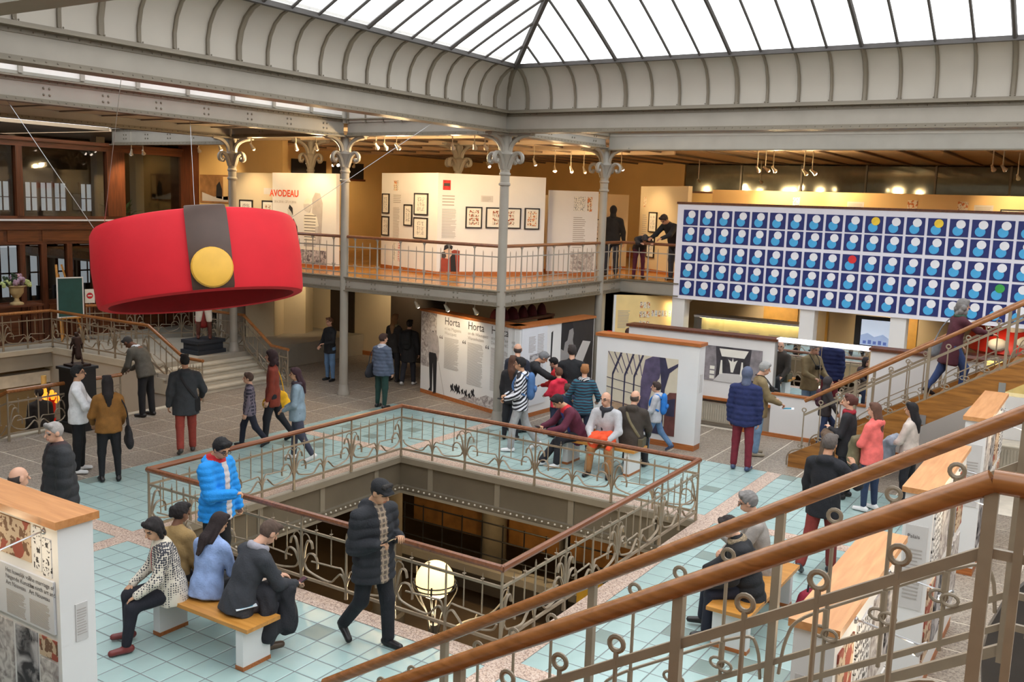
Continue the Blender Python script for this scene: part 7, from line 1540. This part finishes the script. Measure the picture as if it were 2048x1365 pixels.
i = person('woman with long black hair in cream top holding a denim coat', 15.5, 2.5, -70, 1.62, top=(196, 182, 172), bot=(34, 34, 40), shoe=(96, 34, 40), hair=('long', (22, 18, 20)), skin='t', arms=((20, 12, 70, -30), (20, 12, 74, -34)), fem=True, wide=1.08, slim=0.9)
cloth_heap('denim_coat', 'light grey denim coat with fur hem over black-haired woman\'s arms', 'coat', i, [((-0.15, 0.22, 1.02), (0.12, 0.26, 1.0), 0.09, 0.09), ((-0.05, 0.3, 0.95), (-0.02, 0.34, 0.6), 0.1, 0.12)], (146, 152, 164))
i = person('man in black hooded jacket and brick trousers with hand at his ear', 11.85, 2.85, 20, 1.76, top=(26, 27, 34), bot=(122, 44, 38), shoe=(44, 42, 48), hair=('short', (92, 84, 80)), skin='m', arms=((10, 12, 20, 4), (30, 34, 150, -24)), legs=((-12, 3, -34), (10, 3, 4)), hood='down', hem=0.2, wide=1.04, head=(6, 4))
i = person('grey-haired man in grey sweater sitting behind the parka wearer', 10.3, 3.1, -95, 1.74, top=(150, 142, 136), bot=(50, 50, 58), hair=('short', (120, 116, 114)), skin='l', arms=((30, 10, 120, -20), (20, 10, 60, -20)), legs=((82, 8, 4), (84, 8, 4)), seat=0.46, lean=14, head=(10, 0), glasses=True)
i = person('person in black parka with fur-trimmed hood sitting on right bench', 9.5, 3.0, -100, 1.66, top=(26, 26, 30), bot=(30, 32, 46), hair=('short', (40, 30, 28)), skin='l', arms=((20, 10, 66, -12), (20, 10, 66, -12)), legs=((82, 8, 4), (84, 8, 4)), seat=0.46, lean=12, bent=8, head=(18, 0), puff=0.12, hem=0.16, wide=1.15, scarf=(mat('fur_trim', (150, 132, 108), 0.95, 0, 0.3, 60, 0.9, 90),))
rb = thing('red_bag', 'dark red bag on the floor beside the right bench', 'bag', (10.5, 2.62, 0))
K = Sdf(0.05); K.cap((10.38, 2.62, 0.1), (10.62, 2.6, 0.1), 0.1, 0.1).cap((10.42, 2.62, 0.2), (10.58, 2.6, 0.2), 0.08, 0.07); K.prims = [p[:6]+([((0, 0, -1), 0.0)],) for p in K.prims]
V_, Q_ = K.mesh(0.016); ob = bpy.data.objects.new('bag_body', np_mesh('bag_body', V_, Q_, [fab((134, 24, 48))])); COL.objects.link(ob); setp(ob, rb)
MB().tube(smooth_path([(10.42, 2.6, 0.26), (10.46, 2.6, 0.36), (10.54, 2.6, 0.36), (10.58, 2.6, 0.26)], 4), 0.012, 6).build('handle', fab((40, 24, 30)), rb, True)
# ---- on the balcony, behind walls
i = person('person in black coat with back turned on the balcony', 22.08, 11.15, -2, 1.76, z=2.72, top=(24, 23, 26), bot=(40, 44, 56), hair=('none', (30, 28, 28)), skin='l', hood='up', hem=0.16, wide=1.1, arms=((0, 16, 4, 6), (0, 16, 4, 6)))
i = person('child in dark jacket and plum trousers bending over the balcony rail', 21.85, 10.25, 168, 1.50, z=2.72, top=(34, 36, 46), bot=(92, 36, 58), shoe=(54, 50, 54), hair=('short', (62, 54, 54)), skin='l', lean=52, bent=26, head=(40, 0), arms=((70, 4, 90, -10), (70, 4, 90, -10)), slim=0.85)
i = person('man in black leaning on the balcony rail beside the bending child', 21.95, 9.35, -140, 1.76, z=2.72, top=(30, 29, 32), bot=(62, 68, 78), hair=('short', (58, 40, 32)), skin='m', lean=30, bent=10, head=(30, 0), arms=((48, 6, 70, -12), (48, 6, 70, -12)))
i = person('brown-haired visitor whose head shows over the arcade print wall', 19.9, 9.5, 90, 1.68, top=(70, 60, 60), hair=('short', (72, 46, 40)), skin='l')
i = person('person in dark clothes down in the stair opening by the flame lamp', 11.0, 18.6, -20, 1.7, z=-1.35, top=(40, 34, 32), bot=(40, 36, 36), hair=('short', (44, 34, 30)), skin='m')
# ---- statues (painted and bronze figures)
def statue(parent, loc, rz, h, legs, arms, mats, part_names, lean=0, head=True):
    s = h/1.75; P = np.array([0, 0, 0.0]); ex = np.array([1.0, 0, 0]); hips = [P+ex*sd*0.085*s for sd in (-1, 1)]; kn, an = [], []
    for k, sd in enumerate((-1, 1)):
        a = hips[k]+ddir(legs[k][0], legs[k][1], sd)*0.42*s; kn.append(a); an.append(a+ddir(legs[k][2], 2, sd)*0.42*s)
    o = np.array([0, 0, -min(a[2] for a in an)+0.07*s]); P = P+o; hips = [q+o for q in hips]; kn = [q+o for q in kn]; an = [q+o for q in an]
    N = P+np.array([0, 0.04*lean, 0.52*s]); f = np.array([0, 1.0, 0])
    A = Sdf(0.03); A.cap(P, N-np.array([0, 0, 0.12*s]), 0.13*s, 0.15*s, (f, 0.72)).cap(N+ex*0.13*s, N-ex*0.13*s, 0.07*s, 0.07*s)
    for k, sd in enumerate((-1, 1)):
        sh = N+ex*sd*0.18*s-np.array([0, 0, 0.05])*s; e = sh+ddir(arms[k][0], arms[k][1], sd)*0.29*s; A.cap(sh, e, 0.06*s, 0.05*s).cap(e, e+ddir(arms[k][2], arms[k][3], sd)*0.28*s, 0.05*s, 0.035*s)
    if len(mats) > 3: A.cap(P+np.array([0, -0.06, 0.3])*s, P+np.array([0.02, -0.12, -0.45])*s, 0.13*s, 0.2*s, (f, 0.5))
    B = Sdf(0.03)
    for k in (0, 1): B.cap(P-np.array([0, 0, 0.02]), hips[k], 0.13*s, 0.12*s).cap(hips[k], kn[k], 0.11*s, 0.075*s)
    Cc = Sdf(0.025)
    for k in (0, 1): Cc.cap(kn[k], an[k], 0.062*s, 0.045*s).cap(an[k]-np.array([0, 0.03, 0.03])*s, an[k]+np.array([0, 0.13, -0.035])*s, 0.042*s, 0.034*s)
    D = Sdf(0.02); hc = N+np.array([0, 0.02, 0.16])*s; D.ell(hc, np.array((0.08, 0.095, 0.115))*s).cap(N, hc, 0.05*s, 0.05*s).cap(hc+np.array([0, 0.09, 0])*s, hc+np.array([0, 0.105, -0.02])*s, 0.01*s, 0.013*s).ell(hc+np.array([0, -0.02, 0.05])*s, np.array((0.10, 0.11, 0.09))*s)
    M = Matrix.Translation(loc)@Matrix.Rotation(rz, 4, 'Z')
    for sdf, m, nm in zip((A, B, Cc, D), (mats+[mats[-1]]*4)[:4] if len(mats) == 1 else mats[:4], part_names):
        V, Q = sdf.mesh(0.02*s**0.5); me = np_mesh(nm, V, Q, [m]); me.transform(M); ob = bpy.data.objects.new(nm, me); COL.objects.link(ob); setp(ob, parent)
SR = mat('statue_red', (140, 36, 34), 0.45, 0, 0.2, 9); SW = mat('statue_white', (214, 206, 196), 0.5); SB = mat('statue_brown', (88, 44, 34), 0.5); SF = mat('statue_flesh', (176, 120, 92), 0.5)
statue(sp_, (15.38, 18.8, LZ+0.34), math.atan2(18.8, 15.38)+math.pi/2, 1.7, ((6, 6, -4), (-4, 6, -6)), ((10, 16, 20, 10), (10, 18, 14, 8)), [SR, SW, SB, SF], ('coat', 'breeches', 'boots', 'head'))
MB().lathe([(0.42, 0), (0.44, 0.04), (0.42, 0.08)], (15.38, 18.8, LZ+0.34+1.08), 24).build('black_tray', M_BLACK, sp_, True)
bz = thing('bronze_statue', 'small dark bronze figure of a striding boy on black pedestal', 'statue', (10.35, 16.22, 1.21)); BZ = mat('dark_bronze', (58, 40, 34), 0.4, 0.6, 0.15, 20)
statue(bz, (10.35, 16.22, 1.25), math.atan2(16.2, 10.35)-math.pi/2+0.5, 0.62, ((24, 4, 10), (-20, 4, -26)), ((10, 14, 20, 6), (-12, 14, 10, 6)), [BZ, BZ, BZ, BZ][:3]+[BZ], ('torso', 'breeches', 'legs', 'head'))
MB().box(10.18, 10.52, 16.05, 16.39, 1.21, 1.25).build('bronze_base', BZ, bz)
